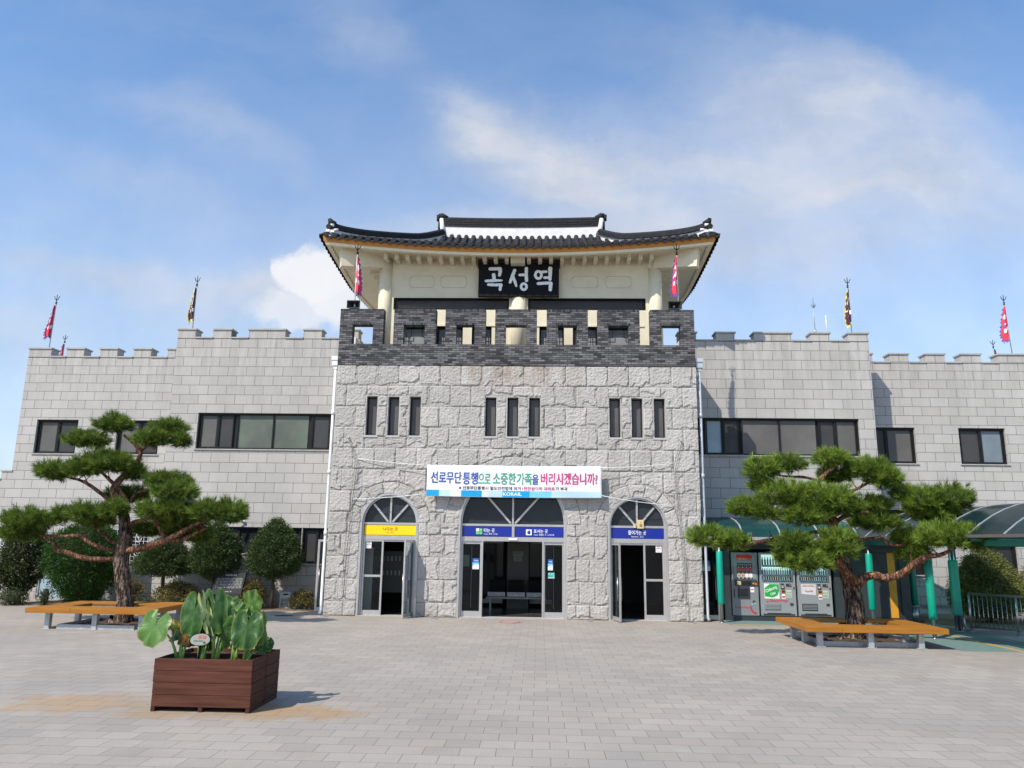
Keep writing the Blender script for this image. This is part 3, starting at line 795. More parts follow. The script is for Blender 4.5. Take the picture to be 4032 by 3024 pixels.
for a, c in ((-3.43, -2.66), (-2.44, -1.63), (1.70, 2.51), (2.76, 3.55)):
    a, c = wx(a), wx(c); z0, z1, k = wz(9.87), wz(10.25), .05
    p = [(a+k, z0), (c-k, z0), (c-k, z0+k), (c, z0+k), (c, z1-k), (c-k, z1-k), (c-k, z1), (a+k, z1), (a+k, z1-k), (a, z1-k), (a, z0+k), (a+k, z0+k)]
    for i in range(len(p)): b.bar((p[i][0], PY-.004, p[i][1]), (p[(i+1) % 12][0], PY-.004, p[(i+1) % 12][1]), .012, .012, upv=(0, 1, 0))
b.build('panel_moulding', M['cream_dirty'], ST)
for x, r in ((-4.2, .215), (4.3, .215), (.03, .245)):
    b = MB(); b.tube([(x, PY+.06, 7.36), (x, PY+.06, 10.1 if r > .22 else 10.75)], r, 24); b.build('column', M['cream'], ST)
for y in (4.4, 7.2):
    for x in (-4.1, 4.2):
        b = MB(); b.tube([(x, y, 7.36), (x, y, 10.8)], .21, 20); b.build('column', M['cream'], ST)
for a, c in ((wx(-3.92), wx(-.27)), (wx(.32), wx(3.99))):
    b = MB(); rect_frame(b, a, c, wz(9.14), wz(9.53), .045, PY+.02, PY+.12); w = b.build('lattice_window', M['lattice'], ST)
    b = MB(); z0, z1 = wz(9.14)+.04, wz(9.53)-.04; hh = z1-z0; s = a+.045-hh
    while s < c-.045:
        for d in (1, -1):
            xa, xb = s, s+hh; t0 = max(0, (a+.045-xa)/hh); t1 = min(1, (c-.045-xa)/hh)
            if t1 > t0:
                za = (z0+hh*t0) if d == 1 else (z1-hh*t0); zb = (z0+hh*t1) if d == 1 else (z1-hh*t1)
                b.bar((xa+hh*t0, PY+(.06 if d == 1 else .078), za), (xa+hh*t1, PY+(.06 if d == 1 else .078), zb), .016, .012, upv=(0, 1, 0))
        s += .095
    b.build('lattice', M['lattice'], w)
    b = MB(); b.box(a+.03, c-.03, PY+.13, PY+.14, wz(9.16), wz(9.51)); b.build('pane', M['paper_pane'], w)
for a, c in WIN:
    b = MB(); rect_frame(b, a, c, 7.40, wz(8.60), .05, PY+.06, PY+.16); w = b.build('grille_window', M['lattice'], ST)
    b = MB(); b.box(a+.04, c-.04, PY+.17, PY+.18, 7.44, wz(8.56)); b.build('pane', M['paper_pane'], w)
    b = MB(); z1 = wz(8.55); wd = c-a
    u = min(.16, wd*.2)
    for xx in (a+.05+u, c-.05-u): b.box(xx-.008, xx+.008, PY+.08, PY+.10, 8.0, z1-.12); b.box(xx-.008, xx+.008, PY+.08, PY+.10, 7.6, 7.8)
    for xx in (a+.05+2*u, c-.05-2*u):
        b.box(xx-.008, xx+.008, PY+.081, PY+.099, z1-.28, z1+.0); b.box(xx-.008, xx+.008, PY+.081, PY+.099, 7.5, 7.72)
    for zz in (z1-.12, z1-.28, 7.72, 8.02): b.box(a+.05, a+.05+2*u, PY+.083, PY+.097, zz-.008, zz+.008); b.box(c-.05-2*u, c-.05, PY+.083, PY+.097, zz-.008, zz+.008)
    b.box(a+.05+u, c-.05-u, PY+.084, PY+.096, z1-.128, z1-.112)
    b.build('grille', M['lattice'], w)

# roof
YE = .45; RY = 4.4; HX = 6.06; KS = .838
def ze(x): return 10.855+.0103*x*x
def prof(s): return .375*s+.46*(s/3.95)**5
def shx(x): return min(3.95, max(0.0, (HX+.05-abs(x))/KS))
def rz(x, s): return ze(x)+prof(s)
def front_pt(x, s, up_=0): return (x, YE+s, rz(x, s)+up_)
def side_z(y, s):                                    # side slope, s measured like the front slope
    t = min(y-YE, 2*(RY-YE)-(y-YE)); xe = max(2.8, HX+.05-KS*t)
    return ze(xe)+prof(s)
NP = 14
def tile_rows():
    b = MB(); sp = .262; n = int(HX/sp)
    A8 = [math.pi*k/7 for k in range(8)]
    def half(path, r, nrm):                         # half-round tile row along a path
        vs, fs = [], []
        for p in path:
            for a in A8:
                vs.append((p[0]+nrm[0]*math.cos(a)*r, p[1]+nrm[1]*math.cos(a)*r, p[2]+math.sin(a)*r))
        for k in range(len(path)-1):
            for j in range(7): fs.append((k*8+j, k*8+j+1, (k+1)*8+j+1, (k+1)*8+j))
        b.add(vs, fs, 0, True)
    def slope(side):                               # side: 'f' front, 'b' back, 'l', 'r'
        if side in 'fb':
            cols = [sp*(k+.5) for k in range(-n-1, n+1)]
            P = (lambda x, s: (x, YE+s, rz(x, s))) if side == 'f' else (lambda x, s: (x, 2*RY-YE-s, rz(x, s)))
            lim = shx; nrm = (1, 0); out = (0, -1 if side == 'f' else 1)
        else:
            sg = -1 if side == 'l' else 1; m = int((RY-YE)/sp)
            cols = [RY+sp*(k+.5) for k in range(-m-1, m+1)]
            P = lambda y, s: (sg*(HX+.05-KS*s), y, side_z(y, s))
            lim = lambda y: min(y-YE, 2*RY-YE-y, 3.95); nrm = (0, 1); out = (sg, 0)
        for c in cols:
            L = lim(c)
            if L < .05: continue
            path = [P(c, L*k/NP) for k in range(NP+1)]
            # pan tiles: shallow troughs with stepped rows
            vs, fs = [], []; steps = max(2, int(L/.28))
            for k in range(steps):
                for s_, lift in ((L*k/steps, .018), (L*(k+1)/steps, -.004)):
                    for t in (-.5, -.25, 0, .25, .5):
                        q = P(c+sp/2+t*sp, s_); vs.append((q[0], q[1], q[2]-.035*(1-4*t*t)+lift-.02))
            for r_ in range(2*steps-1):
                for j in range(4): fs.append((r_*5+j, r_*5+j+1, (r_+1)*5+j+1, (r_+1)*5+j))
            b.add(vs, fs, 0)
            half([(p[0], p[1], p[2]+.0) for p in path], .078, nrm)
            p = path[0]
            # round end tile and hanging drip tile
            e = (p[0]+out[0]*.012, p[1]+out[1]*.012, p[2]+.005)
            b.disc(e, .078, 'y' if side in 'fb' else 'x', 14, .03, 0)
            b.disc((e[0]+out[0]*.016, e[1]+out[1]*.016, e[2]), .055, 'y' if side in 'fb' else 'x', 12, .006, 0)
            q = P(c+sp/2, 0); w = sp/2-.02
            prof_ = [(-w, .02), (-w*.5, -.02), (0, -.035), (w*.5, -.02), (w, .02), (w*.75, -.06), (w*.35, -.105), (0, -.125), (-w*.35, -.105), (-w*.75, -.06)]
            if side in 'fb': b.prism([(q[0]+u, q[2]+v) for u, v in prof_], 'y', q[1]-.01, q[1]+.01)
            else: b.prism([(q[1]+u, q[2]+v) for u, v in prof_], 'x', q[0]-.01, q[0]+.01)
    for s in 'fblr': slope(s)
    return b
roof = tile_rows().build('tiled_roof', M['tile'], ST)
def hip_pts(n=16, lift=0):
    """centre line of the front-right hip, x measured positive"""
    X = [5.82, 5.55, 5.05, 4.51, 3.96, 3.40, 2.80]; Y = [.72, 1.0, 1.52, 2.10, 2.70, 3.35, 4.2]; Zt = [11.73, 11.725, 11.83, 12.005, 12.21, 12.47, 12.98]
    out = []
    for k in range(n+1):
        t = k/n*6; i = min(5, int(t)); f = t-i
        def cr(a):
            p0 = a[max(i-1, 0)]; p1 = a[i]; p2 = a[i+1]; p3 = a[min(i+2, 6)]
            return .5*(2*p1+(p2-p0)*f+(2*p0-5*p1+4*p2-p3)*f*f+(3*p1-p0-3*p2+p3)*f**3)
        out.append((cr(X), cr(Y), cr(Zt)+lift))
    return out
def ribbon(b, path, w, lo, hi, mi, stepped=0):
    """upright band following a path: lo/hi give lower and upper z at each point"""
    vs, fs = [], []
    for k, p in enumerate(path):
        a, c = Vector(path[max(k-1, 0)]), Vector(path[min(k+1, len(path)-1)]); d = (c-a); d.z = 0; d.normalize(); s = Vector((-d.y, d.x, 0))*w/2
        for q, z in ((1, lo[k]), (-1, lo[k]), (-1, hi[k]), (1, hi[k])): vs.append((p[0]+s.x*q, p[1]+s.y*q, z))
    n = len(path)
    for k in range(n-1):
        for j in range(4): fs.append((k*4+j, k*4+(j+1) % 4, (k+1)*4+(j+1) % 4, (k+1)*4+j))
    fs += [(3, 2, 1, 0), tuple((n-1)*4+j for j in range(4))]
    b.add(vs, fs, mi)
for sx in (-1, 1):
    for sy in (1, -1):
        base = [(p[0]*sx, p[1] if sy == 1 else 2*RY-p[1], p[2]) for p in hip_pts()]
        top = [p[2] for p in base]
        b = MB(); b.tube([(p[0], p[1], p[2]-.07) for p in base], .085, 10)
        for k in range(4):
            hi = [t-.085-k*.036 for t in top]; lo = [h-.029 for h in hi]
            ribbon(b, base, .24+.03*k, lo, hi, 0)
        e = base[0]                                    # upturned end ornament
        b.tube([(e[0]-sx*.10, e[1], e[2]-.08), (e[0]+sx*.03, e[1]-sy*.03, e[2]+.0), (e[0]+sx*.07, e[1]-sy*.06, e[2]+.10)], [.10, .10, .05], 10)
        b.disc((e[0]+sx*.03, e[1]-sy*.14, e[2]-.22), .085, 'y', 14, .14)
        o = b.build('hip_ridge', M['tile'], roof)
        b = MB(); hi = [t-.226 for t in top]; lo = [t-.226-.26-.10*(k/16) for k, t in enumerate(top)]
        ribbon(b, base, .20, lo, hi, 0)
        for q in ((.02, -.02, -.14), (-.12, -.06, -.30)): b.tube([(e[0]-sx*.12+q[0]*sx, e[1]-sy*.10, e[2]+q[2]), (e[0]-sx*.02+q[0]*sx, e[1]-sy*.16, e[2]+q[2]-.01)], [.05, .035], 8)
        for k in range(2):
            b.box(min(sx*(5.66+.14*k), sx*(5.78+.14*k)), max(sx*(5.66+.14*k), sx*(5.78+.14*k)), YE+.02 if sy == 1 else 2*RY-YE-.10, YE+.10 if sy == 1 else 2*RY-YE-.02, 11.30+.02*k, 11.38+.02*k)
        b.build('hip_plaster', M['plaster'], roof)
# main ridge
b = MB()
RX = 2.86
def ridge_z(x): return 13.455+.006*x*x
path = [(-RX+2*RX*k/20, RY, 0) for k in range(21)]
b.tube([(p[0], RY, ridge_z(p[0])-.05) for p in path], .085, 10)
for k in range(6):
    ribbon(b, path, .26+.02*(k % 2), [ridge_z(p[0])-.115-k*.042-.036 for p in path], [ridge_z(p[0])-.115-k*.042 for p in path], 0)
for s in (-1, 1):
    b.tube([(s*(RX-.18), RY, ridge_z(RX)-.02), (s*(RX+.02), RY, ridge_z(RX)+.07), (s*(RX+.14), RY, ridge_z(RX)+.10)], [.09, .12, .07], 10)
    b.tube([(s*(RX+.14), RY, ridge_z(RX)+.10), (s*(RX+.16), RY, ridge_z(RX)-.12)], [.08, .05], 10)
    b.tube([(s*(RX+.08), RY-.10, 13.30), (s*(RX+.08), RY-.10, 12.98)], .06, 10)
b.build('main_ridge', M['tile'], roof)
b = MB()
ribbon(b, path, .22, [12.62 for p in path], [ridge_z(p[0])-.37 for p in path], 0)
for s in (-1, 1):
    b.tube([(s*(RX+.02), RY-.12, 13.42), (s*(RX-.02), RY-.13, 13.1), (s*(RX-.08), RY-.12, 12.7)], [.07, .09, .10], 8)
b.build('ridge_plaster', M['plaster'], roof)
# fascia, soffit
def eave_path(inset, dz, n=40):
    out = []
    x1 = HX-inset; y0, y1 = YE+inset, 2*RY-YE-inset
    for k in range(n+1):
        x = -x1+2*x1*k/n; out.append((x, y0, ze(x)+dz))
    for k in range(1, n+1):
        y = y0+(y1-y0)*k/n; out.append((x1, y, side_z(y, 0)+dz if 0 < k < n else ze(x1)+dz))
    for k in range(1, n+1):
        x = x1-2*x1*k/n; out.append((x, y1, ze(x)+dz))
    for k in range(1, n):
        y = y1-(y1-y0)*k/n; out.append((-x1, y, side_z(y, 0)+dz))
    return out
def strip_between(b, A, B_, mi=0):
    n = len(A); vs = A+B_
    b.add(vs, [(k, (k+1) % n, (k+1) % n+n, k+n) for k in range(n)], mi)
b = MB(); strip_between(b, eave_path(.05, -.03), eave_path(.08, -.185)); strip_between(b, eave_path(.08, -.185), eave_path(.12, -.185)); b.build('orange_fascia', M['orange'], roof)
b = MB(); strip_between(b, eave_path(.11, -.185), eave_path(.13, -.265)); strip_between(b, eave_path(.13, -.265), eave_path(.24, -.27)); strip_between(b, eave_path(.24, -.27), eave_path(.26, -.20))
b.build('cream_fascia', M['cream'], roof)
b = MB()
A = eave_path(.27, -.21); n = len(A); c = []
for p in A:
    c.append((max(-4.0, min(4.0, p[0]*.70)), max(PY, min(7.2, RY+(p[1]-RY)*.80)), 10.81))
strip_between(b, A, c); b.build('soffit', M['cream'], roof)
for k in range(-12, 13):
    if k == 0: continue
    b = MB(); x = k*.345; b.box(x-.058, x+.058, 1.0, PY+.02, 10.57+.0042*x*x, 10.80+.0042*x*x); b.build('rafter', M['cream'], ST)
for s in (-1, 1):
    for k in range(8):
        y = 2.3+k*.6; b = MB(); b.box(min(s*4.1, s*4.9), max(s*4.1, s*4.9), y-.055, y+.055, 10.60, 10.78); b.build('rafter', M['cream'], ST)
b = MB(); b.box(-.22, .22, .97, PY+.02, 10.51, 10.82); b.build('beam_end', M['cream'], ST)
b = MB(); b.box(-1.28, -.23, PY-.02, PY-.001, 10.50, 10.80); b.box(.23, 1.33, PY-.02, PY-.001, 10.50, 10.80); b.build('dark_recess_panel', M['brown'], ST)
for s in (-1, 1):
    b = MB()
    a = Vector((s*4.12, 1.58, 0)); e = Vector((s*5.52, .92, 0)); d = (e-a).normalized(); n_ = Vector((-d.y, d.x, 0))*.15
    z0a, z0e, z1 = 10.50, 10.33, 10.78
    vs = [a+n_, a-n_, e-n_, e+n_]; tops = [10.84, 10.84, 11.0, 11.0]
    b.add([(p.x, p.y, z0a if i < 2 else z0e) for i, p in enumerate(vs)]+[(p.x+(d.x*.05 if i > 1 else 0), p.y+(d.y*.05 if i > 1 else 0), tops[i]) for i, p in enumerate(vs)],
          [(0, 3, 2, 1), (4, 5, 6, 7), (0, 1, 5, 4), (1, 2, 6, 5), (2, 3, 7, 6), (3, 0, 4, 7)])
    b.build('corner_beam', M['cream'], ST)

# granite wings
def wall_holes(b, x0, x1, z0, z1, y, holes, depth, mi=0, tops=None):
    xs = sorted({x0, x1, *[h[0] for h in holes], *[h[1] for h in holes]}); zs = sorted({z0, z1, *[h[2] for h in holes], *[h[3] for h in holes]})
    for i in range(len(xs)-1):
        for j in range(len(zs)-1):
            cx, cz = (xs[i]+xs[i+1])/2, (zs[j]+zs[j+1])/2
            if any(h[0] < cx < h[1] and h[2] < cz < h[3] for h in holes): continue
            b.add([(xs[i], y, zs[j]), (xs[i+1], y, zs[j]), (xs[i+1], y, zs[j+1]), (xs[i], y, zs[j+1])], [(0, 1, 2, 3)], mi)
    for a, c, d, e in holes:
        Y = y+depth
        b.add([(a, y, d), (a, Y, d), (a, Y, e), (a, y, e)], [(0, 1, 2, 3)], 1); b.add([(c, y, d), (c, Y, d), (c, Y, e), (c, y, e)], [(0, 3, 2, 1)], 1)
        b.add([(a, y, e), (a, Y, e), (c, Y, e), (c, y, e)], [(0, 1, 2, 3)], 1); b.add([(a, y, d), (a, Y, d), (c, Y, d), (c, y, d)], [(0, 3, 2, 1)], 1)
def wing(x0, x1, y, zc, zm, mer, holes, mat, xl=None):
    b = MB(); wall_holes(b, x0, x1, 0, zc, y, holes, .16)
    for a, c in mer:
        b.box(a, c, y, y+.42, zc+.03, zm)
        b.box(a, c, y, y+.42, zc-.02, zc+.03)
    b.add([(x0, y, 0), (x0, y+6, 0), (x0, y+6, zc), (x0, y, zc)], [(0, 3, 2, 1)], 1); b.add([(x1, y, 0), (x1, y+6, 0), (x1, y+6, zc), (x1, y, zc)], [(0, 1, 2, 3)], 1)
    b.add([(x0, y+.42, zc-.6), (x1, y+.42, zc-.6), (x1, y+.42, zc), (x0, y+.42, zc)], [(0, 3, 2, 1)], 1)
    b.add([(x0, y, zc-.02), (x1, y, zc-.02), (x1, y+.42, zc-.02), (x0, y+.42, zc-.02)], [(0, 1, 2, 3)], 1)
    b.add([(x0, y+.42, zc-.6), (x1, y+.42, zc-.6), (x1, y+6, zc-.6), (x0, y+6, zc-.6)], [(0, 1, 2, 3)], 1)
    w = b.build('granite_wing', [mat, M['wing_side']], ST)
    b = MB(); edges = [x0]+[v for m in mer for v in m]+[x1]
    for a, c in mer: b.box(a-.035, c+.035, y-.035, y+.455, zm, zm+.05)
    gaps = [(edges[i], edges[i+1]) for i in range(0, len(edges), 2)]
    for a, c in gaps:
        if c-a > .1: b.box(a+.003, c-.003, y-.035, y+.455, zc-.0, zc+.042)
    b.build('coping', M['coping'], w)
    return w
def window(x0, x1, z0, z1, y, cells, name='window', fw_=.05, sill=True, deep=.08):
    """framed window: cells = [(fraction start, fraction end, pane material, sash)]"""
    b = MB(); rect_frame(b, x0+.003, x1-.003, z0+.003, z1-.003, fw_, y+deep, y+deep+.07)
    w = b.build(name, M['dark_frame'], ST)
    k_ = MB(); k_.box(x0+.02, x1-.02, y+deep+.064, y+deep+.068, z0+.02, z1-.02); k_.build('backing', M['dark_frame'], w)
    L = x1-x0-2*fw_
    for i, (a, c, pm, sash) in enumerate(cells):
        xa, xb = x0+fw_+L*a, x0+fw_+L*c
        if i: f = MB(); f.box(xa-.02, xa+.02, y+deep+.005, y+deep+.06, z0+fw_, z1-fw_); f.build('mullion', M['dark_frame'], w)
        if sash: f = MB(); rect_frame(f, xa+.02, xb-.02, z0+fw_, z1-fw_, .03, y+deep+.012, y+deep+.05); f.build('sash', M['dark_frame'], w)
        p = MB(); p.box(xa+.01, xb-.01, y+deep+.055, y+deep+.06, z0+fw_-.01, z1-fw_+.01); p.build('pane', M[pm], w)
    if sill:
        b = MB(); b.box(x0-.04, x1+.04, y-.04, y+.10, z0-.035, z0-.001); b.build('sill', M['coping'], w)
    return w
G_, D_, N_, B_ = 'pane_grey', 'pane_dark', 'pane_green', 'pane_blue'
YI, YO = 2.4, 3.6
hl = [(-10.23, -5.6, 4.79, 5.95), (-9.35, -6.62, 1.57, 2.37), (-6.6, -5.75, 1.28, 2.37)]
wing(-11.17, -5.15, YI, 8.42, 8.70, [(-11.17, -10.58), (-9.99, -9.39), (-8.81, -7.61), (-7.0, -6.41), (-5.8, -5.2)], hl, M['wing_inner_l'])
window(-10.23, -5.6, 4.79, 5.95, YI, [(0, .13, G_, 1), (.13, .245, D_, 1), (.27, .525, N_, 0), (.525, .775, N_, 0), (.8, .93, D_, 1), (.93, 1, G_, 1)])
window(-9.35, -6.62, 1.57, 2.37, YI, [(0, .25, D_, 0), (.25, .5, 'pane_black', 1), (.5, .75, D_, 0), (.75, 1, 'pane_black', 1)])
window(-6.6, -5.75, 1.28, 2.37, YI, [(0, .55, D_, 1), (.55, 1, 'pane_black', 0)])
ho = [(-16.30, -14.87, 4.72, 5.87), (-13.52, -12.05, 4.71, 5.87), (-13.40, -12.0, 1.22, 2.30), (-17.6, -16.5, 1.35, 2.3), (-15.55, -14.7, .03, 2.12)]
wing(-16.93, -11.17, YO, 8.04, 8.33, [(-16.93, -16.15), (-15.6, -14.99), (-14.42, -13.82), (-13.24, -12.64), (-12.06, -11.45)], [h for h in ho if h[0] > -16.93], M['wing_outer_l'])
for a, c in ((-16.30, -14.87), (-13.52, -12.05)): window(a, c, 4.72, 5.87, YO, [(0, .5, G_, 1), (.5, 1, D_, 1)])
hr = [(5.45, 10.62, 4.76, 5.92)]
wing(5.15, 11.12, YI, 8.41, 8.66, [(5.15, 5.70), (6.33, 6.92), (7.54, 8.72), (9.33, 9.92), (10.5, 11.12)], hr, M['wing_inner_r'])
window(5.45, 10.62, 4.76, 5.92, YI, [(.08, .185, B_, 1), (.185, .29, D_, 1), (.30, .53, G_, 0), (.53, .755, G_, 0), (.77, .87, D_, 1), (.87, 1, G_, 1)])
ho = [(11.25, 12.88, 4.68, 5.85), (14.27, 15.75, 4.68, 5.85), (11.9, 12.84, 1.19, 2.15), (14.85, 15.7, 1.19, 2.18)]
wing(11.12, 19.0, YO, 8.01, 8.29, [(11.12, 11.72), (12.29, 12.90), (13.46, 14.08), (14.61, 15.24), (15.80, 17.0), (17.6, 18.2)], ho, M['wing_outer_r'])
window(11.25, 12.88, 4.68, 5.85, YO, [(0, .45, D_, 1), (.45, 1, G_, 1)])
M['pane_blue_dim'] = pane('dim_blue_pane', (.14, .175, .20), .2)
window(14.27, 15.75, 4.68, 5.85, YO, [(0, .48, D_, 1), (.48, 1, 'pane_blue_dim', 1)])
window(11.9, 12.84, 1.19, 2.15, YO, [(0, .5, 'pane_black', 1), (.5, 1, 'pane_black', 1)]); window(14.85, 15.7, 1.19, 2.18, YO, [(0, 1, 'pane_black', 1)])
b = MB()     # low stepped end of the left wing
b.box(-17.27, -16.93, YO, YO+5, 0, 4.1, 0); b.box(-21, -17.27, YO, YO+5, 0, 3.82, 0)
w = b.build('stepped_end_wall', [M['wing_outer_l']], ST)
b = MB(); b.box(-17.31, -16.9, YO-.03, YO+5, 4.101, 4.15); b.box(-21.03, -17.26, YO-.03, YO+5, 3.821, 3.87); b.build('coping', M['coping'], w)
# barred windows with white ornamental grilles
def grille_win(x0, x1, z0, z1, y, name='barred_window'):
    b = MB(); rect_frame(b, x0, x1, z0, z1, .05, y+.02, y+.09); w = b.build(name, M['pvc_grey'], ST)
    b = MB(); b.box(x0+.04, x1-.04, y+.10, y+.11, z0+.04, z1-.04); b.build('pane', M['pane_black'], w)
    b = MB(); t = .010; xs = np.linspace(x0+.05, x1-.05, 11); zs = np.linspace(z0+.05, z1-.05, 9)
    for x in xs: b.box(x-t/2, x+t/2, y-.012, y+.004, z0+.02, z1-.02)
    for z in zs: b.box(x0+.02, x1-.02, y-.010, y+.002, z-t/2, z+t/2)
    cz = (z0+z1)/2
    for cx in (x0+(x1-x0)*.25, x0+(x1-x0)*.75):
        for zz in (cz+.22, cz-.22):
            b.tube([(cx+math.cos(a)*.10, y-.022, zz+math.sin(a)*.13) for a in [2*math.pi*k/16 for k in range(17)]], .011, 6)
            b.tube([(cx, y-.024, zz-.13), (cx, y-.024, zz+.13)], .010, 6)
            b.tube([(cx-.06, y-.024, zz+.07), (cx, y-.026, zz-.02), (cx+.06, y-.024, zz+.07)], .010, 6)
    b.build('ornamental_grille', M['white'], w)
    b = MB(); b.box(x0-.05, x1+.05, y-.05, y+.05, z0-.06, z0-.001); b.build('sill', M['coping'], w)
grille_win(-13.40, -12.0, 1.22, 2.30, YO); grille_win(-17.6, -16.5, 1.35, 2.3, YO-.002)
b = MB(); rect_frame(b, -15.55, -14.7, .03, 2.12, .05, YO+.02, YO+.1); dd = b.build('back_door', M['galv'], ST)
b = MB(); b.box(-15.5, -14.75, YO+.05, YO+.08, .08, 2.07); b.build('door_panel', simple('pale_blue_door', (.30, .42, .50), .5), dd)
b = MB(); b.tube([(-14.85, YO+.0, 1.05), (-14.85, YO+.05, 1.05)], .02, 8); b.tube([(-14.95, YO, 1.05), (-14.84, YO, 1.05)], .012, 8); b.build('handle', M['steel'], dd)
b = MB(); b.box(-11.46, -11.24, YO-.12, YO-.03, 0, 1.1); b.box(-11.58, -11.50, YO-.14, YO-.04, 0, 1.28)
b.build('white_door_panel', M['white'], ST)
# glazed side doors in the corners of the block
def corner_door(x0, x1, y):
    b, g2 = MB(), MB(); leaf(b, g2, (x0, y), (x1, y), 0.02, 2.02, w=.06, kick=.12)
    o = b.build('side_door', M['alu'], ST); g2.build('door_glass', M['glass'], o)
    b = MB(); xh = x0+.09 if x0 < 0 else x1-.11
    b.tube([(xh, y-.05, .55), (xh, y-.05, 1.2)], .013, 8); b.tube([(xh, y-.05, .62), (xh, y, .62)], .008, 6); b.tube([(xh, y-.05, 1.12), (xh, y, 1.12)], .008, 6)
    b.build('pull_handle', M['steel'], o)
    b = MB(); b.box(x0+.06, x1-.06, y+.4, y+.42, .02, 2.0); b.build('lobby_shade_sheet', M['pane_black'], o)  # flat black sheet standing in for the shade behind the door glass
corner_door(-5.64, -5.17, .86); corner_door(5.17, 5.70, .52)
# downpipes with hopper heads
def downpipe(x, y, mat, side, name, kink):
    b = MB(); s = side
    b.tube([(x, y, 7.02), (x, y, kink+.12), (x+s*.0, y, .12), (x+s*.02, y-.06, .04)], .042, 10)
    for z in (5.6, 3.9, 2.2): b.tube([(x, y, z-.06), (x, y, z+.06)], .052, 10)
    o = b.build('downpipe', mat, ST)
    b = MB(); b.box(x-.12, x+.12, y-.10, y+.10, 7.14, 7.26); b.box(x-.10, x+.10, y-.08, y+.08, 6.98, 7.14); b.box(x-.06, x+.06, y-.05, y+.05, 6.88, 6.98); b.build('hopper_head', mat, o, bevel=.008)
downpipe(-5.24, .10, M['pvc_white'], -1, 'l', 3.9); downpipe(5.27, .12, M['pvc_grey'], 1, 'r', 3.9)

# ------------------------------------------------------------------ signs on the building
sg = thing('name_board', 'black board with three white brush-lettered Korean characters under the tiled eaves', 'sign', (0, 1.3, 9.515))
b = MB(); b.box(-1.235, 1.283, 1.30, 1.42, 9.515, 10.62); b.build('board', M['board'], sg, bevel=.008)
b = MB()
for x in (-.73, .78): b.box(x-.012, x+.012, 1.40, 1.44, 9.44, 9.52)
b.box(-1.0, -.9, 1.42, 1.5, 10.0, 10.05); b.box(.9, 1.0, 1.42, 1.5, 10.0, 10.05)
b.build('bracket', M['lattice'], sg)
def brush(b, pts, w, k):
    """one brush stroke: thick rounded ribbon with uneven edge, pts in board pixels"""
    P = [Vector((-1.235+(u-150)*.001298, 0, 10.62-(v-98)*.001378)) for u, v in pts]
    if not isinstance(w, (list, tuple)): w = [w]*len(P)
    rr = random.Random(k); out = []
    for i in range(len(P)-1):
        n = max(2, int((P[i+1]-P[i]).length/.03))
        for j in range(n): t = j/n; out.append((P[i].lerp(P[i+1], t), (w[i]*(1-t)+w[i+1]*t)))
    out.append((P[-1], w[-1]))
    L, Rr = [], []
    for i, (p, ww) in enumerate(out):
        a = out[max(i-1, 0)][0]; c = out[min(i+1, len(out)-1)][0]; d = (c-a); d.normalize(); nn = Vector((-d.z, 0, d.x))
        q = ww*.00066*(1+rr.uniform(-.10, .10)); L.append(p+nn*q); Rr.append(p-nn*q*(1+rr.uniform(-.06, .06)))
    closed = (P[0]-P[-1]).length < 1e-4
    y = 1.298-.0012*k
    vs = [(p.x, y, p.z) for p in L]+[(p.x, y, p.z) for p in Rr]; n = len(L)
    b.add(vs, [(i, i+1, n+i+1, n+i) for i in range(n-1)])
    if not closed:
        for (p, ww), sgn in ((out[0], -1), (out[-1], 1)):
            o2 = out[1][0] if sgn == -1 else out[-2][0]; d = (p-o2).normalized(); a0 = math.atan2(d.z, d.x); r = ww*.00066
            c = [(p.x+math.cos(a0+t)*r, y-.0003, p.z+math.sin(a0+t)*r*(.9 if j % 2 else 1)) for j, t in enumerate([math.pi*(-.5+q/6) for q in range(7)])]
            b.add(c, [tuple(range(7))])
strokes = [
 [([(425, 245), (550, 243), (668, 238)], 78), ([(668, 240), (672, 320), (655, 400)], [88, 84, 66]), ([(515, 385), (532, 510)], [86, 74]), ([(335, 535), (520, 525), (715, 520)], [66, 74, 44]), ([(395, 622), (560, 630), (698, 622)], 70), ([(700, 625), (682, 690), (678, 742)], [74, 72, 66])],
 [([(1022, 278), (978, 400), (915, 570)], [78, 84, 62]), ([(985, 430), (1035, 555), (1066, 655)], [60, 76, 50]), ([(1145, 392), (1220, 388), (1300, 392)], [66, 70, 60]), ([(1305, 235), (1302, 380), (1312, 525)], [84, 76, 80])],
 [([(1690, 318), (1785, 312)], 64), ([(1745, 456), (1860, 452)], 66), ([(1880, 238), (1878, 380), (1875, 500)], [104, 84, 70]), ([(1592, 598), (1740, 588), (1895, 582)], 74), ([(1895, 590), (1888, 660), (1882, 745)], [84, 78, 80])]]
k = 0
for ci, ch in enumerate(strokes):
    b = MB()
    for pts, w in ch: brush(b, pts, w, k); k += 1
    if ci == 1: brush(b, [(1248+66*math.cos(a), 670+72*math.sin(a)) for a in [2*math.pi*q/18 for q in range(19)]], 62, k); k += 1
    if ci == 2: brush(b, [(1596+74*math.cos(a), 393+86*math.sin(a)) for a in [2*math.pi*q/18 for q in range(19)]], 66, k); k += 1
    b.build('brush_character', M['white'], sg)

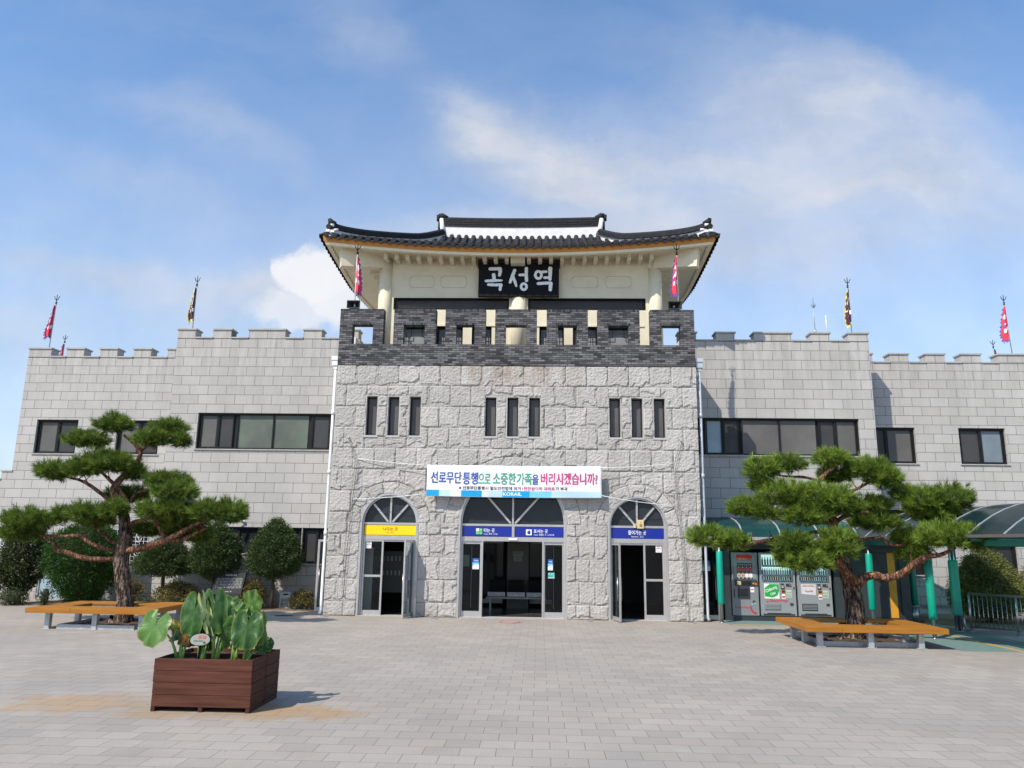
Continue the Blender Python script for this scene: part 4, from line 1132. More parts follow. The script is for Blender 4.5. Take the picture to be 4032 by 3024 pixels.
def panel_sign(name, label, x0, x1, z0, z1, y, mat, cat='sign'):
    s = thing(name, label, cat, ((x0+x1)/2, y, z0))
    b = MB(); b.box(x0, x1, y, y+.03, z0, z1); b.build('panel', mat, s)
    return s
M['sign_yellow'] = ink('sign_yellow', (.86, .60, .0), .35); M['sign_blue'] = ink('sign_blue', (.006, .020, .26), .3)
s = panel_sign('exit_sign', 'yellow sign with brown Korean lettering over the left doorway', -4.145, -2.70, 2.17, 2.435, .095, M['sign_yellow'])
letters('나오는 곳', -3.62, -3.22, 2.29, 2.385, .0935, M['ink_brown'], s, .012); letters('Exit  出口', -3.52, -3.33, 2.22, 2.262, .0935, M['ink_brown'], s)
s = panel_sign('tracks_sign', 'blue sign with green and white number tiles over the centre doorway', -1.40, -.04, 2.17, 2.44, .095, M['sign_blue'])
letters('타는 곳', -.815, -.515, 2.28, 2.385, .0935, M['ink_white'], s, .018); letters('Tracks  乘车  のりば', -.815, -.43, 2.212, 2.258, .0935, M['ink_white'], s, .008)
M['sign_green'] = ink('sign_green', (.12, .50, .10))
for i, (x, z) in enumerate(((-1.03, 2.306), (-.940, 2.306), (-1.03, 2.222), (-.940, 2.222))):
    b = MB(); b.box(x, x+.082, .092, .0945, z, z+.078); b.build('number_tile', M['white'] if i == 0 else M['sign_green'], s, bevel=.004)
    letters(('KTX', '새마을', '무궁화', '누리로')[i], x+.012, x+.068, z+.03, z+.05, .0905, M['ink_black'] if i == 0 else M['ink_white'], s)
s = panel_sign('tickets_sign', 'blue sign with a round hand and ticket pictogram over the centre doorway', .055, 1.385, 2.17, 2.44, .095, M['sign_blue'])
letters('표사는 곳', .57, .955, 2.275, 2.38, .0935, M['ink_white'], s, .018); letters('Tickets  售票处  きっぷ売り場', .57, 1.13, 2.207, 2.252, .0935, M['ink_white'], s, .008)
b = MB(); b.box(.355, .515, .091, .0945, 2.215, 2.372); b.build('pictogram_plate', M['white'], s, bevel=.01)
b = MB(); b.disc((.435, .0895, 2.285), .045, 'y', 16, .002); b.bar((.40, .0885, 2.33), (.47, .0885, 2.25), .018, .002, upv=(0, 1, 0)); b.bar((.44, .0875, 2.35), (.455, .0875, 2.32), .03, .002, upv=(0, 1, 0)); b.build('pictogram', M['sign_blue'], s)
s = panel_sign('entrance_sign', 'blue sign with white Korean lettering alone over the right doorway', 2.685, 4.155, 2.165, 2.435, .095, M['sign_blue'])
letters('들어가는 곳', 3.17, 3.66, 2.265, 2.385, .0935, M['ink_white'], s, .018); letters('Entrance  入口', 3.26, 3.58, 2.195, 2.243, .0935, M['ink_white'], s, .008)

# banner
bn = thing('banner', 'white cloth banner with blue, green and pink Korean slogan roped across the facade', 'banner', (0, -.25, 3.23))
BX0, BX1, BZ0, BZ1 = -2.40, 2.43, 3.235, 4.10
def cloth(x, z):
    t = (x-BX0)/(BX1-BX0); q = (z-BZ0)/(BZ1-BZ0)
    sag = -.035*math.sin(math.pi*t)*(1-.3*q)
    wr = .012*math.sin(x*5.1+z*3)+.008*math.sin(x*13+z*9)+.010*math.sin((z+.25*x)*11)*min(1, .25+abs(t-.5)*2)
    return (x, -.25+wr-.03*math.sin(math.pi*t), z+sag*.5)
def cloth_patch(b, x0, x1, z0, z1, off, mi=0, skew=0, nx=40, nz=10):
    vs, fs = [], []
    for i in range(nx+1):
        for j in range(nz+1):
            q = j/nz; x = x0+(x1-x0)*i/nx+skew*(1-q); z = z0+(z1-z0)*q
            x = max(BX0, min(BX1, x)); p = cloth(x, z); vs.append((p[0], p[1]-off, p[2]))
    for i in range(nx):
        for j in range(nz): a = i*(nz+1)+j; fs.append((a, a+nz+1, a+nz+2, a+1))
    b.add(vs, fs, mi, True)
M['cloth'] = simple('banner_cloth', (.76, .75, .78), .8, var=.03, scale=3)
for n_, c in (('band_blue', (.0, .30, .62)), ('band_light', (.45, .62, .80)), ('band_pale', (.62, .66, .78)), ('band_mid', (.17, .52, .74))): M[n_] = ink(n_, c, .8)
b = MB(); cloth_patch(b, BX0, BX1, BZ0, BZ1, 0, nx=90, nz=20); o = b.build('cloth', M['cloth'], bn)
sol = o.modifiers.new('thickness', 'SOLIDIFY'); sol.thickness = .003; sol.offset = 1
for (a, c, m) in ((-2.40, -2.05, 'band_blue'), (-2.05, -1.74, 'band_light'), (-1.74, -1.44, 'band_pale'), (-1.44, -.865, 'band_blue'), (-.865, -.66, 'band_pale'), (-.66, -.30, 'band_light'), (-.30, 0.45, 'band_blue'), (.45, 1.05, 'band_mid'), (1.05, 2.40, 'band_light')):
    b = MB(); cloth_patch(b, a, c, 3.245, 3.415, .004, nx=max(4, int((c-a)*18)), nz=5); b.build('printed_band', M[m], bn)
def banner_text(t, x0, x1, z0, z1, m, bold=.0):
    letters(t, x0, x1, z0, z1, 0, M[m], bn, bold, fn=lambda x, z: (lambda p: (p[0], p[1]-.007, p[2]))(cloth(x, z)))
for t, a, c, z0, z1, m in (('선로무단', -2.28, -1.44, 3.60, 3.915, 'ink_blue'), ('통행', -1.395, -.985, 3.58, 3.905, 'ink_blue'), ('으로', -.965, -.635, 3.61, 3.875, 'ink_green'),
        ('소중한', -.563, .06, 3.585, 3.905, 'ink_green'), ('가족', .10, .505, 3.59, 3.90, 'ink_green'), ('을', .52, .69, 3.60, 3.865, 'ink_blue'), ('버리시겠습니까?', .76, 2.31, 3.595, 3.91, 'ink_pink')):
    banner_text(t, a, c, z0, z1, m, .032)
banner_text('※ 선로무단통행시 철도안전법에 의거', -1.50, .20, 3.435, 3.53, 'ink_black', .03)
banner_text('1천만원이하 과태료', .25, 1.14, 3.435, 3.53, 'ink_pink', .03); banner_text('가 부과', 1.16, 1.49, 3.435, 3.53, 'ink_black', .03)
banner_text('KORAIL', -.28, .23, 3.285, 3.375, 'ink_white', .05)
b = MB()
def rope(a, c, r=.008, sag=.03, n=8):
    a, c = Vector(a), Vector(c)
    b.tube([a.lerp(c, k/n)-Vector((0, 0, sag*math.sin(math.pi*k/n))) for k in range(n+1)], r, 5)
rope(cloth(BX0, 4.09), (-4.43, -.07, 4.28)); rope(cloth(BX0, 3.30), (-4.52, -.07, 3.14)); rope(cloth(BX1, 4.07), (4.42, -.07, 4.22)); rope(cloth(BX1, 3.30), (4.45, -.07, 3.06))
b.build('rope', M['ink_white'], bn)
for s, lab in ((-1, 'left pair of thin hoist cords hanging down the rock face beside the yellow-signed doorway'), (1, 'right pair of thin hoist cords hanging down the rock face by the downpipe')):
    h = thing('hoist_cord', lab, 'cord', (s*4.55, -.08, .5), 'banner hoist cords')
    xs_ = [(-4.70, 4.86), (-4.44, 4.2), (-4.52, 3.1), (-4.60, 1.8), (-4.62, .58)] if s < 0 else [(4.66, 4.86), (4.46, 4.1), (4.52, 3.1), (4.63, 1.8), (4.66, .55)]
    for o_ in (-.022, .022):
        b = MB(); b.tube([(x+o_*(1+.5*(i % 2)), -.085, z) for i, (x, z) in enumerate(xs_)], .006, 5); b.build('cord', simple('grey_cord', (.17, .16, .15), .8) if 'cord' not in M else M['cord'], h)
    b = MB(); b.tube([(xs_[0][0], 0, 4.88), (xs_[0][0], -.10, 4.88)], .012, 6); b.disc((xs_[0][0], -.085, 4.86), .03, 'x', 12, .02); b.disc((xs_[-1][0], -.085, xs_[-1][1]), .022, 'x', 12, .02)
    b.build('pulley', M['galv'], h)
# alarm box over the right doorway
a = thing('alarm_box', 'cream alarm sounder box on the transom of the right doorway', 'alarm box', (3.52, 0, 2.40))
M['alarm'] = simple('cream_plastic', (.62, .50, .26), .45, var=.05)
b = MB(); b.box(3.42, 3.60, .03, .10, 2.43, 2.67); b.build('housing', M['alarm'], a, bevel=.015)
b = MB(); b.box(3.475, 3.545, .024, .029, 2.49, 2.56)
for k in range(4): b.box(3.48, 3.54, .019, .0235, 2.50+k*.014, 2.506+k*.014)
b.disc((3.51, .027, 2.60), .016, 'y', 12, .004); b.build('grille', simple('tan_plastic', (.36, .27, .13), .5), a)
b = MB(); b.box(3.31, 3.38, .04, .10, 2.45, 2.56); b.build('junction_box', M['alarm'], a, bevel=.006)
# no smoking stickers
def smoke_sticker(x0, x1, z0, z1, y, label):
    s = thing('no_smoking_sticker', label, 'sticker', ((x0+x1)/2, y, z0), 'no smoking stickers')
    b = MB(); b.box(x0, x1, y, y+.003, z0, z1); b.build('sheet', M['white'], s, bevel=.001)
    cx, w = (x0+x1)/2, x1-x0; cz = z1-w*.36
    b = MB(); b.tube([(cx+math.cos(t)*w*.2, y-.002, cz+math.sin(t)*w*.2) for t in [2*math.pi*k/20 for k in range(21)]], w*.035, 5)
    b.bar((cx-w*.14, y-.003, cz+w*.14), (cx+w*.14, y-.003, cz-w*.14), w*.05, .002, upv=(0, 1, 0)); b.build('prohibition_ring', M['ink_red'], s)
    letters('금연구역', cx-w*.36, cx+w*.36, z0+(z1-z0)*.38, z0+(z1-z0)*.52, y-.001, M['ink_black'], s, .02)
    for i, (t, m) in enumerate((('이 건물은 금연구역으로 지정', 'ink_red'), ('흡연시 과태료가 부과됩니다', 'ink_red'), ('곡성군 보건소', 'ink_black'))):
        letters(t, cx-w*.36, cx+w*.36, z0+(z1-z0)*(.26-.09*i), z0+(z1-z0)*(.31-.09*i), y-.001, M[m], s)
smoke_sticker(-4.10, -3.94, 1.80, 2.03, .135, 'white no-smoking sticker on the glass below the yellow sign')
smoke_sticker(3.92, 4.08, 1.80, 2.03, .135, 'white no-smoking sticker on the glass below the right-hand blue sign')
def door_poster(x0, x1, z0, z1, y, label, text):
    s = thing('door_poster', label, 'sticker', ((x0+x1)/2, y, z0), 'blue and white door stickers')
    b = MB(); b.box(x0, x1, y, y+.003, z0, z1); b.build('sheet', M['white'], s)
    h = z1-z0; w = x1-x0
    b = MB(); n = 10
    b.add([(x0, y-.002, z0+h*.5)]+[(x0+w*k/n, y-.002, z0+h*(.30+.16*math.sin(math.pi*k/n*.8))) for k in range(n+1)]+[(x1, y-.002, z0+h*.72), (x0, y-.002, z0+h*.62)], [tuple(range(n+4))])
    b.build('light_wave', M['band_mid'], s)
    b = MB(); b.box(x0, x1, y-.0035, y-.0015, z0+h*.62, z1); b.build('blue_field', simple('poster_blue', (.01, .10, .42), .4, var=.04) if 'poster' not in M else M['poster'], s)
    letters(text, x0+w*.2, x1-w*.1, z0+h*.72, z0+h*.86, y-.0045, M['ink_white'], s, .02); letters('KORAIL', x0+w*.25, x0+w*.6, z0+h*.06, z0+h*.10, y-.001, M['ink_blue'], s)
door_poster(-1.11, -.93, 1.28, 1.57, .125, 'blue and white sticker on the left sliding door of the centre entrance', '자동문')
door_poster(.965, 1.10, 1.28, 1.57, .125, 'blue and white sticker on the right sliding door above the green sticker', '자동문')
door_poster(5.24, 5.46, 1.32, 1.60, .49, 'blue and white sticker on the side door left of the vending booth', '출입문')
s = thing('defibrillator_sticker', 'small turquoise sticker with white letters on the right sliding door', 'sticker', (1.06, .125, 1.06))
b = MB(); b.box(.97, 1.15, .125, .128, 1.09, 1.22); b.build('sheet', simple('turquoise', (.0, .33, .30), .4, var=.03), s)
b = MB(); b.box(.97, 1.15, .125, .128, 1.07, 1.088); b.build('white_edge', M['white'], s)
letters('AED', 1.04, 1.13, 1.165, 1.20, .1235, M['ink_white'], s, .03); letters('자동심장충격기', .985, 1.09, 1.12, 1.14, .1235, M['ink_white'], s, .01)
b = MB(); b.disc((1.0, .1235, 1.182), .016, 'y', 12, .002); b.bar((1.12, .1235, 1.11), (1.12, .1235, 1.145), .016, .002, upv=(0, 1, 0)); b.build('heart_symbol', M['ink_white'], s)
s = thing('paper_notice', 'grey paper notice taped to the pillar inside the entrance hall', 'notice', (.05, 2.99, 1.3))
b = MB(); b.box(-.10, .22, 2.985, 2.995, 1.62, 1.74); b.box(-.07, .19, 2.985, 2.995, 1.44, 1.619); b.build('sheet', simple('grey_paper', (.35, .35, .35), .8), s)
letters('안내문 맞이방 이용', -.08, .20, 1.66, 1.70, 2.983, M['ink_black'], s, .01)
b = MB(); [b.box(-.05, .17, 2.982, 2.9835, 1.47+k*.035, 1.475+k*.035) for k in range(4)]; b.build('printed_lines', M['ink_black'], s)
s = thing('paper_sheet', 'blank pale sheet stuck inside the left glass of the centre entrance', 'notice', (-1.33, .175, 1.35))
b = MB(); b.box(-1.40, -1.20, .175, .178, 1.35, 1.66); b.build('sheet', simple('pale_green_paper', (.36, .42, .36), .8), s)

# waiting seats in the hall
ws = thing('waiting_bench', 'row of three dark perforated metal seats inside the centre doors', 'bench', (.05, 2.3, 0))
M['seat_metal'] = simple('dark_seat_metal', (.10, .105, .11), .4, metal=.4)
for k in range(3):
    x = -.80+k*.58
    b = MB(); b.box(x, x+.52, 2.05, 2.5, .42, .445); o = b.build('seat', M['seat_metal'], ws, bevel=.01)
    b = MB(); b.box(x, x+.52, 2.04, 2.06, .44, .56)
    b.build('seat_lip', M['galv'], o)
    b = MB()
    for i in range(9):
        for j in range(3): b.disc((x+.06+i*.05, 2.035, .465+j*.035), .008, 'y', 6, .004)
    b.build('perforation', M['ink_black'], o)
    b = MB(); rect_frame(b, x+.01, x+.51, .50, .90, .02, 2.50, 2.53); b.box(x+.04, x+.48, 2.51, 2.52, .53, .88); b.build('backrest', M['lattice'], ws)
b = MB(); b.box(-.85, .93, 2.2, 2.26, .36, .41); b.build('beam', M['galv'], ws)
for x in (-.75, .80):
    b = MB(); b.box(x, x+.05, 2.2, 2.25, .02, .36); b.box(x, x+.05, 2.0, 2.5, .02, .05); b.build('leg', M['galv'], ws)

# loudspeakers
def horn(x, label):
    t = thing('horn_loudspeaker', label, 'loudspeaker', (x, .1, 8.68), 'horn loudspeakers')
    b = MB(); z0, z1, w = 8.70, 8.94, .20
    f = [(x-w, -.06, z0), (x+w, -.06, z0), (x+w, -.06, z1), (x-w, -.06, z1)]
    i_ = [(x-w+.02, -.06, z0+.02), (x+w-.02, -.06, z0+.02), (x+w-.02, -.06, z1-.02), (x-w+.02, -.06, z1-.02)]
    c = [(x-.05, .18, 8.79), (x+.05, .18, 8.79), (x+.05, .18, 8.86), (x-.05, .18, 8.86)]
    bk = [(x-.09, .24, 8.75), (x+.09, .24, 8.75), (x+.09, .24, 8.90), (x-.09, .24, 8.90)]
    vs = f+i_+c+bk
    fs = [(0, 1, 5, 4), (1, 2, 6, 5), (2, 3, 7, 6), (3, 0, 4, 7)]+[(4+k, 4+(k+1) % 4, 8+(k+1) % 4, 8+k) for k in range(4)]+[(8, 9, 10, 11)]+[(k, (k+1) % 4, 12+(k+1) % 4, 12+k) for k in range(4)]+[(12, 13, 14, 15)]
    b.add(vs, fs); b.build('horn', M['horn'], t)
    b = MB(); b.disc((x, .12, 8.825), .03, 'y', 14, .05); b.build('driver_tip', M['galv'], t)
    b = MB(); b.box(x-.03, x+.03, .02, .20, 8.683, 8.72); b.build('foot', M['galv'], t)
M['horn'] = simple('dark_grey_horn', (.03, .035, .033), .5)
horn(-4.79, 'dark horn loudspeaker on the left end merlon of the brick parapet'); horn(4.61, 'dark horn loudspeaker on the right end merlon of the brick parapet')

# flags
M['f_red'] = simple('flag_red', (.62, .035, .075), .7, var=.08); M['f_purple'] = simple('flag_purple', (.10, .07, .30), .7)
M['f_maroon'] = simple('flag_maroon', (.085, .028, .045), .7); M['f_yellow'] = simple('flag_yellow', (.72, .62, .08), .7); M['f_white'] = simple('flag_white', (.72, .72, .74), .7)
def flag(x, y, z0, z1, zf, label, scheme, side=-1, drop=1.25, width=.26, seed=0, lean=0, pm=None, foot=0):
    """pole from z0 to z1 with trident tip up to zf; cloth hangs gathered from the top"""
    t = thing('battlement_flag', label, 'flag', (x, y, z0), 'flags on the battlements')
    tx = lambda z: x+lean*(z-z0)
    b = MB(); b.tube([(x, y, z0-foot), (tx(z1), y, z1)], .016, 8); b.build('pole', pm or M['galv'], t)
    b = MB(); h = zf-z1; c = tx(z1)
    b.tube([(c, y, z1), (c, y, z1+h*.45)], .014, 6)
    for q in (.12, .25): b.disc((c, y, z1+h*q), .035, 'z', 12, .014)
    b.tube([(c, y, z1+h*.4), (c, y, zf)], [.016, .010], 6)
    for s in (-1, 1): b.tube([(c, y, z1+h*.5), (c+s*.055, y, z1+h*.56), (c+s*.075, y, z1+h*.75), (c+s*.10, y, z1+h*.85)], [.014, .012, .011, .008], 6)
    b.build('trident_finial', M['lattice'], t)
    rr = random.Random(seed); NU, NV = 26, 12
    ma, mb_ = scheme
    vs = []
    for i in range(NU+1):
        q = i/NU; w = .8*width*(.10+.90*min(1, q*1.5)**.8)*(1-.18*max(0, q-.75)/.25)
        for j in range(NV+1):
            p = j/NV
            f = math.sin(p*9+q*3+seed)*.030*(.3+q)+math.sin(p*17+seed*2+q*5)*.014
            xx = tx(z1-drop*q)+side*(p*w)+side*math.sin(q*6+seed)*.015*q
            zz = z1-.03-drop*q-p*.16*math.sin(q*2.2)+.03*math.sin(p*8+seed)*q
            vs.append((xx+.2*f, y-.02-f-.05*math.sin(math.pi*p), zz))
    fs = [(i*(NV+1)+j, i*(NV+1)+j+1, (i+1)*(NV+1)+j+1, (i+1)*(NV+1)+j) for i in range(NU) for j in range(NV)]
    b = MB()
    for k, fc in enumerate(fs):
        i, j = divmod(k, NV); q, p = i/NU, j/NV
        mi = 0
        if q > .93 or p > .86+.07*((i//2) % 2) or (.50 < q < .56 and p > .3): mi = 1
        elif .22 < q < .48 and .28+.5*(q-.22) < p < .62+.2*math.sin(q*25+seed): mi = 2
        elif .60 < q < .72 and (p < .25 or .45 < p < .6): mi = 2
        b.add([vs[a] for a in fc], [(0, 1, 2, 3)], mi, True)
    # serrated edge teeth
    for k in range(9):
        i = int(NU*(k+.6)/9.5); a = vs[i*(NV+1)+NV]; c2 = vs[min(NU, i+2)*(NV+1)+NV]
        b.add([a, c2, ((a[0]+c2[0])/2+side*.055, a[1]-.01, (a[2]+c2[2])/2-.035)], [(0, 1, 2)], 1)
    for k in range(4):
        a = vs[NU*(NV+1)+k*3]; c2 = vs[NU*(NV+1)+k*3+3]; b.add([a, c2, ((a[0]+c2[0])/2, a[1]-.01, (a[2]+c2[2])/2-.07)], [(0, 1, 2)], 1)
    b.build('flag_cloth', [M[ma], M[mb_], M['f_white']], t)
RP, MY = ('f_red', 'f_purple'), ('f_maroon', 'f_yellow')
flag(-4.80, .12, 8.69, 10.42, 10.78, 'drooping red flag with purple edge behind the left loudspeaker', RP, 1, 1.15, .25, 1, pm=M['white'])
flag(4.74, .12, 8.69, 10.40, 10.78, 'drooping red flag with purple edge behind the right loudspeaker', RP, -1, 1.15, .25, 2.4, pm=M['white'])
flag(-16.38, YO+.2, 8.38, 9.98, 10.36, 'furled red flag on the far left end of the left wing', RP, -1, 1.1, .26, 3, lean=.02)
flag(-10.80, YI+.2, 8.75, 10.24, 10.64, 'maroon and yellow flag on the higher part of the left wing', MY, -1, 1.10, .22, 4)
flag(-17.95, 7.0, 7.4, 9.42, 9.76, 'red flag mostly hidden behind the left wing battlements', RP, -1, 1.1, .2, 5)
flag(10.70, YI+.2, 8.71, 10.24, 10.62, 'maroon and yellow flag on the higher part of the right wing', MY, -1, 1.15, .22, 6, lean=-.01)
flag(16.40, YO+.2, 8.34, 10.06, 10.44, 'red flag blown to the left on the far right battlements', RP, -1, 1.15, .34, 7.5, lean=-.04)
flag(17.72, 7.0, 7.4, 9.38, 9.73, 'small maroon and yellow flag mostly hidden behind the right battlements', MY, 1, 1.0, .2, 8)
t = thing('lightning_rod', 'thin lightning rod with forked tip on the right wing', 'lightning rod', (9.55, 2.62, 8.71))
b = MB(); b.tube([(9.55, 2.62, 8.71), (9.55, 2.62, 8.86)], .045, 10); b.build('base', M['galv'], t)
b = MB(); b.tube([(9.55, 2.62, 8.86), (9.55, 2.62, 9.62)], .013, 8); b.build('mast', M['galv'], t)
b = MB(); b.tube([(9.55, 2.62, 9.55), (9.55, 2.62, 9.92)], [.012, .004], 6)
for k in range(4): a_ = k*math.pi/2+.3; b.tube([(9.55, 2.62, 9.58), (9.55+.10*math.cos(a_), 2.62+.10*math.sin(a_), 9.70)], [.010, .004], 5)
b.build('forked_tip', M['lattice'], t)
b = MB(); b.tube([(0, 0, 0), (0, 0, .64)], [.016, .012], 8); b.tube([(0, 0, 0), (0, 0, .05)], .03, 8)
o = b.build('antenna', M['white']); o.location = (9.92, 2.62, 8.70); tag(o, 'short white antenna rod beside the lightning rod', 'antenna')
t = thing('security_camera', 'small white security camera on the left wing wall above the strip window', 'camera', (-8.5, YI, 2.52))
b = MB(); b.tube([(-8.45, YI, 2.52), (-8.45, YI-.06, 2.52)], .05, 12); b.tube([(-8.45, YI-.06, 2.52), (-8.62, YI-.12, 2.54)], .015, 6); b.build('bracket', M['white'], t)
b = MB(); b.tube([(-8.58, YI-.14, 2.56), (-8.80, YI-.30, 2.52)], [.035, .04], 10); b.build('housing', M['white'], t)

# ground details
M['worn_red'] = simple('worn_red_marking', (.42, .12, .09), .8, var=.3, scale=15)
def disc_ground(x, y, r, label, name, cat, mats, ring=None, grp=None):
    t = thing(name, label, cat, (x, y, 0), grp)
    b = MB(); b.disc((x, y, .006), r, 'z', 28, .006); b.build('lid' if ring is None else 'plate', mats, t)
    b = MB(); w_ = .03 if ring is None else .05; z_ = .0115 if ring is None else .0112; nn = 36
    vs = [(x+math.cos(2*math.pi*k/nn)*r_, y+math.sin(2*math.pi*k/nn)*r_, zz) for zz in (.001, z_) for r_ in (r-w_*.5, r+w_*.5) for k in range(nn)]
    b.add(vs, [(2*nn+k, 2*nn+(k+1) % nn, 3*nn+(k+1) % nn, 3*nn+k) for k in range(nn)]+[(nn+k, nn+(k+1) % nn, 3*nn+(k+1) % nn, 3*nn+k) for k in range(nn)])
    b.build('rim', M['galv'] if ring is None else M['worn_red'], t)
    return t
disc_ground(-6.1, -.37, .27, 'round rusty manhole cover in the paving by the small side door', 'manhole_cover', 'manhole cover', simple('rusty_iron', (.07, .045, .035), .7, var=.3, scale=12))
M['lamp_lens'] = simple('ground_lamp_lens', (.16, .17, .16), .2)
for x, y, lab in ((-5.05, -.30, 'round recessed ground lamp at the left corner of the stone block'), (-2.05, -.42, 'round recessed ground lamp between the left and centre doorways'), (2.05, -.42, 'round recessed ground lamp between the centre and right doorways'), (4.75, -.34, 'round recessed ground lamp at the right corner of the stone block')):
    disc_ground(x, y, .11, lab, 'ground_lamp', 'ground light', M['lamp_lens'], grp='recessed ground lamps')
t = disc_ground(-.02, -.95, .25, 'worn red no-smoking circle painted on the paving before the centre doors', 'no_smoking_marking', 'floor marking', simple('worn_white_marking', (.34, .315, .29), .8, var=.2, scale=20), ring=.016)
b = MB(); b.bar((-.19, -.78, .0115), (.15, -1.12, .0115), .03, .003); b.build('bar', M['worn_red'], t)

# ------------------------------------------------------------------ vegetation helpers
NR = np.random.RandomState(11)
def leaf_object(name, mat, parent, V, F, tone):
    """V (n,3) world, F (m,k) faces, tone (m,) -> one mesh with a per-face tone"""
    me = bpy.data.meshes.new(name); off = np.array(BASE[parent]) if parent is not None else np.zeros(3)
    V = np.asarray(V)-off; k = F.shape[1]; m = len(F)
    me.vertices.add(len(V)); me.vertices.foreach_set('co', V.ravel())
    me.loops.add(m*k); me.loops.foreach_set('vertex_index', F.astype(np.int32).ravel())
    me.polygons.add(m); me.polygons.foreach_set('loop_start', (np.arange(m)*k).astype(np.int32))
    me.update(calc_edges=True)
    at = me.attributes.new('tone', 'FLOAT', 'FACE'); at.data.foreach_set('value', np.clip(tone, 0, 1).astype(np.float32))
    me.materials.append(mat)
    o = bpy.data.objects.new(name, me); COL.objects.link(o)
    if parent is not None: o.parent = parent; BASE[o] = BASE[parent]
    return o
def unit(v): return v/np.maximum(np.linalg.norm(v, axis=-1, keepdims=True), 1e-9)
def needles(centers, dirs, n, length, width, tone, spread=.9, curl=.25):
    """spiky tufts: n thin blades fanning out of every centre"""
    C = np.repeat(centers, n, 0); D = np.repeat(dirs, n, 0); T = np.repeat(tone, n)
    d = unit(D+NR.normal(0, spread, C.shape)); L = length*NR.uniform(.65, 1.15, (len(C), 1))
    s = unit(np.cross(d, NR.normal(0, 1, C.shape)))*width*.5
    st = C+NR.normal(0, .012, C.shape)
    mid = st+d*L*.5; tip = st+d*L+np.array([0, 0, 1])*L*curl*.3
    V = np.stack([st-s*.6, st+s*.6, mid+s, tip, mid-s], 1).reshape(-1, 3)
    F = np.arange(len(C))[:, None]*5+np.array([0, 1, 2, 3, 4])
    return V, F, np.clip(T+NR.normal(0, .12, len(C)), 0, 1)
def pad_centers(c, r, n, inner=.35):
    u = unit(NR.normal(0, 1, (n, 3))); rad = inner+(1-inner)*NR.uniform(0, 1, (n, 1))**.45
    lump = 1+.16*np.sin(u[:, :1]*5+c[0]*9)*np.sin(u[:, 2:]*4+c[2]*7)+.10*np.sin(u[:, 1:2]*11+c[0]*5)
    p = u*rad*lump; p[:, 2] = np.where(p[:, 2] < 0, p[:, 2]*.62, p[:, 2])
    return np.array(c)+p*np.array(r), u
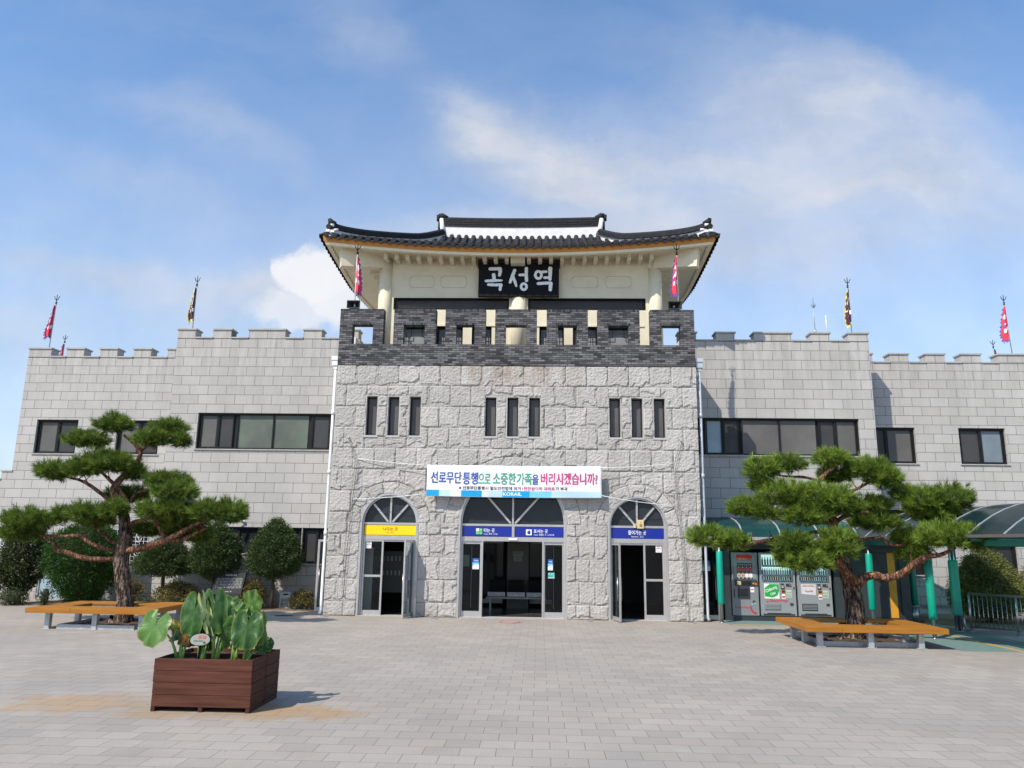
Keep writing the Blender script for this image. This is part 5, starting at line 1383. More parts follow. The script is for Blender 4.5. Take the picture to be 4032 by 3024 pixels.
def pine(label, trunk, br, pads, mat_hi, seed, bark_from, grow=1.0):
    t = thing('pine_tree', label, 'tree', (trunk[0][0], trunk[0][1], 0))
    b = MB()
    def smooth(path, n=4):
        out, rad = [], []
        for i in range(len(path)-1):
            p0, p1, p2, p3 = path[max(i-1, 0)], path[i], path[i+1], path[min(i+2, len(path)-1)]
            for k in range(n):
                f = k/n
                out.append(tuple(.5*(2*p1[a]+(p2[a]-p0[a])*f+(2*p0[a]-5*p1[a]+4*p2[a]-p3[a])*f*f+(3*p1[a]-p0[a]-3*p2[a]+p3[a])*f**3) for a in range(3)))
                rad.append(p1[3]*(1-f)+p2[3]*f)
        out.append(path[-1][:3]); rad.append(path[-1][3])
        return out, rad
    p, r = smooth(trunk, 6)
    cut = next((i for i, q in enumerate(p) if q[2] > bark_from), len(p)-1)
    p[0] = (p[0][0], p[0][1], -.05)
    b.tube(p[:cut+1], r[:cut+1], 16, 0, True, noise=.05, seed=seed)
    b.tube(p[cut:], r[cut:], 12, 1, True, noise=.05, seed=seed+1)
    # root flare
    b.tube([(p[0][0], p[0][1], -.05), (p[0][0], p[0][1], .06), p[2]], [r[0]*1.35, r[0]*1.15, r[2]*1.0], 14, 0, True, noise=.08, seed=seed)
    b.build('trunk', [M['bark'], M['bark_red']], t)
    for i, q in enumerate(br):
        b = MB(); p, r = smooth(q, 4); b.tube(p, r, 10, 0, True, noise=.07, seed=i)
        # side twigs near the end
        for k in range(4):
            j = int(len(p)*(.55+.11*k)); j = min(j, len(p)-1); a = Vector(p[j])
            d = Vector((NR.uniform(-1, 1), NR.uniform(-.8, .8), NR.uniform(.1, .9))).normalized()
            b.tube([a, a+d*.12, a+d*.22+Vector((0, 0, .04))], [r[j]*.45, r[j]*.3, .006], 6, 0)
        b.build('branch', M['bark_red'], t)
    for i, (x, y, z, rx, rz_) in enumerate(pads):
        ry = min(rx, .55)*.95; lo = y-ry
        vol = rx*ry+rx*rz_+ry*rz_; n = int(175*vol/.45)+30
        C, U = pad_centers((x, y, z), (rx*grow*.80, ry*.84, rz_*grow*.80), n)
        dirs = unit(U*np.array([.8, .8, .55])+np.array([0, 0, .42])+NR.normal(0, .25, U.shape))
        tone = np.clip(NR.uniform(.15, .75, n)+.22*(U[:, 2]), 0, 1)  # tufts on the upper side toned lighter, as if lit from above
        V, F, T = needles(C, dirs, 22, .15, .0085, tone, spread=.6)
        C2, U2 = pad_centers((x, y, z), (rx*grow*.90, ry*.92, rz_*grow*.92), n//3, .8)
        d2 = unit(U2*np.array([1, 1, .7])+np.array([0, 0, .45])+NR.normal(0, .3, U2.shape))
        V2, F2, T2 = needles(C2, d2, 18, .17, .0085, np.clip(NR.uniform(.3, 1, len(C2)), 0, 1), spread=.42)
        V = np.concatenate([V, V2]); F = np.concatenate([F, F2+len(V)-len(V2)]); T = np.concatenate([T, T2])
        # inner tufts toned darker than the outer layer: shade inside the pad, put into colour
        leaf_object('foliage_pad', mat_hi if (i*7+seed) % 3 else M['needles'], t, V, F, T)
        b = MB()
        for k in range(7):
            a = 2*math.pi*k/7+i; e = Vector((x+math.cos(a)*rx*.6, y+math.sin(a)*ry*.6, z-rz_*.05)); s = Vector((x, y, z-rz_*.45))
            b.tube([s, s.lerp(e, .5)-Vector((0, 0, .02)), e], [.014, .010, .005], 5)
        b.build('twigs', M['bark_red'], t)
    return t
LP = [(-9.866, -2.95, 4.738, 0.445, 0.271), (-8.626, -2.7, 4.688, 0.458, 0.229), (-8.787, -3.1, 4.378, 0.441, 0.232), (-8.185, -2.85, 4.359, 0.208, 0.208), (-10.464, -3.05, 4.33, 0.562, 0.232), (-9.828, -3.15, 3.753, 0.839, 0.328), (-9.268, -2.85, 3.54, 0.246, 0.246), (-10.368, -3.25, 3.606, 0.408, 0.222), (-11.197, -3.05, 3.539, 0.431, 0.27), (-8.47, -2.85, 3.359, 0.568, 0.227), (-8.04, -3.2, 3.058, 0.576, 0.26), (-9.603, -2.4, 3.012, 0.543, 0.241), (-10.084, -3.3, 2.532, 0.444, 0.259), (-9.361, -3.4, 2.628, 0.331, 0.221), (-10.967, -2.85, 2.499, 0.303, 0.208), (-10.098, -2.85, 2.38, 0.455, 0.17), (-11.562, -3.15, 2.352, 0.708, 0.298), (-11.807, -2.95, 2.058, 0.565, 0.226), (-8.497, -3.25, 2.609, 0.408, 0.259), (-7.989, -3.3, 2.668, 0.444, 0.229), (-7.195, -3.3, 2.605, 0.407, 0.314), (-6.693, -3.15, 2.581, 0.44, 0.354), (-7.992, -2.75, 2.41, 0.609, 0.228), (-9.07, -2.25, 2.179, 0.469, 0.176), (-8.106, -2.35, 2.096, 0.583, 0.241), (-7.585, -2.45, 2.027, 0.271, 0.193)]
RP_ = [(5.871, -3.5, 3.746, 0.408, 0.278), (6.528, -3.4, 3.873, 0.355, 0.224), (5.881, -3.4, 3.387, 0.261, 0.168), (7.523, -3.4, 4.013, 0.411, 0.216), (7.663, -3.15, 3.649, 0.359, 0.208), (8.191, -3.5, 3.771, 0.408, 0.26), (8.633, -3.6, 3.549, 0.369, 0.295), (8.584, -3.35, 3.826, 0.299, 0.187), (6.253, -3.8, 3.149, 0.62, 0.31), (7.007, -3.95, 3.043, 0.724, 0.38), (7.574, -3.9, 2.877, 0.399, 0.272), (6.617, -3.9, 2.689, 0.617, 0.254), (5.367, -3.6, 2.862, 0.351, 0.229), (5.75, -3.75, 2.754, 0.329, 0.22), (9.147, -3.2, 3.256, 0.226, 0.189), (9.372, -3.6, 3.055, 0.48, 0.332), (9.986, -3.65, 3.095, 0.515, 0.35), (9.727, -3.4, 2.782, 0.597, 0.205), (8.507, -3.2, 2.992, 0.415, 0.17), (8.518, -3.1, 2.595, 0.588, 0.228), (4.515, -3.6, 2.175, 0.424, 0.266), (5.132, -3.4, 2.113, 0.355, 0.254), (6.339, -4.1, 2.061, 0.431, 0.258), (6.557, -4.2, 1.693, 0.535, 0.285), (7.189, -4.3, 2.04, 0.426, 0.337), (6.182, -4.0, 1.785, 0.253, 0.217), (9.151, -4.6, 2.267, 0.383, 0.261), (9.401, -5.0, 2.251, 0.442, 0.289), (9.758, -5.1, 2.191, 0.298, 0.254), (9.268, -3.05, 2.208, 0.342, 0.266), (9.371, -3.0, 1.885, 0.362, 0.267)]
TL_TRUNK = [(-9.113, -2.95, -0.078, 0.283), (-9.082, -2.95, 0.133, 0.219), (-9.099, -2.95, 0.522, 0.188), (-9.202, -2.95, 0.985, 0.177), (-9.306, -2.95, 1.38, 0.173), (-9.303, -2.95, 1.671, 0.17), (-9.254, -2.95, 1.964, 0.158), (-9.32, -2.95, 2.295, 0.136), (-9.346, -3.0, 2.515, 0.124), (-9.508, -3.0, 2.81, 0.105), (-9.66, -3.0, 3.108, 0.094), (-9.588, -3.0, 3.316, 0.083), (-9.454, -3.0, 3.487, 0.072)]
TL_BR = [[(-9.265, -2.95, 1.671, 0.098), (-8.658, -3.05, 1.797, 0.083), (-8.172, -3.15, 1.942, 0.079), (-7.794, -3.2, 2.146, 0.057), (-7.453, -3.25, 2.331, 0.045), (-7.164, -3.25, 2.444, 0.038), (-6.836, -3.25, 2.539, 0.026)], [(-8.209, -3.15, 1.934, 0.06), (-7.846, -3.05, 1.976, 0.053), (-7.531, -2.95, 2.153, 0.045), (-7.319, -2.85, 2.268, 0.03)], [(-8.215, -3.15, 1.996, 0.045), (-8.352, -3.15, 2.212, 0.038), (-8.443, -3.2, 2.41, 0.03)], [(-9.36, -2.95, 1.67, 0.06), (-9.773, -3.15, 1.775, 0.053), (-10.064, -3.2, 1.916, 0.045), (-10.248, -3.2, 2.022, 0.041), (-10.682, -3.2, 2.009, 0.034), (-11.093, -3.15, 2.011, 0.03)], [(-9.381, -2.95, 1.524, 0.068), (-9.784, -3.0, 1.483, 0.064), (-10.214, -3.05, 1.514, 0.06), (-10.65, -3.05, 1.645, 0.057), (-10.876, -3.05, 1.686, 0.057), (-10.966, -3.05, 1.867, 0.045), (-11.213, -3.05, 1.992, 0.038), (-11.561, -3.05, 2.152, 0.026)], [(-9.341, -2.85, 1.853, 0.053), (-9.71, -2.75, 1.903, 0.045), (-9.88, -2.75, 2.031, 0.041), (-10.077, -2.85, 2.212, 0.034), (-10.271, -2.95, 2.375, 0.026)], [(-9.258, -2.95, 2.259, 0.053), (-9.028, -3.05, 2.377, 0.045), (-8.642, -3.15, 2.446, 0.034), (-8.225, -3.25, 2.539, 0.023)], [(-9.651, -2.95, 2.811, 0.053), (-9.951, -3.05, 3.045, 0.045), (-10.204, -3.05, 3.211, 0.045), (-10.462, -3.1, 3.347, 0.034), (-10.852, -3.05, 3.43, 0.026)], [(-9.29, -2.95, 2.853, 0.045), (-9.545, -3.05, 3.181, 0.049), (-9.774, -3.1, 3.392, 0.041), (-9.959, -3.15, 3.563, 0.03)], [(-9.374, -2.85, 2.782, 0.045), (-9.209, -2.85, 3.029, 0.038), (-9.101, -2.85, 3.105, 0.034), (-8.668, -2.95, 3.142, 0.03), (-8.447, -2.95, 3.238, 0.023)], [(-9.454, -3.0, 3.487, 0.064), (-9.271, -2.95, 3.684, 0.053), (-9.161, -2.95, 3.914, 0.057), (-9.142, -2.95, 4.086, 0.053), (-9.299, -2.95, 4.258, 0.038), (-9.6, -2.95, 4.487, 0.03)], [(-9.142, -2.95, 4.086, 0.038), (-8.964, -3.05, 4.172, 0.03), (-8.708, -3.05, 4.309, 0.023)], [(-9.142, -2.95, 4.086, 0.03), (-9.004, -2.85, 4.312, 0.026), (-8.687, -2.75, 4.562, 0.023)]]
TR_TRUNK = [(7.655, -3.5, -0.017, 0.267), (7.685, -3.5, 0.151, 0.23), (7.751, -3.5, 0.422, 0.208), (7.754, -3.5, 0.83, 0.2), (7.692, -3.5, 1.173, 0.171), (7.627, -3.5, 1.483, 0.148), (7.577, -3.5, 1.761, 0.134), (7.508, -3.5, 2.041, 0.126), (7.424, -3.5, 2.357, 0.122), (7.406, -3.5, 2.606, 0.111), (7.354, -3.5, 2.892, 0.089), (7.253, -3.5, 3.251, 0.067), (7.179, -3.5, 3.486, 0.048), (7.374, -3.5, 3.707, 0.048), (7.602, -3.5, 3.867, 0.03)]
TR_BR = [[(7.774, -3.5, 1.105, 0.126), (7.945, -3.55, 1.317, 0.1), (8.176, -3.6, 1.409, 0.089), (8.429, -3.65, 1.363, 0.089), (8.762, -3.7, 1.456, 0.085), (8.926, -3.9, 1.636, 0.082), (9.0, -4.2, 1.779, 0.074), (9.06, -4.3, 1.859, 0.063), (9.179, -4.6, 1.879, 0.045), (9.368, -4.9, 2.041, 0.03)], [(7.795, -3.65, 1.251, 0.111), (7.49, -3.85, 1.459, 0.104), (7.308, -4.0, 1.648, 0.089), (7.177, -4.1, 1.767, 0.059)], [(7.387, -3.5, 2.339, 0.067), (7.049, -3.4, 2.346, 0.045), (6.647, -3.4, 2.223, 0.045), (6.214, -3.4, 2.175, 0.052), (5.823, -3.5, 2.123, 0.048), (5.463, -3.5, 2.057, 0.045), (5.105, -3.5, 2.052, 0.033)], [(7.507, -3.5, 2.27, 0.052), (8.038, -3.4, 2.189, 0.045), (8.547, -3.3, 2.232, 0.041), (8.684, -3.25, 2.11, 0.037), (9.066, -3.15, 2.072, 0.03), (9.314, -3.1, 2.172, 0.022)], [(7.419, -3.5, 2.535, 0.059), (7.756, -3.4, 2.721, 0.052), (8.198, -3.3, 2.809, 0.056), (9.024, -3.15, 2.837, 0.052)], [(7.295, -3.6, 2.566, 0.052), (6.957, -3.7, 2.542, 0.041), (6.673, -3.8, 2.49, 0.03)], [(7.715, -3.5, 3.184, 0.052), (7.828, -3.5, 3.258, 0.037), (8.088, -3.5, 3.369, 0.033), (8.427, -3.5, 3.573, 0.026)], [(7.109, -3.5, 3.522, 0.033), (6.823, -3.45, 3.596, 0.03), (6.46, -3.45, 3.602, 0.026), (6.085, -3.5, 3.656, 0.019)], [(9.024, -3.15, 2.837, 0.048), (9.404, -3.5, 2.881, 0.037), (9.853, -3.6, 2.918, 0.026)], [(7.551, -3.5, 2.394, 0.037), (7.037, -3.9, 2.174, 0.033), (6.708, -4.1, 1.93, 0.026)]]
pine('clipped pine with a dark rough trunk growing through the left orange bench', TL_TRUNK, TL_BR, LP, M['needles'], 3, 2.5, 1.04)
pine('clipped pine with a leaning forked trunk growing through the right orange bench', TR_TRUNK, TR_BR, RP_, M['needles_b'], 5, 2.1, 1.09)

M['dark_core'] = simple('shrub_dark_core', (.022, .030, .012), .95, scale=25, col2=(.040, .045, .020), bump=1, bscale=30)  # made-up solid core in dark green, standing in for the shaded shrub interior
def clump_leaves(C, U, n, size, tone, spread=.8, asp=.5):
    """small leaf faces around shoot centres"""
    P = np.repeat(C, n, 0)+NR.normal(0, size*.75, (len(C)*n, 3)); D = unit(np.repeat(U, n, 0)+NR.normal(0, spread, (len(C)*n, 3)))
    T = np.repeat(tone, n)+NR.normal(0, .13, len(P)); s = unit(np.cross(D, NR.normal(0, 1, D.shape)))
    L = size*NR.uniform(.7, 1.3, (len(P), 1)); w = L*asp*.5
    V = np.stack([P, P+D*L*.5+s*w, P+D*L, P+D*L*.5-s*w], 1).reshape(-1, 3)
    return V, np.arange(len(P))[:, None]*4+np.arange(4), T
def shaped(prof, c, n, jitter=.06, inner=.72, frond=0):
    """points on a body of revolution: prof = [(z, r)]; returns centres and outward directions"""
    zs = np.array([p[0] for p in prof]); rs = np.array([p[1] for p in prof])
    wts = np.maximum(rs[:-1], .05)+np.maximum(rs[1:], .05); wts = wts*np.diff(zs); cdf = np.cumsum(wts)/wts.sum()
    k = np.searchsorted(cdf, NR.uniform(0, 1, n)); f = NR.uniform(0, 1, n)
    z = zs[k]+(zs[k+1]-zs[k])*f; r = rs[k]+(rs[k+1]-rs[k])*f; a = NR.uniform(0, 2*np.pi, n)
    lump = 1+.07*np.sin(a*5+z*7)+.06*np.sin(a*9-z*13)+jitter*NR.normal(0, 1, n)
    rr = r*(inner+(1-inner)*NR.uniform(0, 1, n)**.35)*lump
    C = np.stack([c[0]+np.cos(a)*rr, c[1]+np.sin(a)*rr, c[2]+z+NR.normal(0, .02, n)], 1)
    sl = (rs[k]-rs[k+1])/np.maximum(zs[k+1]-zs[k], 1e-3)
    U = unit(np.stack([np.cos(a), np.sin(a), np.clip(sl, -.6, 1.5)+.15], 1))
    return C, U
def shrub(name, label, cat, c, prof, n, per, size, mat, stems, group=None, inner=.72, asp=.5, spread=.8, flat=0, core=.68):
    t = thing(name, label, cat, c, group)
    C, U = shaped(prof, c, n, inner=inner)
    if flat: U = unit(U*np.array([1, 1, .3])+np.array([0, 0, .15]))
    V, F, T = clump_leaves(C, U, per, size, NR.uniform(.05, .8, n), spread, asp)
    leaf_object('foliage', mat, t, V, F, T)
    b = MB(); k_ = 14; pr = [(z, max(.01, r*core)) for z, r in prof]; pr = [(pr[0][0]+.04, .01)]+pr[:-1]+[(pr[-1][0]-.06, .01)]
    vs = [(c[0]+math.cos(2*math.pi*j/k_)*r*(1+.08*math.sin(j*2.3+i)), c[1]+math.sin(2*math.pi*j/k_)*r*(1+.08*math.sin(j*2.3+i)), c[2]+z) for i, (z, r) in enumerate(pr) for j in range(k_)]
    if core: b.add(vs, [(i*k_+j, i*k_+(j+1) % k_, (i+1)*k_+(j+1) % k_, (i+1)*k_+j) for i in range(len(pr)-1) for j in range(k_)]); b.build('dark_core', M['dark_core'], t)
    b = MB()
    for s in stems: b.tube([(c[0]+p[0], c[1]+p[1], p[2]) for p in s[0]], s[1], 8, noise=.06)
    b.build('stem', M['twig'], t)
    return t
def inner_stems(c, zt, r, k, rad=.012):
    out = []
    for i in range(k):
        a = 2*math.pi*i/k+.4; out.append(([(0.02*math.cos(a), .02*math.sin(a), 0), (r*.35*math.cos(a), r*.35*math.sin(a), zt*.5), (r*.75*math.cos(a), r*.75*math.sin(a), zt*.92)], [rad, rad*.8, rad*.4]))
    return out
G3 = 'clipped yew trees in the left bed'
for c, lab, prof, st in (
  ((-10.3, 1.3, 0), 'clipped yew with a low flat crown behind the left bench', [(.92, .10), (1.0, .62), (1.15, .78), (1.35, .74), (1.6, .60), (1.85, .35), (2.0, .08)], 1.4),
  ((-8.82, 1.35, 0), 'clipped dense yew behind the engraved stone', [(.86, .08), (1.0, .38), (1.2, .66), (1.5, .68), (1.8, .60), (2.1, .45), (2.35, .22), (2.44, .04)], 1.8),
  ((-7.05, 1.35, 0), 'clipped egg-shaped yew nearest the small side door', [(.88, .08), (.98, .34), (1.15, .66), (1.45, .76), (1.75, .68), (2.1, .50), (2.4, .27), (2.58, .05)], 1.8)):
    R_ = max(p[1] for p in prof)
    stems = [([(0, 0, 0), (.02, 0, .5), (-.01, .02, 1.0), (0, 0, st)], [.065, .055, .05, .03])]
    for i in range(12):
        a = i*2.4; z = 1.0+(st-.7)*i/12; stems.append(([(0, 0, z), (R_*.35*math.cos(a), R_*.35*math.sin(a), z+.05), (R_*.8*math.cos(a), R_*.8*math.sin(a), z+.16)], [.022, .015, .007]))
    shrub('clipped_yew', lab, 'tree', c, prof, 2600, 12, .055, M['yew'], stems, G3, inner=.55, core=.5, asp=.38, spread=.6, flat=1)
c = (-13.1, 2.0, 0)
shrub('arborvitae', 'dense bright green arborvitae shaped like an upturned egg left of the pine trunk', 'shrub', c, [(.05, .28), (.3, .50), (.7, .80), (1.2, 1.02), (1.6, 1.06), (1.95, .9), (2.2, .6), (2.34, .25), (2.38, .03)], 3200, 12, .075, M['cedar'],
      [([(0, 0, 0), (0, 0, 1.6)], [.08, .04])]+inner_stems(c, 2.0, .9, 10), inner=.6, asp=.28, spread=.55)
c = (-14.95, 1.9, 0)
shrub('nandina', 'loose tall nandina with hanging leaves left of the arborvitae', 'shrub', c, [(.35, .10), (.6, .35), (.9, .62), (1.3, .62), (1.7, .55), (2.05, .45), (2.2, .1)], 1300, 12, .085, M['nandina'], inner_stems(c, 1.9, .6, 9, .016), inner=.3, asp=.36, spread=1.0, core=0)
c = (-15.55, 1.5, 0)
shrub('nandina', 'pale drooping nandina spray at the far left edge', 'shrub', c, [(.35, .08), (.6, .4), (.85, .55), (1.1, .35), (1.2, .05)], 170, 12, .085, M['nandina'], inner_stems(c, 1.0, .5, 6, .010), inner=.3, asp=.36, spread=1.0, core=0)
def bush(c, r, h, label, n, mat='olive', group='low shrubs in the beds', size=.05):
    shrub('low_shrub', label, 'shrub', c, [(.04, r*.5), (h*.3, r), (h*.6, r*.95), (h*.85, r*.6), (h, r*.1)], n, 9, size, M[mat], inner_stems(c, h*.9, r, 11, .010), group, inner=.35, asp=.5, spread=1.0, core=.45)
bush((-14.75, 1.35, 0), .38, .48, 'small reddish shrub at the foot of the tall nandina', 170, 'nandina')
bush((-13.85, 1.45, 0), .22, .55, 'sparse dark seedling before the pale blue door', 50, 'nandina')
bush((-11.45, 1.9, 0), .30, .75, 'olive shrub behind the pine trunk', 170)
bush((-9.85, .95+.35, 0), .66, .72, 'broad olive-brown shrub between the pine bench and the engraved stone', 620)
bush((-10.75, 1.15+.2, 0), .30, .25, 'low green ground shrub by the white door panel', 90, 'nandina')
bush((-7.62, 1.35, 0), .40, .84, 'yellowish olive shrub right of the engraved stone', 460)
bush((-6.15, 1.42, 0), .38, .58, 'sparse olive shrub beside the small side door', 190)
t = thing('fern_sprig', 'thin arching fern sprig against the wall beside the pine trunk', 'plant', (-12.15, 2.6, 0))
b = MB(); b.tube([(-12.05, 2.6, 0), (-12.15, 2.6, .4), (-12.4, 2.6, .62), (-12.7, 2.6, .58)], [.008, .007, .006, .003], 5); b.tube([(-12.1, 2.6, .2), (-12.3, 2.6, .45), (-12.6, 2.6, .40)], [.006, .005, .003], 5); b.build('stem', M['twig'], t)
C = np.array([[-12.7+.05*k, 2.6, .58+.012*k-.001*k*k] for k in range(10)]+[[-12.6+.05*k, 2.6, .38+.012*k] for k in range(9)])
V, F, T = clump_leaves(C, np.tile([0, 0, -1.], (len(C), 1)), 4, .08, NR.uniform(.2, .8, len(C)), .5, .3); leaf_object('leaves', M['nandina'], t, V, F, T)
for c, lab, prof in (((13.25, 1.1, 0), 'cone-shaped olive yew behind the steel railing', [(.15, .35), (.35, .75), (.6, .92), (1.0, .85), (1.4, .66), (1.8, .38), (2.05, .06)]),
                     ((15.25, 1.3, 0), 'cone-shaped olive yew cut by the right edge of the picture', [(.15, .35), (.4, .8), (.8, .92), (1.3, .75), (1.8, .45), (2.25, .18), (2.4, .03)])):
    shrub('clipped_conifer', lab, 'shrub', c, prof, 3000, 11, .06, M['conifer_r'], [([(0, 0, 0), (0, 0, 1.5)], [.07, .03])]+inner_stems(c, 1.6, .8, 8), 'conical yews in the right bed', inner=.62, asp=.34, spread=.6, flat=1)

# ------------------------------------------------------------------ benches round the pines
def tree_bench(x0, x1, y0, y1, zt, wd, label, legs, kx, split):
    t = thing('tree_bench', label, 'bench', ((x0+x1)/2, (y0+y1)/2, 0), 'square benches round the pines')
    th = .105; rr = random.Random(5)
    def planks(xa, xb, ya, yb, along, mat):
        b = MB(); n = 5; g = .008
        if along == 'x':
            w = (yb-ya)/n
            for k in range(n): b.box(xa, xb, ya+k*w+g/2, ya+(k+1)*w-g/2, zt-.045+rr.uniform(-.002, .002), zt+rr.uniform(-.002, .002))
        else:
            w = (xb-xa)/n
            for k in range(n): b.box(xa+k*w+g/2, xa+(k+1)*w-g/2, ya, yb, zt-.045+rr.uniform(-.002, .002), zt+rr.uniform(-.002, .002))
        return b.build('seat', mat, t, bevel=.004)
    planks(x0+.03, x1-.03, y0+.03, y0+wd, 'x', M['bench_x']); planks(x0+.03, x1-.03, y1-wd, y1-.03, 'x', M['bench_x'])
    planks(x0+.03, x0+wd, y0+wd+.004, y1-wd-.004, 'y', M['bench_y']); planks(x1-wd, x1-.03, y0+wd+.004, y1-wd-.004, 'y', M['bench_y'])
    for bx, mt in (((x0, split, y0, y0+.028, zt-th, zt+.002), 'bench_x'), ((split+.004, x1, y0, y0+.028, zt-th, zt+.002), 'bench_x'), ((x0, x1, y1-.028, y1, zt-th, zt+.002), 'bench_x'),
                   ((x0, x0+.028, y0+.029, y1-.029, zt-th, zt+.002), 'bench_y'), ((x1-.028, x1, y0+.029, y1-.029, zt-th, zt+.002), 'bench_y'),
                   ((x0+wd-.02, x0+wd, y0+wd, y1-wd, zt-th, zt-.046), 'bench_y'), ((x1-wd, x1-wd+.02, y0+wd, y1-wd, zt-th, zt-.046), 'bench_y')):
        b = MB(); b.box(*bx); b.build('apron', M[mt], t, bevel=.004)
    for x, y in legs:
        b = MB(); s = .055; b.box(x-s, x+s, y-s, y+s, .012, zt-.047); b.box(x-.09, x+.09, y-.09, y+.09, .002, .012)
        for i in (-1, 1): b.tube([(x+i*.075, y-.075, .012), (x+i*.075, y-.075, .028)], .010, 6)
        b.build('leg', M['galv'], t, bevel=.004)
    xa, xb, ya, yb = kx
    k = thing('tree_pit', 'square steel-edged soil pit inside the '+('left' if x0 < 0 else 'right')+' bench', 'tree pit', ((xa+xb)/2, (ya+yb)/2, 0), 'tree pits')
    b = MB(); b.box(xa, xb, ya, ya+.05, 0, .10); b.box(xa, xb, yb-.05, yb, 0, .10); b.box(xa, xa+.05, ya+.05, yb-.05, 0, .10); b.box(xb-.05, xb, ya+.05, yb-.05, 0, .10); b.build('kerb', M['galv'], k)
    b = MB(); n = 16
    vs = [(xa+.05+(xb-xa-.1)*i/n, ya+.05+(yb-ya-.1)*j/n, .03+.03*math.sin(i*1.3)*math.cos(j*1.7)+.02*rr.random()) for i in range(n+1) for j in range(n+1)]
    b.add(vs, [(i*(n+1)+j, (i+1)*(n+1)+j, (i+1)*(n+1)+j+1, i*(n+1)+j+1) for i in range(n) for j in range(n)], 0, True); b.build('soil', M['soil'], k)
    return t
tree_bench(-10.56, -7.77, -4.38, -2.25, .46, .62, 'orange plank bench on steel legs round the left pine', [(-10.17, -4.12), (-9.10, -4.12), (-8.05, -4.12), (-10.25, -2.85), (-9.35, -2.62), (-8.0, -3.25), (-8.0, -2.45)], (-9.95, -8.2, -4.15, -2.5), -9.55)
tree_bench(6.18, 9.02, -5.0, -2.9, .42, .62, 'orange plank bench on steel legs round the right pine', [(6.52, -4.73), (7.52, -4.80), (8.53, -4.80), (6.46, -4.0), (6.42, -3.35), (7.6, -3.1), (8.6, -4.0), (8.55, -3.1)], (6.62, 8.62, -4.62, -2.95), 6.9)

# ------------------------------------------------------------------ planters with taro
def planter(x0, x1, y0, y1, label, seed):
    t = thing('planter_box', label, 'planter', ((x0+x1)/2, (y0+y1)/2, 0), 'brown wooden planter boxes')
    rr = random.Random(seed); zb, n, h = .055, 4, .545; ph = h/n
    for nm, side in (('board_side', 'f'), ('board_side', 'b'), ('board_side', 'l'), ('board_side', 'r')):
        for k in range(n):
            za, zc = zb+k*ph+.002, zb+(k+1)*ph-.002; j = rr.uniform(-.004, .004); b = MB()
            if side == 'f': b.box(x0+j, x1+j, y0-.003*(k % 2), y0+.028, za, zc)
            elif side == 'b': b.box(x0, x1, y1-.028, y1, za, zc)
            elif side == 'l': b.box(x0+.001, x0+.029, y0+.03, y1-.03, za, zc)
            else: b.box(x1-.029+.002*(k % 2), x1-.001+.002*(k % 2), y0+.03, y1-.03, za, zc)
            b.build('board', M['planter_x'] if side in 'fb' else M['planter_y'], t, bevel=.003)
    for x in (x0+.002, (x0+x1)/2-.02, x1-.047): b = MB(); b.box(x, x+.045, y0+.004, y1-.004, .0, .054); b.build('foot', M['planter_y'], t)
    b = MB(); m = 14; xs_, ys_ = (x1-x0-.06), (y1-y0-.06)
    vs = [(x0+.03+xs_*i/m, y0+.03+ys_*j/m, .545+.015*math.sin(i*2.1+seed)*math.cos(j*1.9)+.012*rr.random()) for i in range(m+1) for j in range(m+1)]
    b.add(vs, [(i*(m+1)+j, (i+1)*(m+1)+j, (i+1)*(m+1)+j+1, i*(m+1)+j+1) for i in range(m) for j in range(m)], 0, True); b.build('soil', M['soil'], t)
planter(-3.875, -2.685, -11.97, -11.49, 'brown board planter box holding the taro plants, nearest the camera', 2)
planter(-3.868, -2.68, -11.482, -11.0, 'brown board planter box pushed against the back of the taro planter', 3)
def taro_mat(name, ca, cb, vein, spot=None):
    m, n, b = new_mat(name); out = n.nodes['Material Output']
    uv = node(n, 'ShaderNodeAttribute'); uv.attribute_name = 'leafuv'; sp = node(n, 'ShaderNodeSeparateXYZ'); n.links.new(uv.outputs['Vector'], sp.inputs[0])
    x, y = sp.outputs[0], sp.outputs[1]
    ang = mth(n, 'ARCTAN2', x, mth(n, 'ADD', y, .0)); w = mth(n, 'ABSOLUTE', mth(n, 'SINE', mth(n, 'MULTIPLY', ang, 5.0)))
    rad = mth(n, 'SQRT', mth(n, 'ADD', mth(n, 'MULTIPLY', x, x), mth(n, 'MULTIPLY', y, y)))
    v = maprange(n, mth(n, 'MULTIPLY', w, mth(n, 'ADD', rad, .08)), .0, .05, 1, 0, True)
    P = world_pos(n); col = mixc(n, maprange(n, noise_out(n, P, 14, 4), .35, .65, 0, 1), ca, cb)
    col = mixc(n, mth(n, 'MULTIPLY', v, .75), col, vein)
    edge = maprange(n, sp.outputs[2], .90, 1.0, 0, .5, True); col = mixc(n, edge, col, (.30, .30, .06))
    if spot: col = mixc(n, maprange(n, noise_out(n, P, 9, 3), .44, .56, 0, .95), col, spot)
    n.links.new(col, b.inputs['Base Color']); b.inputs['Roughness'].default_value = .42
    tl = node(n, 'ShaderNodeBsdfTranslucent'); n.links.new(col, tl.inputs[0]); mx = node(n, 'ShaderNodeMixShader'); mx.inputs[0].default_value = .28
    n.links.new(b.outputs[0], mx.inputs[1]); n.links.new(tl.outputs[0], mx.inputs[2]); n.links.new(mx.outputs[0], out.inputs[0])
    bp = node(n, 'ShaderNodeBump'); bp.inputs['Strength'].default_value = .8; bp.inputs['Distance'].default_value = .01; n.links.new(v, bp.inputs['Height']); n.links.new(bp.outputs[0], b.inputs['Normal'])
    return m
M['taro'] = taro_mat('taro_leaf', (.022, .080, .014), (.055, .150, .026), (.20, .32, .09))
M['taro_l'] = taro_mat('taro_leaf_light', (.085, .19, .035), (.12, .24, .05), (.28, .40, .14))
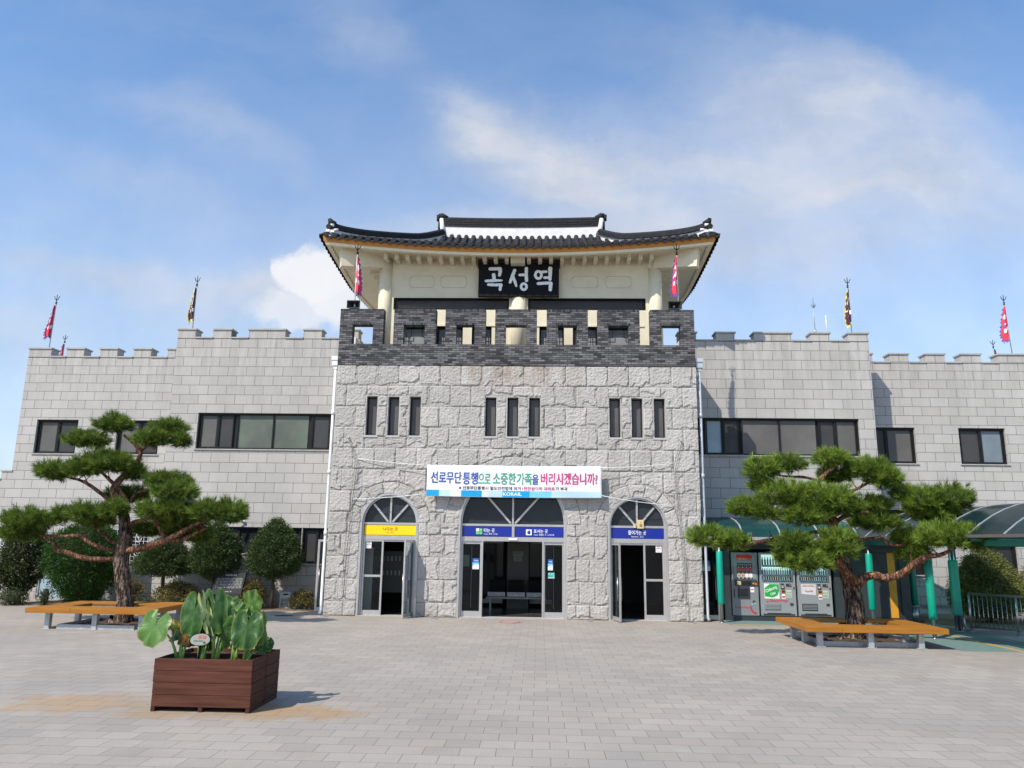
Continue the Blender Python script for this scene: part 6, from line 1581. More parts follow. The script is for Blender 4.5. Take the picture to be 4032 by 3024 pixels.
M['taro_b'] = taro_mat('taro_leaf_withering', (.06, .13, .025), (.12, .17, .03), (.25, .30, .08), (.45, .20, .06))
M['taro_stem'] = simple('taro_stem', (.14, .25, .05), .4, col2=(.22, .34, .08), scale=8)
M['taro_back'] = simple('taro_leaf_underside', (.36, .42, .16), .5, var=.1)
def taro_leaf(t, base, c, w, h, face, roll=0, fold=.25, mat='taro', droop=.3, back=False):
    """heart-shaped blade hanging from its petiole; c = attachment point, face = blade normal"""
    nrm = Vector(face).normalized(); dn_ = Vector((0, 0, -1)); tipd = (dn_-nrm*dn_.dot(nrm)).normalized(); sd = tipd.cross(nrm).normalized()
    ca, sa = math.cos(R(roll)), math.sin(R(roll)); tipd, sd = tipd*ca+sd*sa, sd*ca-tipd*sa
    NA, NRR = 44, 9; vs, uvs = [Vector(c)], [(0, 0, 0)]
    rs = random.Random(int((c[0]+c[2])*1000))
    ph = rs.uniform(0, 6)
    def outline(a):                       # a from the tip direction; distance of the margin from the petiole point
        q = abs(a)/math.pi
        r = .66*(1-q)**.75+.40*q**.5 + .10*math.sin(q*math.pi)
        if q > .86: r *= 1-(q-.86)/.14*.78
        return r*(1+.02*math.sin(a*9+ph)+.015*math.sin(a*17+ph*2))
    for i in range(NA):
        a = -math.pi+2*math.pi*(i+.5)/NA; r = outline(a)
        for j in range(1, NRR+1):
            q = j/NRR; x = math.sin(a)*r*q*w*.98/.98; y = math.cos(a)*r*q*h
            bend = -droop*(max(0, y)/h)**2*h*.9-fold*1.5*abs(x)+.25*abs(x)**2/w+.015*math.sin(a*7+ph)*q*q+.006*math.sin(a*19+ph)*q
            vs.append(Vector(c)+sd*x+tipd*y+nrm*(bend+.018*math.sin(x*38/w*.3+ph)*q*q)); uvs.append((math.sin(a)*r*q, math.cos(a)*r*q, q))
    fs = []
    for i in range(NA):
        if i == NA-1: continue
        k = i+1
        fs.append((0, 1+i*NRR, 1+k*NRR))
        for j in range(NRR-1): fs.append((1+i*NRR+j, 1+i*NRR+j+1, 1+k*NRR+j+1, 1+k*NRR+j))
    b = MB(); b.add(vs, fs, 0, True); o = b.build('leaf', M['taro_back'] if back else M[mat], t)
    at = o.data.attributes.new('leafuv', 'FLOAT_VECTOR', 'POINT'); at.data.foreach_set('vector', [q for u in uvs for q in u])
    s = MB(); bs, cc = Vector(base), Vector(c)-nrm*.006; mid = bs.lerp(cc, .5)+Vector(((cc.x-bs.x)*-.18, .02, .03))
    pts = [bs, bs.lerp(mid, .5)+Vector((0, 0, .02)), mid, mid.lerp(cc, .6)-nrm*.02+Vector((0, 0, .02)), cc]
    s.tube(pts, [.021, .018, .013, .009, .006], 8); s.build('stem', M['taro_stem'], t)
YP = -11.73
taros = [
 ('leftmost taro with a wide pale leaf and a browned withering leaf', -3.70, [((-3.985, YP-.10, .97), .30, .36, (-.35, -1, .35), 12, .12, 'taro_l', .2), ((-3.72, YP+.05, .95), .20, .26, (.2, -1, .1), -30, .5, 'taro_b', .4), ((-3.66, YP-.03, .88), .15, .24, (-.3, -1, .0), 10, .3, 'taro_b', .3), ((-3.80, YP+.08, .90), .20, .22, (-.6, -.6, .5), 60, .3, 'taro', .4), ((-3.60, YP+.04, .84), .14, .20, (.5, -1, .1), -10, .4, 'taro', .3)]),
 ('tall taro with a broad dark heart-shaped leaf, left of centre in the planter', -3.43, [((-3.53, YP-.06, 1.15), .235, .43, (-.12, -1, .18), 3, .12, 'taro', .12), ((-3.46, YP+.10, 1.10), .22, .34, (.5, -.7, .3), -12, .5, 'taro', .3), ((-3.42, YP+.04, .95), .16, .30, (.2, -1, .0), 5, .5, 'taro', .2), ((-3.58, YP+.12, .98), .15, .28, (-.8, -1, .1), 10, .5, 'taro_l', .3), ((-3.36, YP+.02, .84), .10, .26, (.1, -1, .0), 0, .7, 'taro', .2)]),
 ('tallest taro with a pale rolled leaf edge in the middle of the planter', -3.26, [((-3.29, YP-.05, 1.19), .20, .45, (.25, -1, .12), -6, .30, 'taro', .15), ((-3.385, YP-.10, 1.16), .085, .46, (.9, -.8, .1), -16, .1, 'taro', .0, True), ((-3.24, YP+.07, 1.12), .24, .36, (.1, -.8, .6), -160, .3, 'taro', .2), ((-3.20, YP+.0, .92), .18, .36, (-.5, -1, .0), 14, .5, 'taro', .2), ((-3.12, YP+.05, 1.03), .17, .30, (.7, -1, .2), -6, .4, 'taro_l', .2)]),
 ('taro with a torn yellow-green leaf right of the middle', -3.02, [((-3.06, YP+.04, 1.10), .17, .22, (.1, -1, .5), -150, .2, 'taro_l', .1), ((-3.05, YP-.02, 1.0), .22, .32, (-.3, -1, .1), 8, .4, 'taro', .3), ((-2.98, YP+.06, .94), .18, .28, (.3, -1, .2), -14, .4, 'taro', .3), ((-3.12, YP+.10, 1.16), .15, .26, (-.4, -1, .3), 6, .4, 'taro', .3), ((-3.0, YP-.03, .86), .12, .24, (-.2, -1, .1), 12, .6, 'taro', .3)]),
 ('rightmost taro with a round dark leaf low at the planter corner', -2.87, [((-2.845, YP-.08, .97), .25, .38, (.08, -1, .22), 2, .12, 'taro', .12), ((-2.875, YP+.10, 1.20), .16, .26, (-.1, -1, -.15), 172, .2, 'taro_l', .1), ((-2.70, YP+.02, .98), .10, .34, (.9, -.6, .1), -4, .2, 'taro_l', .1), ((-2.69, YP+.12, .74), .15, .15, (.3, -1, .4), -20, .1, 'taro', .1), ((-2.98, YP+.14, .80), .12, .14, (-.2, -1, .5), 30, .1, 'taro', .1)])]
for lab, x, leaves in taros:
    t = thing('taro_plant', lab, 'plant', (x, YP, .54), 'taro plants in the planter')
    for k, L in enumerate(leaves):
        c, w, h, fc, ro, fo, mt, dr = L[:8]; taro_leaf(t, (x+.012*(k-1), YP+.012*(k % 3), .54), c, w, h, fc, ro, fo, mt, dr, back=len(L) > 8)
t = thing('plant_label', 'small oval metal plate with upside-down red lettering on a stake among the taro', 'sign', (-3.40, -11.86, .55))
b = MB(); b.tube([(-3.405, -11.845, .55), (-3.395, -11.84, .78)], .012, 8); b.build('stake', M['lattice'], t)
nrm = Vector((0, -.9, .45)).normalized()
def on_plate(x, z): return (x, -11.858+.45*(z-.81)*1.0-.006, z)
b = MB(); prof_ = [(math.cos(a)*.128*(1-.10*max(0, math.cos(a-.55))**8), math.sin(a)*.072*(1+.05*math.cos(2*a))) for a in [2*math.pi*k/28 for k in range(28)]]
vs = [(-3.395+x, -11.858+.45*z, .81+z) for x, z in prof_]+[(-3.395+x, -11.852+.45*z, .81+z) for x, z in prof_]
b.add(vs, [tuple(range(28)), tuple(range(55, 27, -1))]+[(k, k+28, (k+1) % 28+28, (k+1) % 28) for k in range(28)]); b.build('plate', simple('plate_white', (.20, .225, .20), .75, var=.05), t)
b = MB(); b.tube([(p[0], p[1]-.002, p[2]) for p in vs[:28]]+[(vs[0][0], vs[0][1]-.002, vs[0][2])], .004, 5); b.build('rim', M['lattice'], t)
letters('토란', -3.43, -3.33, .822, .858, 0, M['ink_red'], t, .03, fn=on_plate, rot180=True)
letters('천남성과의 여러해살이풀', -3.47, -3.36, .79, .803, 0, M['ink_black'], t, .01, fn=on_plate, rot180=True)
b = MB(); p = on_plate(-3.335, .778); b.disc((p[0], p[1]-.001, p[2]), .013, 'y', 12, .003); b.build('emblem', M['ink_brown'], t)

# ------------------------------------------------------------------ engraved stone and small fittings by the left wing
t = thing('engraved_stone', 'dark slanted stone slab with white engraved Korean text on a pedestal', 'monument', (-8.22, 1.0, 0))
M['dark_stone'] = simple('dark_polished_stone', (.045, .046, .048), .7, var=.12, scale=30, spec=.15); M['mid_stone'] = simple('grey_stone', (.16, .16, .155), .7, var=.1, scale=30)
b = MB(); y = 1.0
face = [(-8.70, .43), (-7.83, .43), (-7.78, 1.04), (-8.66, 1.04)]
def slab(x, z): return (x, y-.02+(z-.43)*.28, z)
vs = [slab(*p) for p in face]+[(p[0], slab(*p)[1]+.12, p[1]) for p in face]
b.add(vs, [(0, 1, 2, 3), (7, 6, 5, 4), (0, 4, 5, 1), (1, 5, 6, 2), (2, 6, 7, 3), (3, 7, 4, 0)]); b.build('slab', M['dark_stone'], t, bevel=.008)
b = MB(); b.box(-8.45, -8.05, y+.0, y+.22, .24, .50); b.box(-8.1, -7.88, y-.02, y+.2, .24, .48); b.build('neck', M['dark_stone'], t)
b = MB(); b.box(-8.72, -7.80, y-.12, y+.35, 0, .24); b.build('pedestal', M['mid_stone'], t, bevel=.01)
b = MB(); b.box(-8.56, -7.88, y-.132, y-.121, .02, .215); o = b.build('white_relief_panel', M['plaster'], t, bevel=.005)
b = MB()
for k in range(3): b.tube([(-8.25+math.cos(a)*(.05+.02*k), y-.136, .11+math.sin(a)*(.03+.015*k)) for a in [math.pi*(q/8+.2) for q in range(9)]], .004, 5)
for k in range(5): b.bar((-8.2+.02*k, y-.135, .12+.01*k), (-8.0, y-.135, .16-.02*k), .006, .004, upv=(0, 1, 0))
b.build('relief_ornament', M['dark_stone'], o)
def slabt(x, z): p = slab(x, z); return (p[0], p[1]-.006, p[2])
letters('곡성역명 유래', -8.38, -8.05, .945, .99, 0, M['ink_white'], t, .01, fn=slabt)
rl = ['곡성은 산세가 깊고 물이 맑아 예로부터 살기 좋은', '고장으로 이름이 높았으며 섬진강과 보성강이 만나', '이루는 들녘에 사람들이 모여 마을을 이루고 장을', '열었다 철길이 놓인 뒤로 역은 고을의 관문이 되어', '오가는 이들을 맞이하고 배웅하며 오늘에 이르렀다', '새 역사는 옛 성문의 모습을 본떠 지어졌으며 앞뜰', '소나무와 함께 고을의 얼굴로 사랑받고 있다 이에']
for k, s_ in enumerate(rl): letters(s_, -8.62+.004*k-.004*(k), -7.86, .862-.042*k, .886-.042*k, 0, M['ink_white'], t, 0, fn=slabt)
letters('곡성 역', -8.30, -8.12, .50, .53, 0, M['ink_white'], t, 0, fn=slabt)
t = thing('grey_unit', 'low grey metal cabinet with a dark oval badge beside the yew trunk', 'cabinet', (-6.70, 1.7, 0))
b = MB(); b.box(-6.90, -6.58, 1.6, 1.9, .02, .50); b.build('cabinet', M['galv'], t, bevel=.01)
b = MB(); b.disc((-6.72, 1.592, .42), .09, 'y', 20, .006, rz=.025); b.build('badge', M['dark_stone'], t)
b = MB(); [b.box(-6.86, -6.62, 1.592, 1.598, .08+.04*k, .095+.04*k) for k in range(6)]; b.build('louvres', M['dark_frame'], t)

# ------------------------------------------------------------------ vending booth
bo = thing('vending_booth', 'charcoal steel booth with amber door strips housing the three vending machines', 'booth', (8.4, .7, 0))
YB = .58
b = MB(); b.box(5.86, 9.02, YB, 2.35, .002, .13)
b.box(5.86, 6.02, YB, 2.35, .13, 2.05); b.box(8.86, 9.02, YB, 2.35, .13, 2.05); b.box(6.02, 8.86, YB+.01, 2.35, 1.93, 2.05); b.box(6.02, 8.86, 2.2, 2.35, .13, 1.93)
b.box(9.02, 9.10, YB, 2.35, .002, 2.05); b.box(10.66, 10.90, YB, 2.35, .002, 2.05); b.box(9.10, 10.66, YB+.01, 2.35, 1.90, 2.05); b.box(9.10, 10.66, YB+.01, 2.35, .002, .13)
b.build('frame', M['charcoal'], bo)
b = MB(); b.box(5.80, 10.95, YB-.05, 2.36, 2.052, 2.12); b.build('roof', M['charcoal'], bo)
b = MB(); b.box(9.10, 10.66, YB+.06, YB+.10, .132, 1.898); d = b.build('door', M['charcoal'], bo)
b = MB(); b.box(9.12, 9.30, YB+.052, YB+.059, .14, 1.88); b.build('amber_strip', M['amber'], d)
b = MB(); b.box(10.36, 10.56, YB+.052, YB+.059, .14, 1.88); b.build('amber_strip', M['amber'], d)
b = MB(); b.box(9.84, 9.85, YB+.050, YB+.0595, .14, 1.89); b.box(9.15, 10.6, YB+.03, YB+.07, .128, .14); b.build('door_joint', M['dark_frame'], d)
M['vm_grey'] = simple('vending_grey_paint', (.21, .225, .24), .4, var=.04); M['vm_light'] = simple('vending_light_grey', (.26, .28, .295), .35, var=.03)
def lit(name, c, s):
    m, n, bb = new_mat(name); setc(bb.inputs['Base Color'], c); setc(bb.inputs['Emission Color'], c); bb.inputs['Emission Strength'].default_value = s; return m
M['vm_lit'] = lit('lit_display_back', (.62, .85, .80), .75)
M['can_mats'] = [simple('can_'+n_, c, .35, var=.05) for n_, c in (('green', (.05, .35, .10)), ('blue', (.04, .10, .42)), ('white', (.6, .65, .66)), ('black', (.04, .03, .03)), ('brown', (.22, .12, .05)), ('orange', (.55, .22, .03)), ('teal', (.15, .42, .42)))]
def bottles(b, x0, x1, y, z, h, n, kinds, seed):
    rr = random.Random(seed); r = min(.026, (x1-x0)/n*.42)
    for k in range(n):
        x = x0+(x1-x0)*(k+.5)/n; m = rr.choice(kinds) if len(kinds) < 8 else kinds[k % len(kinds)]
        if h > .16: b.tube([(x, y, z), (x, y, z+h*.62), (x, y, z+h*.80), (x, y, z+h)], [r, r, r*.45, r*.40], 8, m)
        else: b.tube([(x, y, z), (x, y, z+h*.08), (x, y, z+h*.9), (x, y, z+h)], [r*.85, r, r, r*.8], 8, m)
def machine(x0, x1, label, z0=.14, z1=1.83):
    t = thing('vending_machine', label, 'vending machine', ((x0+x1)/2, YB+.3, z0), 'vending machines in the booth')
    return t
yf = YB-.02
# coffee machine
x0, x1 = 6.065, 6.775
v = machine(x0, x1, 'narrow grey hot-drinks vending machine with a red header, leftmost of the three')
b = MB(); b.box(x0, x1, yf, yf+.7, .14, 1.83); b.build('body', M['vm_grey'], v, bevel=.01)
b = MB(); b.box(x0+.05, x1-.05, yf-.012, yf-.001, 1.12, 1.78); b.build('display_panel', M['case_tint'] if "case_tint" in M else simple('vm_panel', (.20, .27, .28), .25), v)
b = MB(); b.box(x0+.13, x1-.14, yf-.018, yf-.0125, 1.62, 1.77); h = b.build('header', M['ink_red'], v)
letters('Coffee &', x0+.14, x0+.36, 1.635, 1.69, yf-.0195, M['alarm'], h, .02); letters('Sweet Time', x0+.36, x1-.15, 1.635, 1.675, yf-.0195, M['alarm'], h, .01)
for r_ in range(3):
    for c_ in range(4):
        xa = x0+.145+c_*.108; za = 1.45-r_*.145
        b = MB(); b.box(xa, xa+.09, yf-.02, yf-.0125, za, za+.10, 0); b.box(xa-.004, xa+.094, yf-.018, yf-.0127, za-.038, za-.001, 1); b.box(xa+.03, xa+.06, yf-.022, yf-.0185, za-.03, za-.010, 2)
        if not (r_ == 2 and c_ > 1): b.disc((xa+.045, yf-.022, za+.05), .026, 'y', 10, .004, 3)
        top = (M['f_maroon'], M['ink_red'], M['cream_dirty'])[r_] if not (r_ == 2 and c_ > 1) else M['white']
        b.build('drink_button', [top, M['ink_black'], M['white'], simple('cup_tone', (.30, .20, .16), .5) if 'cupt' not in M else M['cupt']], v)
b = MB(); b.box(x0+.06, x1-.03, yf-.025, yf-.001, .93, 1.09); p = b.build('payment_panel', M['charcoal'], v, bevel=.01)
b = MB(); b.box(x0+.12, x0+.23, yf-.032, yf-.026, .955, 1.055); b.build('banknote_slot', M['alarm'], p)
b = MB(); b.disc((x1-.14, yf-.028, 1.0), .028, 'y', 14, .006); b.disc((x1-.075, yf-.029, .985), .032, 'y', 14, .008); b.build('coin_knob', M['can_mats'][5], p)
b = MB(); b.box(x0+.25, x1-.2, yf-.0275, yf-.0255, .95, 1.06); b.build('screen', M['pane_black'], p)
b = MB(); b.box(x0+.14, x0+.46, yf-.03, yf-.001, .60, .90); o = b.build('cup_door', M['charcoal'], v, bevel=.01)
b = MB(); b.box(x0+.19, x0+.41, yf-.034, yf-.031, .65, .85); b.build('cup_window', M['pane_black'], o)
b = MB(); b.box(x0+.49, x0+.59, yf-.006, yf-.001, .76, .90, 0); b.box(x0+.505, x0+.575, yf-.008, yf-.0065, .82, .85, 1); b.build('price_card', [M['white'], M['ink_red']], v)
b = MB(); b.box(x0+.03, x0+.06, yf-.008, yf-.001, .62, .84); b.disc((x1-.13, yf-.004, .50), .004, 'y', 8, .004); b.box(x1-.17, x1-.10, yf-.006, yf-.001, .48, .54); b.build('lock', M['charcoal'], v)
letters('StoryWay', x0+.05, x0+.43, .315, .39, yf-.002, M['ink_red'], v, .03)
b = MB(); cx, cz = x1-.075, .36
pts = [(cx+math.cos(a)*.155, yf-.004, cz+math.sin(a)*.155) for a in [math.pi*(1.04+.42*q/10) for q in range(11)]]
for i in range(10): b.bar(pts[i], pts[i+1], .006, .045, upv=(0, 0, 1) if False else (math.cos(math.pi*(1.04+.42*(i+.5)/10)), 0, math.sin(math.pi*(1.04+.42*(i+.5)/10))))
b.disc((x1-.24, yf-.005, .375), .028, 'y', 14, .008); b.build('smile_logo', M['can_mats'][5] if False else M['ink_red'], v)
b = MB(); b.disc((x1-.19, yf-.0045, .44), .022, 'y', 14, .007); b.build('logo_dot', M['band_mid'], v)
b = MB(); b.disc((x1-.11, yf-.0042, .47), .030, 'y', 14, .0064); b.build('logo_dot', simple('dull_yellow', (.36, .38, .20), .5), v)
# two cold-drink machines
def cold(x0, x1, label, seed, ad):
    v = machine(x0, x1, label); w = x1-x0
    b = MB(); b.box(x0, x0+.06, yf, yf+.72, .15, 1.83); b.box(x1-.05, x1, yf, yf+.72, .15, 1.83); b.box(x0+.06, x1-.05, yf, yf+.72, .15, 1.04); b.box(x0+.06, x1-.05, yf, yf+.72, 1.78, 1.83); b.box(x0+.06, x1-.05, yf+.3, yf+.72, 1.04, 1.78)
    b.build('body', M['vm_light'], v)
    b = MB(); b.box(x0+.061, x1-.051, yf+.20, yf+.21, 1.041, 1.779); b.build('lit_back_panel', M['vm_lit'], v)
    for k, (z, h, n, kinds) in enumerate(((1.50, .22, 11, [2, 6, 2, 0, 6, 2]), (1.245, .17, 13, [2, 6, 1, 2, 6, 2]), (1.095, .115, 13, [3, 1, 4, 3, 2, 4, 5]))):
        b = MB(); b.box(x0+.062, x1-.052, yf+.01, yf+.19, z-.022, z-.002); o = b.build('shelf', M['white'], v)
        b = MB(); b.box(x0+.07, x1-.06, yf+.002, yf+.012, z-.052, z-.004); b.build('shelf_strip', M['white'], o)
        b = MB()
        for q in range(n): xx = x0+.09+(w-.17)*(q+.5)/n; b.box(xx-.014, xx+.014, yf-.002, yf+.0015, z-.040, z-.020)
        b.build('select_button', M['ink_black'], o)
        b = MB(); b.box(x0+.07, x1-.06, yf-.0015, yf+.0018, z-.012, z-.006); b.build('price_strip', M['band_blue'], o)
        b = MB(); bottles(b, x0+.08, x1-.07, yf+.09, z, h, n, kinds, seed+k); b.build('drinks_row', M['can_mats'], v)
    b = MB(); b.add([(x0+.06, yf+.001, 1.04), (x1-.05, yf+.001, 1.04), (x1-.05, yf+.001, 1.78), (x0+.06, yf+.001, 1.78)], [(0, 1, 2, 3)]); b.build('display_glass', M['case_glass'], v)
    xr = x1-.40*w/.9
    b = MB(); b.box(xr+.02, xr+.11, yf-.010, yf-.001, .975, 1.01); b.box(xr+.03, xr+.12, yf-.018, yf-.001, .86, .94); b.box(x1-.06, x1-.03, yf-.01, yf-.001, .86, .92); b.build('coin_return', M['charcoal'], v)
    b = MB(); b.box(xr+.045, xr+.095, yf-.021, yf-.0185, .90, .925); b.build('coin_slot', M['white'], v)
    b = MB(); b.disc((xr+.20, yf-.01, .975), .035, 'y', 16, .018); b.disc((xr+.27, yf-.01, .972), .038, 'y', 16, .020); b.box(xr+.17, xr+.25, yf-.017, yf-.001, .94, 1.008); o = b.build('coin_unit', M['charcoal'], v)
    b = MB(); b.disc((xr+.275, yf-.022, .972), .018, 'y', 12, .005); b.build('lever', M['can_mats'][5], o)
    b = MB(); rect_frame(b, xr+.03, xr+.15, .745, .84, .016, yf-.014, yf-.001, 0); b.box(xr+.047, xr+.133, yf-.006, yf-.002, .762, .823, 1); b.build('banknote_unit', [M['can_mats'][5], M['charcoal']], v)
    b = MB(); b.box(xr+.04, xr+.14, yf-.004, yf-.001, .60, .73, 0); b.box(xr+.05, xr+.13, yf-.006, yf-.0045, .63, .675, 1); b.build('price_card', [M['white'], M['ink_red']], v)
    b = MB(); b.box(xr+.16, xr+.32, yf-.004, yf-.001, .63, .84, 0)
    for i in range(3): b.disc((xr+.19+.05*i, yf-.006, .775), .012, 'y', 8, .003, 1)
    for j in range(2):
        for i in range(5): b.box(xr+.17+.028*i, xr+.188+.028*i, yf-.0055, yf-.0045, .665+.035*j, .678+.035*j, 1)
    b.build('instruction_card', [simple('pale_card', (.45, .55, .45), .6) if True else None, M['ink_black']], v)
    b = MB(); b.box(x0+.09, xr-.02+.02, yf-.014, yf-.001, .30, .48); o = b.build('dispensing_flap', M['vm_grey'] if ad == 'g' else M['pane_black'], v, bevel=.01)
    b = MB()
    for k in range(4): b.box(x0+.105, xr-.015, yf-.024, yf-.0145, .325+.037*k, .345+.037*k)
    b.build('flap_rib', M['vm_light'] if ad == 'g' else M['vm_grey'], o)
    b = MB(); b.box(x0+.05, x1-.05, yf-.004, yf-.001, .16, .20); b.box(x0+.16, x1-.16, yf-.004, yf-.001, .20, .225); b.build('vent_recess', M['ink_black'], v)
    b = MB(); b.box(x1-.17, x1-.08, yf-.006, yf-.001, .42, .49); b.build('lock', M['charcoal'], v)
    return v, xr
v, xr = cold(6.825, 7.785, 'cold-drinks vending machine with a green fizzy drink advert, middle of the three', 3, 'g')
M['cider_green'] = simple('advert_green', (.02, .36, .06), .4, var=.1, scale=5)
xa, xb, za, zb_ = 6.93, 7.34, .60, 1.0
b = MB(); b.box(xa, xb, yf-.006, yf-.001, za, zb_); ad = b.build('advert', M['white'], v, bevel=.004)
b = MB(); b.prism([(xa+.01, za+.06), (xa+.22, za+.03), (xb-.06, za+.09), (xb-.01, za+.20), (xb-.01, zb_-.01), (xa+.15, zb_-.01), (xa+.01, zb_-.12)], 'y', yf-.009, yf-.0065); b.build('green_field', M['cider_green'], ad)
def tilt_fn(cx, cz, ang, y):
    ca, sa = math.cos(ang), math.sin(ang)
    return lambda x, z: (cx+(x-cx)*ca-(z-cz)*sa, y, cz+(x-cx)*sa+(z-cz)*ca)
letters('Chilsung', xa+.03, xb-.05, .80, .91, 0, M['ink_white'], ad, .02, fn=tilt_fn((xa+xb)/2, .84, .42, yf-.0105)); letters('Cider', xa+.14, xb-.12, .70, .77, 0, M['ink_white'], ad, .02, fn=tilt_fn((xa+xb)/2, .78, .42, yf-.0105))
letters('StoryWay', 7.07, 7.56, .50, .585, yf-.003, M['ink_red'], v, .04)
b = MB(); b.tube([(6.995+math.cos(a)*.035, yf-.005, .555+math.sin(a)*.035) for a in [math.pi*(1.05+.9*q/10) for q in range(11)]], .008, 6); b.disc((6.95, yf-.004, .57), .008, 'y', 8, .004); b.disc((7.04, yf-.004, .57), .008, 'y', 8, .004); b.build('smile_logo', M['ink_red'], v)
v, xr = cold(7.845, 8.765, 'cold-drinks vending machine with a white cola advert, rightmost of the three', 9, 'k')
b = MB(); b.prism([(7.94, .74), (8.33, .71), (8.34, 1.0), (7.93, 1.0)], 'y', yf-.006, yf-.001); ad = b.build('advert', simple('advert_pink_white', (.62, .60, .62), .4), v)
letters('StoryWay', 8.0, 8.29, .925, .975, yf-.008, M['ink_red'], ad, .03); letters('Coca‑Cola' if False else 'Coca-Cola', 8.03, 8.24, .79, .85, 0, M['ink_red'], ad, .02, fn=lambda x, z: (x+(z-.8)*.3, yf-.008, z+.006*math.sin(x*30)))
b = MB(); b.tube([(7.965+math.cos(a)*.017, yf-.008, .955+math.sin(a)*.017) for a in [math.pi*(1.05+.9*q/8) for q in range(9)]], .004, 5); b.build('smile_logo', M['ink_red'], ad)

# ------------------------------------------------------------------ canopies
cn_ = thing('glazed_canopy', 'curved teal polycarbonate canopy over the vending booth', 'canopy', (7.4, 0, 0))
PR = [(-.05, 2.24), (.05, 2.42), (.28, 2.57), (.65, 2.69), (1.15, 2.78), (1.75, 2.83), (2.38, 2.85)]
b = MB(); xs_ = [5.22, 9.42]
b.add([(x, y_, z) for x in xs_ for y_, z in PR], [(k, k+1, k+8, k+7) for k in range(6)], 0, True); b.build('sheet', M['teal'], cn_)
for x in (5.24, 6.25, 7.27, 8.30, 9.32):
    b = MB()
    for (ya, za), (yb_, zb_) in zip(PR[:-1], PR[1:]): b.bar((x, ya, za+.012), (x, yb_, zb_+.012), .035, .02)
    b.build('rib', M['galv'], cn_)
    b = MB(); b.bar((x, .0, 2.16), (x, 2.3, 2.16), .05, .05); b.bar((x, .9, 2.18), (x, .9, 2.72), .04, .04); b.build('tie_beam', M['teal_paint'], cn_)
b = MB(); b.box(5.22, 9.42, -.11, -.02, 2.17, 2.25); b.build('gutter', M['galv'], cn_)
M['gutter_brown'] = simple('brown_grey_gutter', (.12, .10, .095), .5)
c2 = thing('glazed_walkway_canopy', 'barrel-shaped teal polycarbonate canopy over the walkway at the right', 'canopy', (10.8, -2.5, 0))
AR = [(9.42+3.2*k/12, 2.29+.70*(1-(1-k/6)**2)) for k in range(13)]
ys_ = [2.3, -8.2]
b = MB(); b.add([(x, y_, z) for y_ in ys_ for x, z in AR], [(k, k+1, k+14, k+13) for k in range(12)], 0, True); b.build('sheet', M['teal_dark'], c2)
for k in range(9):
    y_ = 2.2-k*1.25; b = MB()
    for (xa, za), (xb_, zb_) in zip(AR[:-1], AR[1:]): b.bar((xa, y_, za+.012), (xb_, y_, zb_+.012), .016, .030, upv=(0, 1, 0))
    b.build('rib', M['galv'], c2)
    if k % 2 == 0: b = MB(); b.bar((9.45, y_, 2.2), (12.6, y_, 2.2), .06, .06); b.build('tie_beam', M['teal_paint'], c2)
for x in (9.40, 12.62):
    b = MB(); b.box(x-.04, x+.04, -8.2, 2.3, 2.24, 2.30); b.build('gutter', M['gutter_brown'], c2)
    b = MB(); b.box(x-.04+(.35 if x < 10 else -.35), x+.04+(.35 if x < 10 else -.35), -8.2, 2.3, 2.08, 2.19); b.build('long_beam', M['teal_paint'], c2)
def post(x, y, label, za=.45, zb=1.80, zt=2.2, double=False):
    t = thing('canopy_post', label, 'post', (x, y, 0), 'padded canopy posts')
    offs = (-.045, .045) if double else (0,)
    b = MB()
    for o in offs: b.tube([(x+o, y, 0), (x+o, y, zt)], .045, 12)
    b.build('pipe', M['steel'], t)
    b = MB()
    for o in offs: b.tube([(x+o, y, .0), (x+o, y, .02)], .075, 14)
    b.build('base_collar', M['steel'], t)
    b = MB()
    if double: b.box(x-.105, x+.105, y-.075, y+.075, za, zb); b.build('padding', M['pad_green'], t, bevel=.04)
    else: b.tube([(x, y, za), (x, y, za+.02), (x, y, (za+zb)/2), (x, y, zb-.02), (x, y, zb)], [.078, .088, .090, .088, .078], 18, noise=.02); b.build('padding', M['pad_green'], t)
    b = MB(); n = 6
    for k in range(n): z = za+.08+(zb-za-.16)*k/(n-1); b.box(x+(.10 if double else .082), x+(.110 if double else .094), y-.02, y+.02, z-.03, z+.03)
    b.build('lacing_tab', M['pad_green'], t)
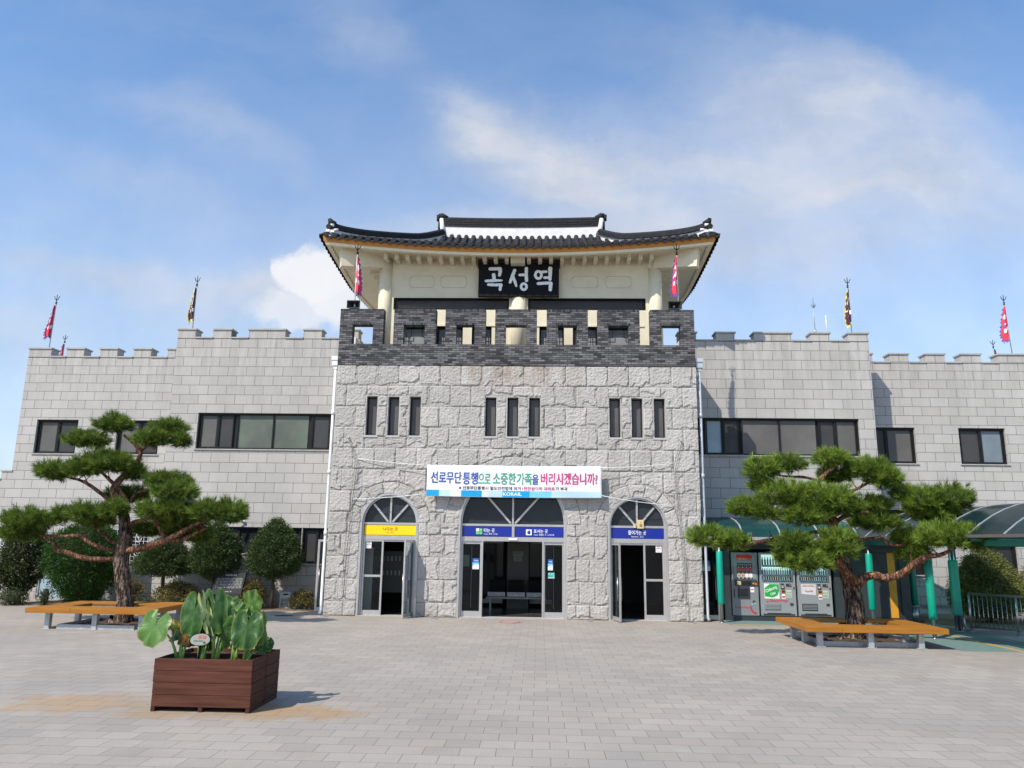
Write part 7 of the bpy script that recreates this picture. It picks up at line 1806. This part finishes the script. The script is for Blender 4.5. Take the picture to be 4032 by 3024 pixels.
post(5.60, -.06, 'green padded canopy post beside the side door, leftmost of its row', .48, 1.86)
post(9.58, -.06, 'green padded canopy post in front of the amber-striped booth door', .40, 1.86)
post(11.35, 1.35, 'thin-looking green padded canopy post behind the litter bin', .42, 1.74)
post(9.75, -2.9, 'green padded canopy post just behind the right end of the bench', .42, 1.80)
post(11.17, -1.24, 'wide green padded double canopy post next to the steel railing', .38, 1.74, double=True)
t = thing('litter_bin', 'round stainless litter bin between the booth and the padded posts', 'bin', (11.06, .85, 0))
b = MB(); b.tube([(11.06, .85, 0), (11.06, .85, .43)], [.15, .165], 24); b.build('drum', M['steel'], t)
b = MB(); b.tube([(11.06, .85, .431), (11.06, .85, .455)], [.172, .172], 24); b.build('lid_rim', M['steel'], t)
t = thing('steel_railing', 'stainless steel railing with thin balusters at the right edge', 'railing', (12.0, -1.9, 0))
A0 = Vector((11.45, -1.28, 0)); A1 = Vector((12.05, -2.2, 0)); dr_ = (A1-A0); stp = dr_.length; dn2 = dr_.normalized()
for k in range(4):
    p = A0+dn2*stp*k; b = MB(); b.tube([(p.x, p.y, 0), (p.x, p.y, .90)], .028, 12); b.tube([(p.x, p.y, 0), (p.x, p.y, .015)], .06, 12); b.build('railing_post', M['steel'], t)
e = A0+dn2*stp*3
b = MB(); b.tube([(A0.x, A0.y, .92), (e.x, e.y, .92)], .028, 12); b.build('top_rail', M['steel'], t)
b = MB(); b.tube([(A0.x, A0.y, .14), (e.x, e.y, .14)], .018, 8); b.build('bottom_rail', M['steel'], t)
for k in range(1, 30):
    p = A0+dn2*stp*k/10
    if k % 10 == 0: continue
    b = MB(); b.tube([(p.x, p.y, .14), (p.x, p.y, .38), (p.x, p.y, .40), (p.x, p.y, .42), (p.x, p.y, .92)], [.010, .010, .016, .010, .010], 6); b.build('baluster', M['steel'], t)
b = MB(); b.tube([(11.30, -1.26, .45), (11.30, -1.27, .18), (11.34, -1.27, .08), (11.45, -1.28, .05)], .026, 10); b.build('bent_pipe', M['steel'], t)
# air around the scene is clear: no haze volume needed at this distance
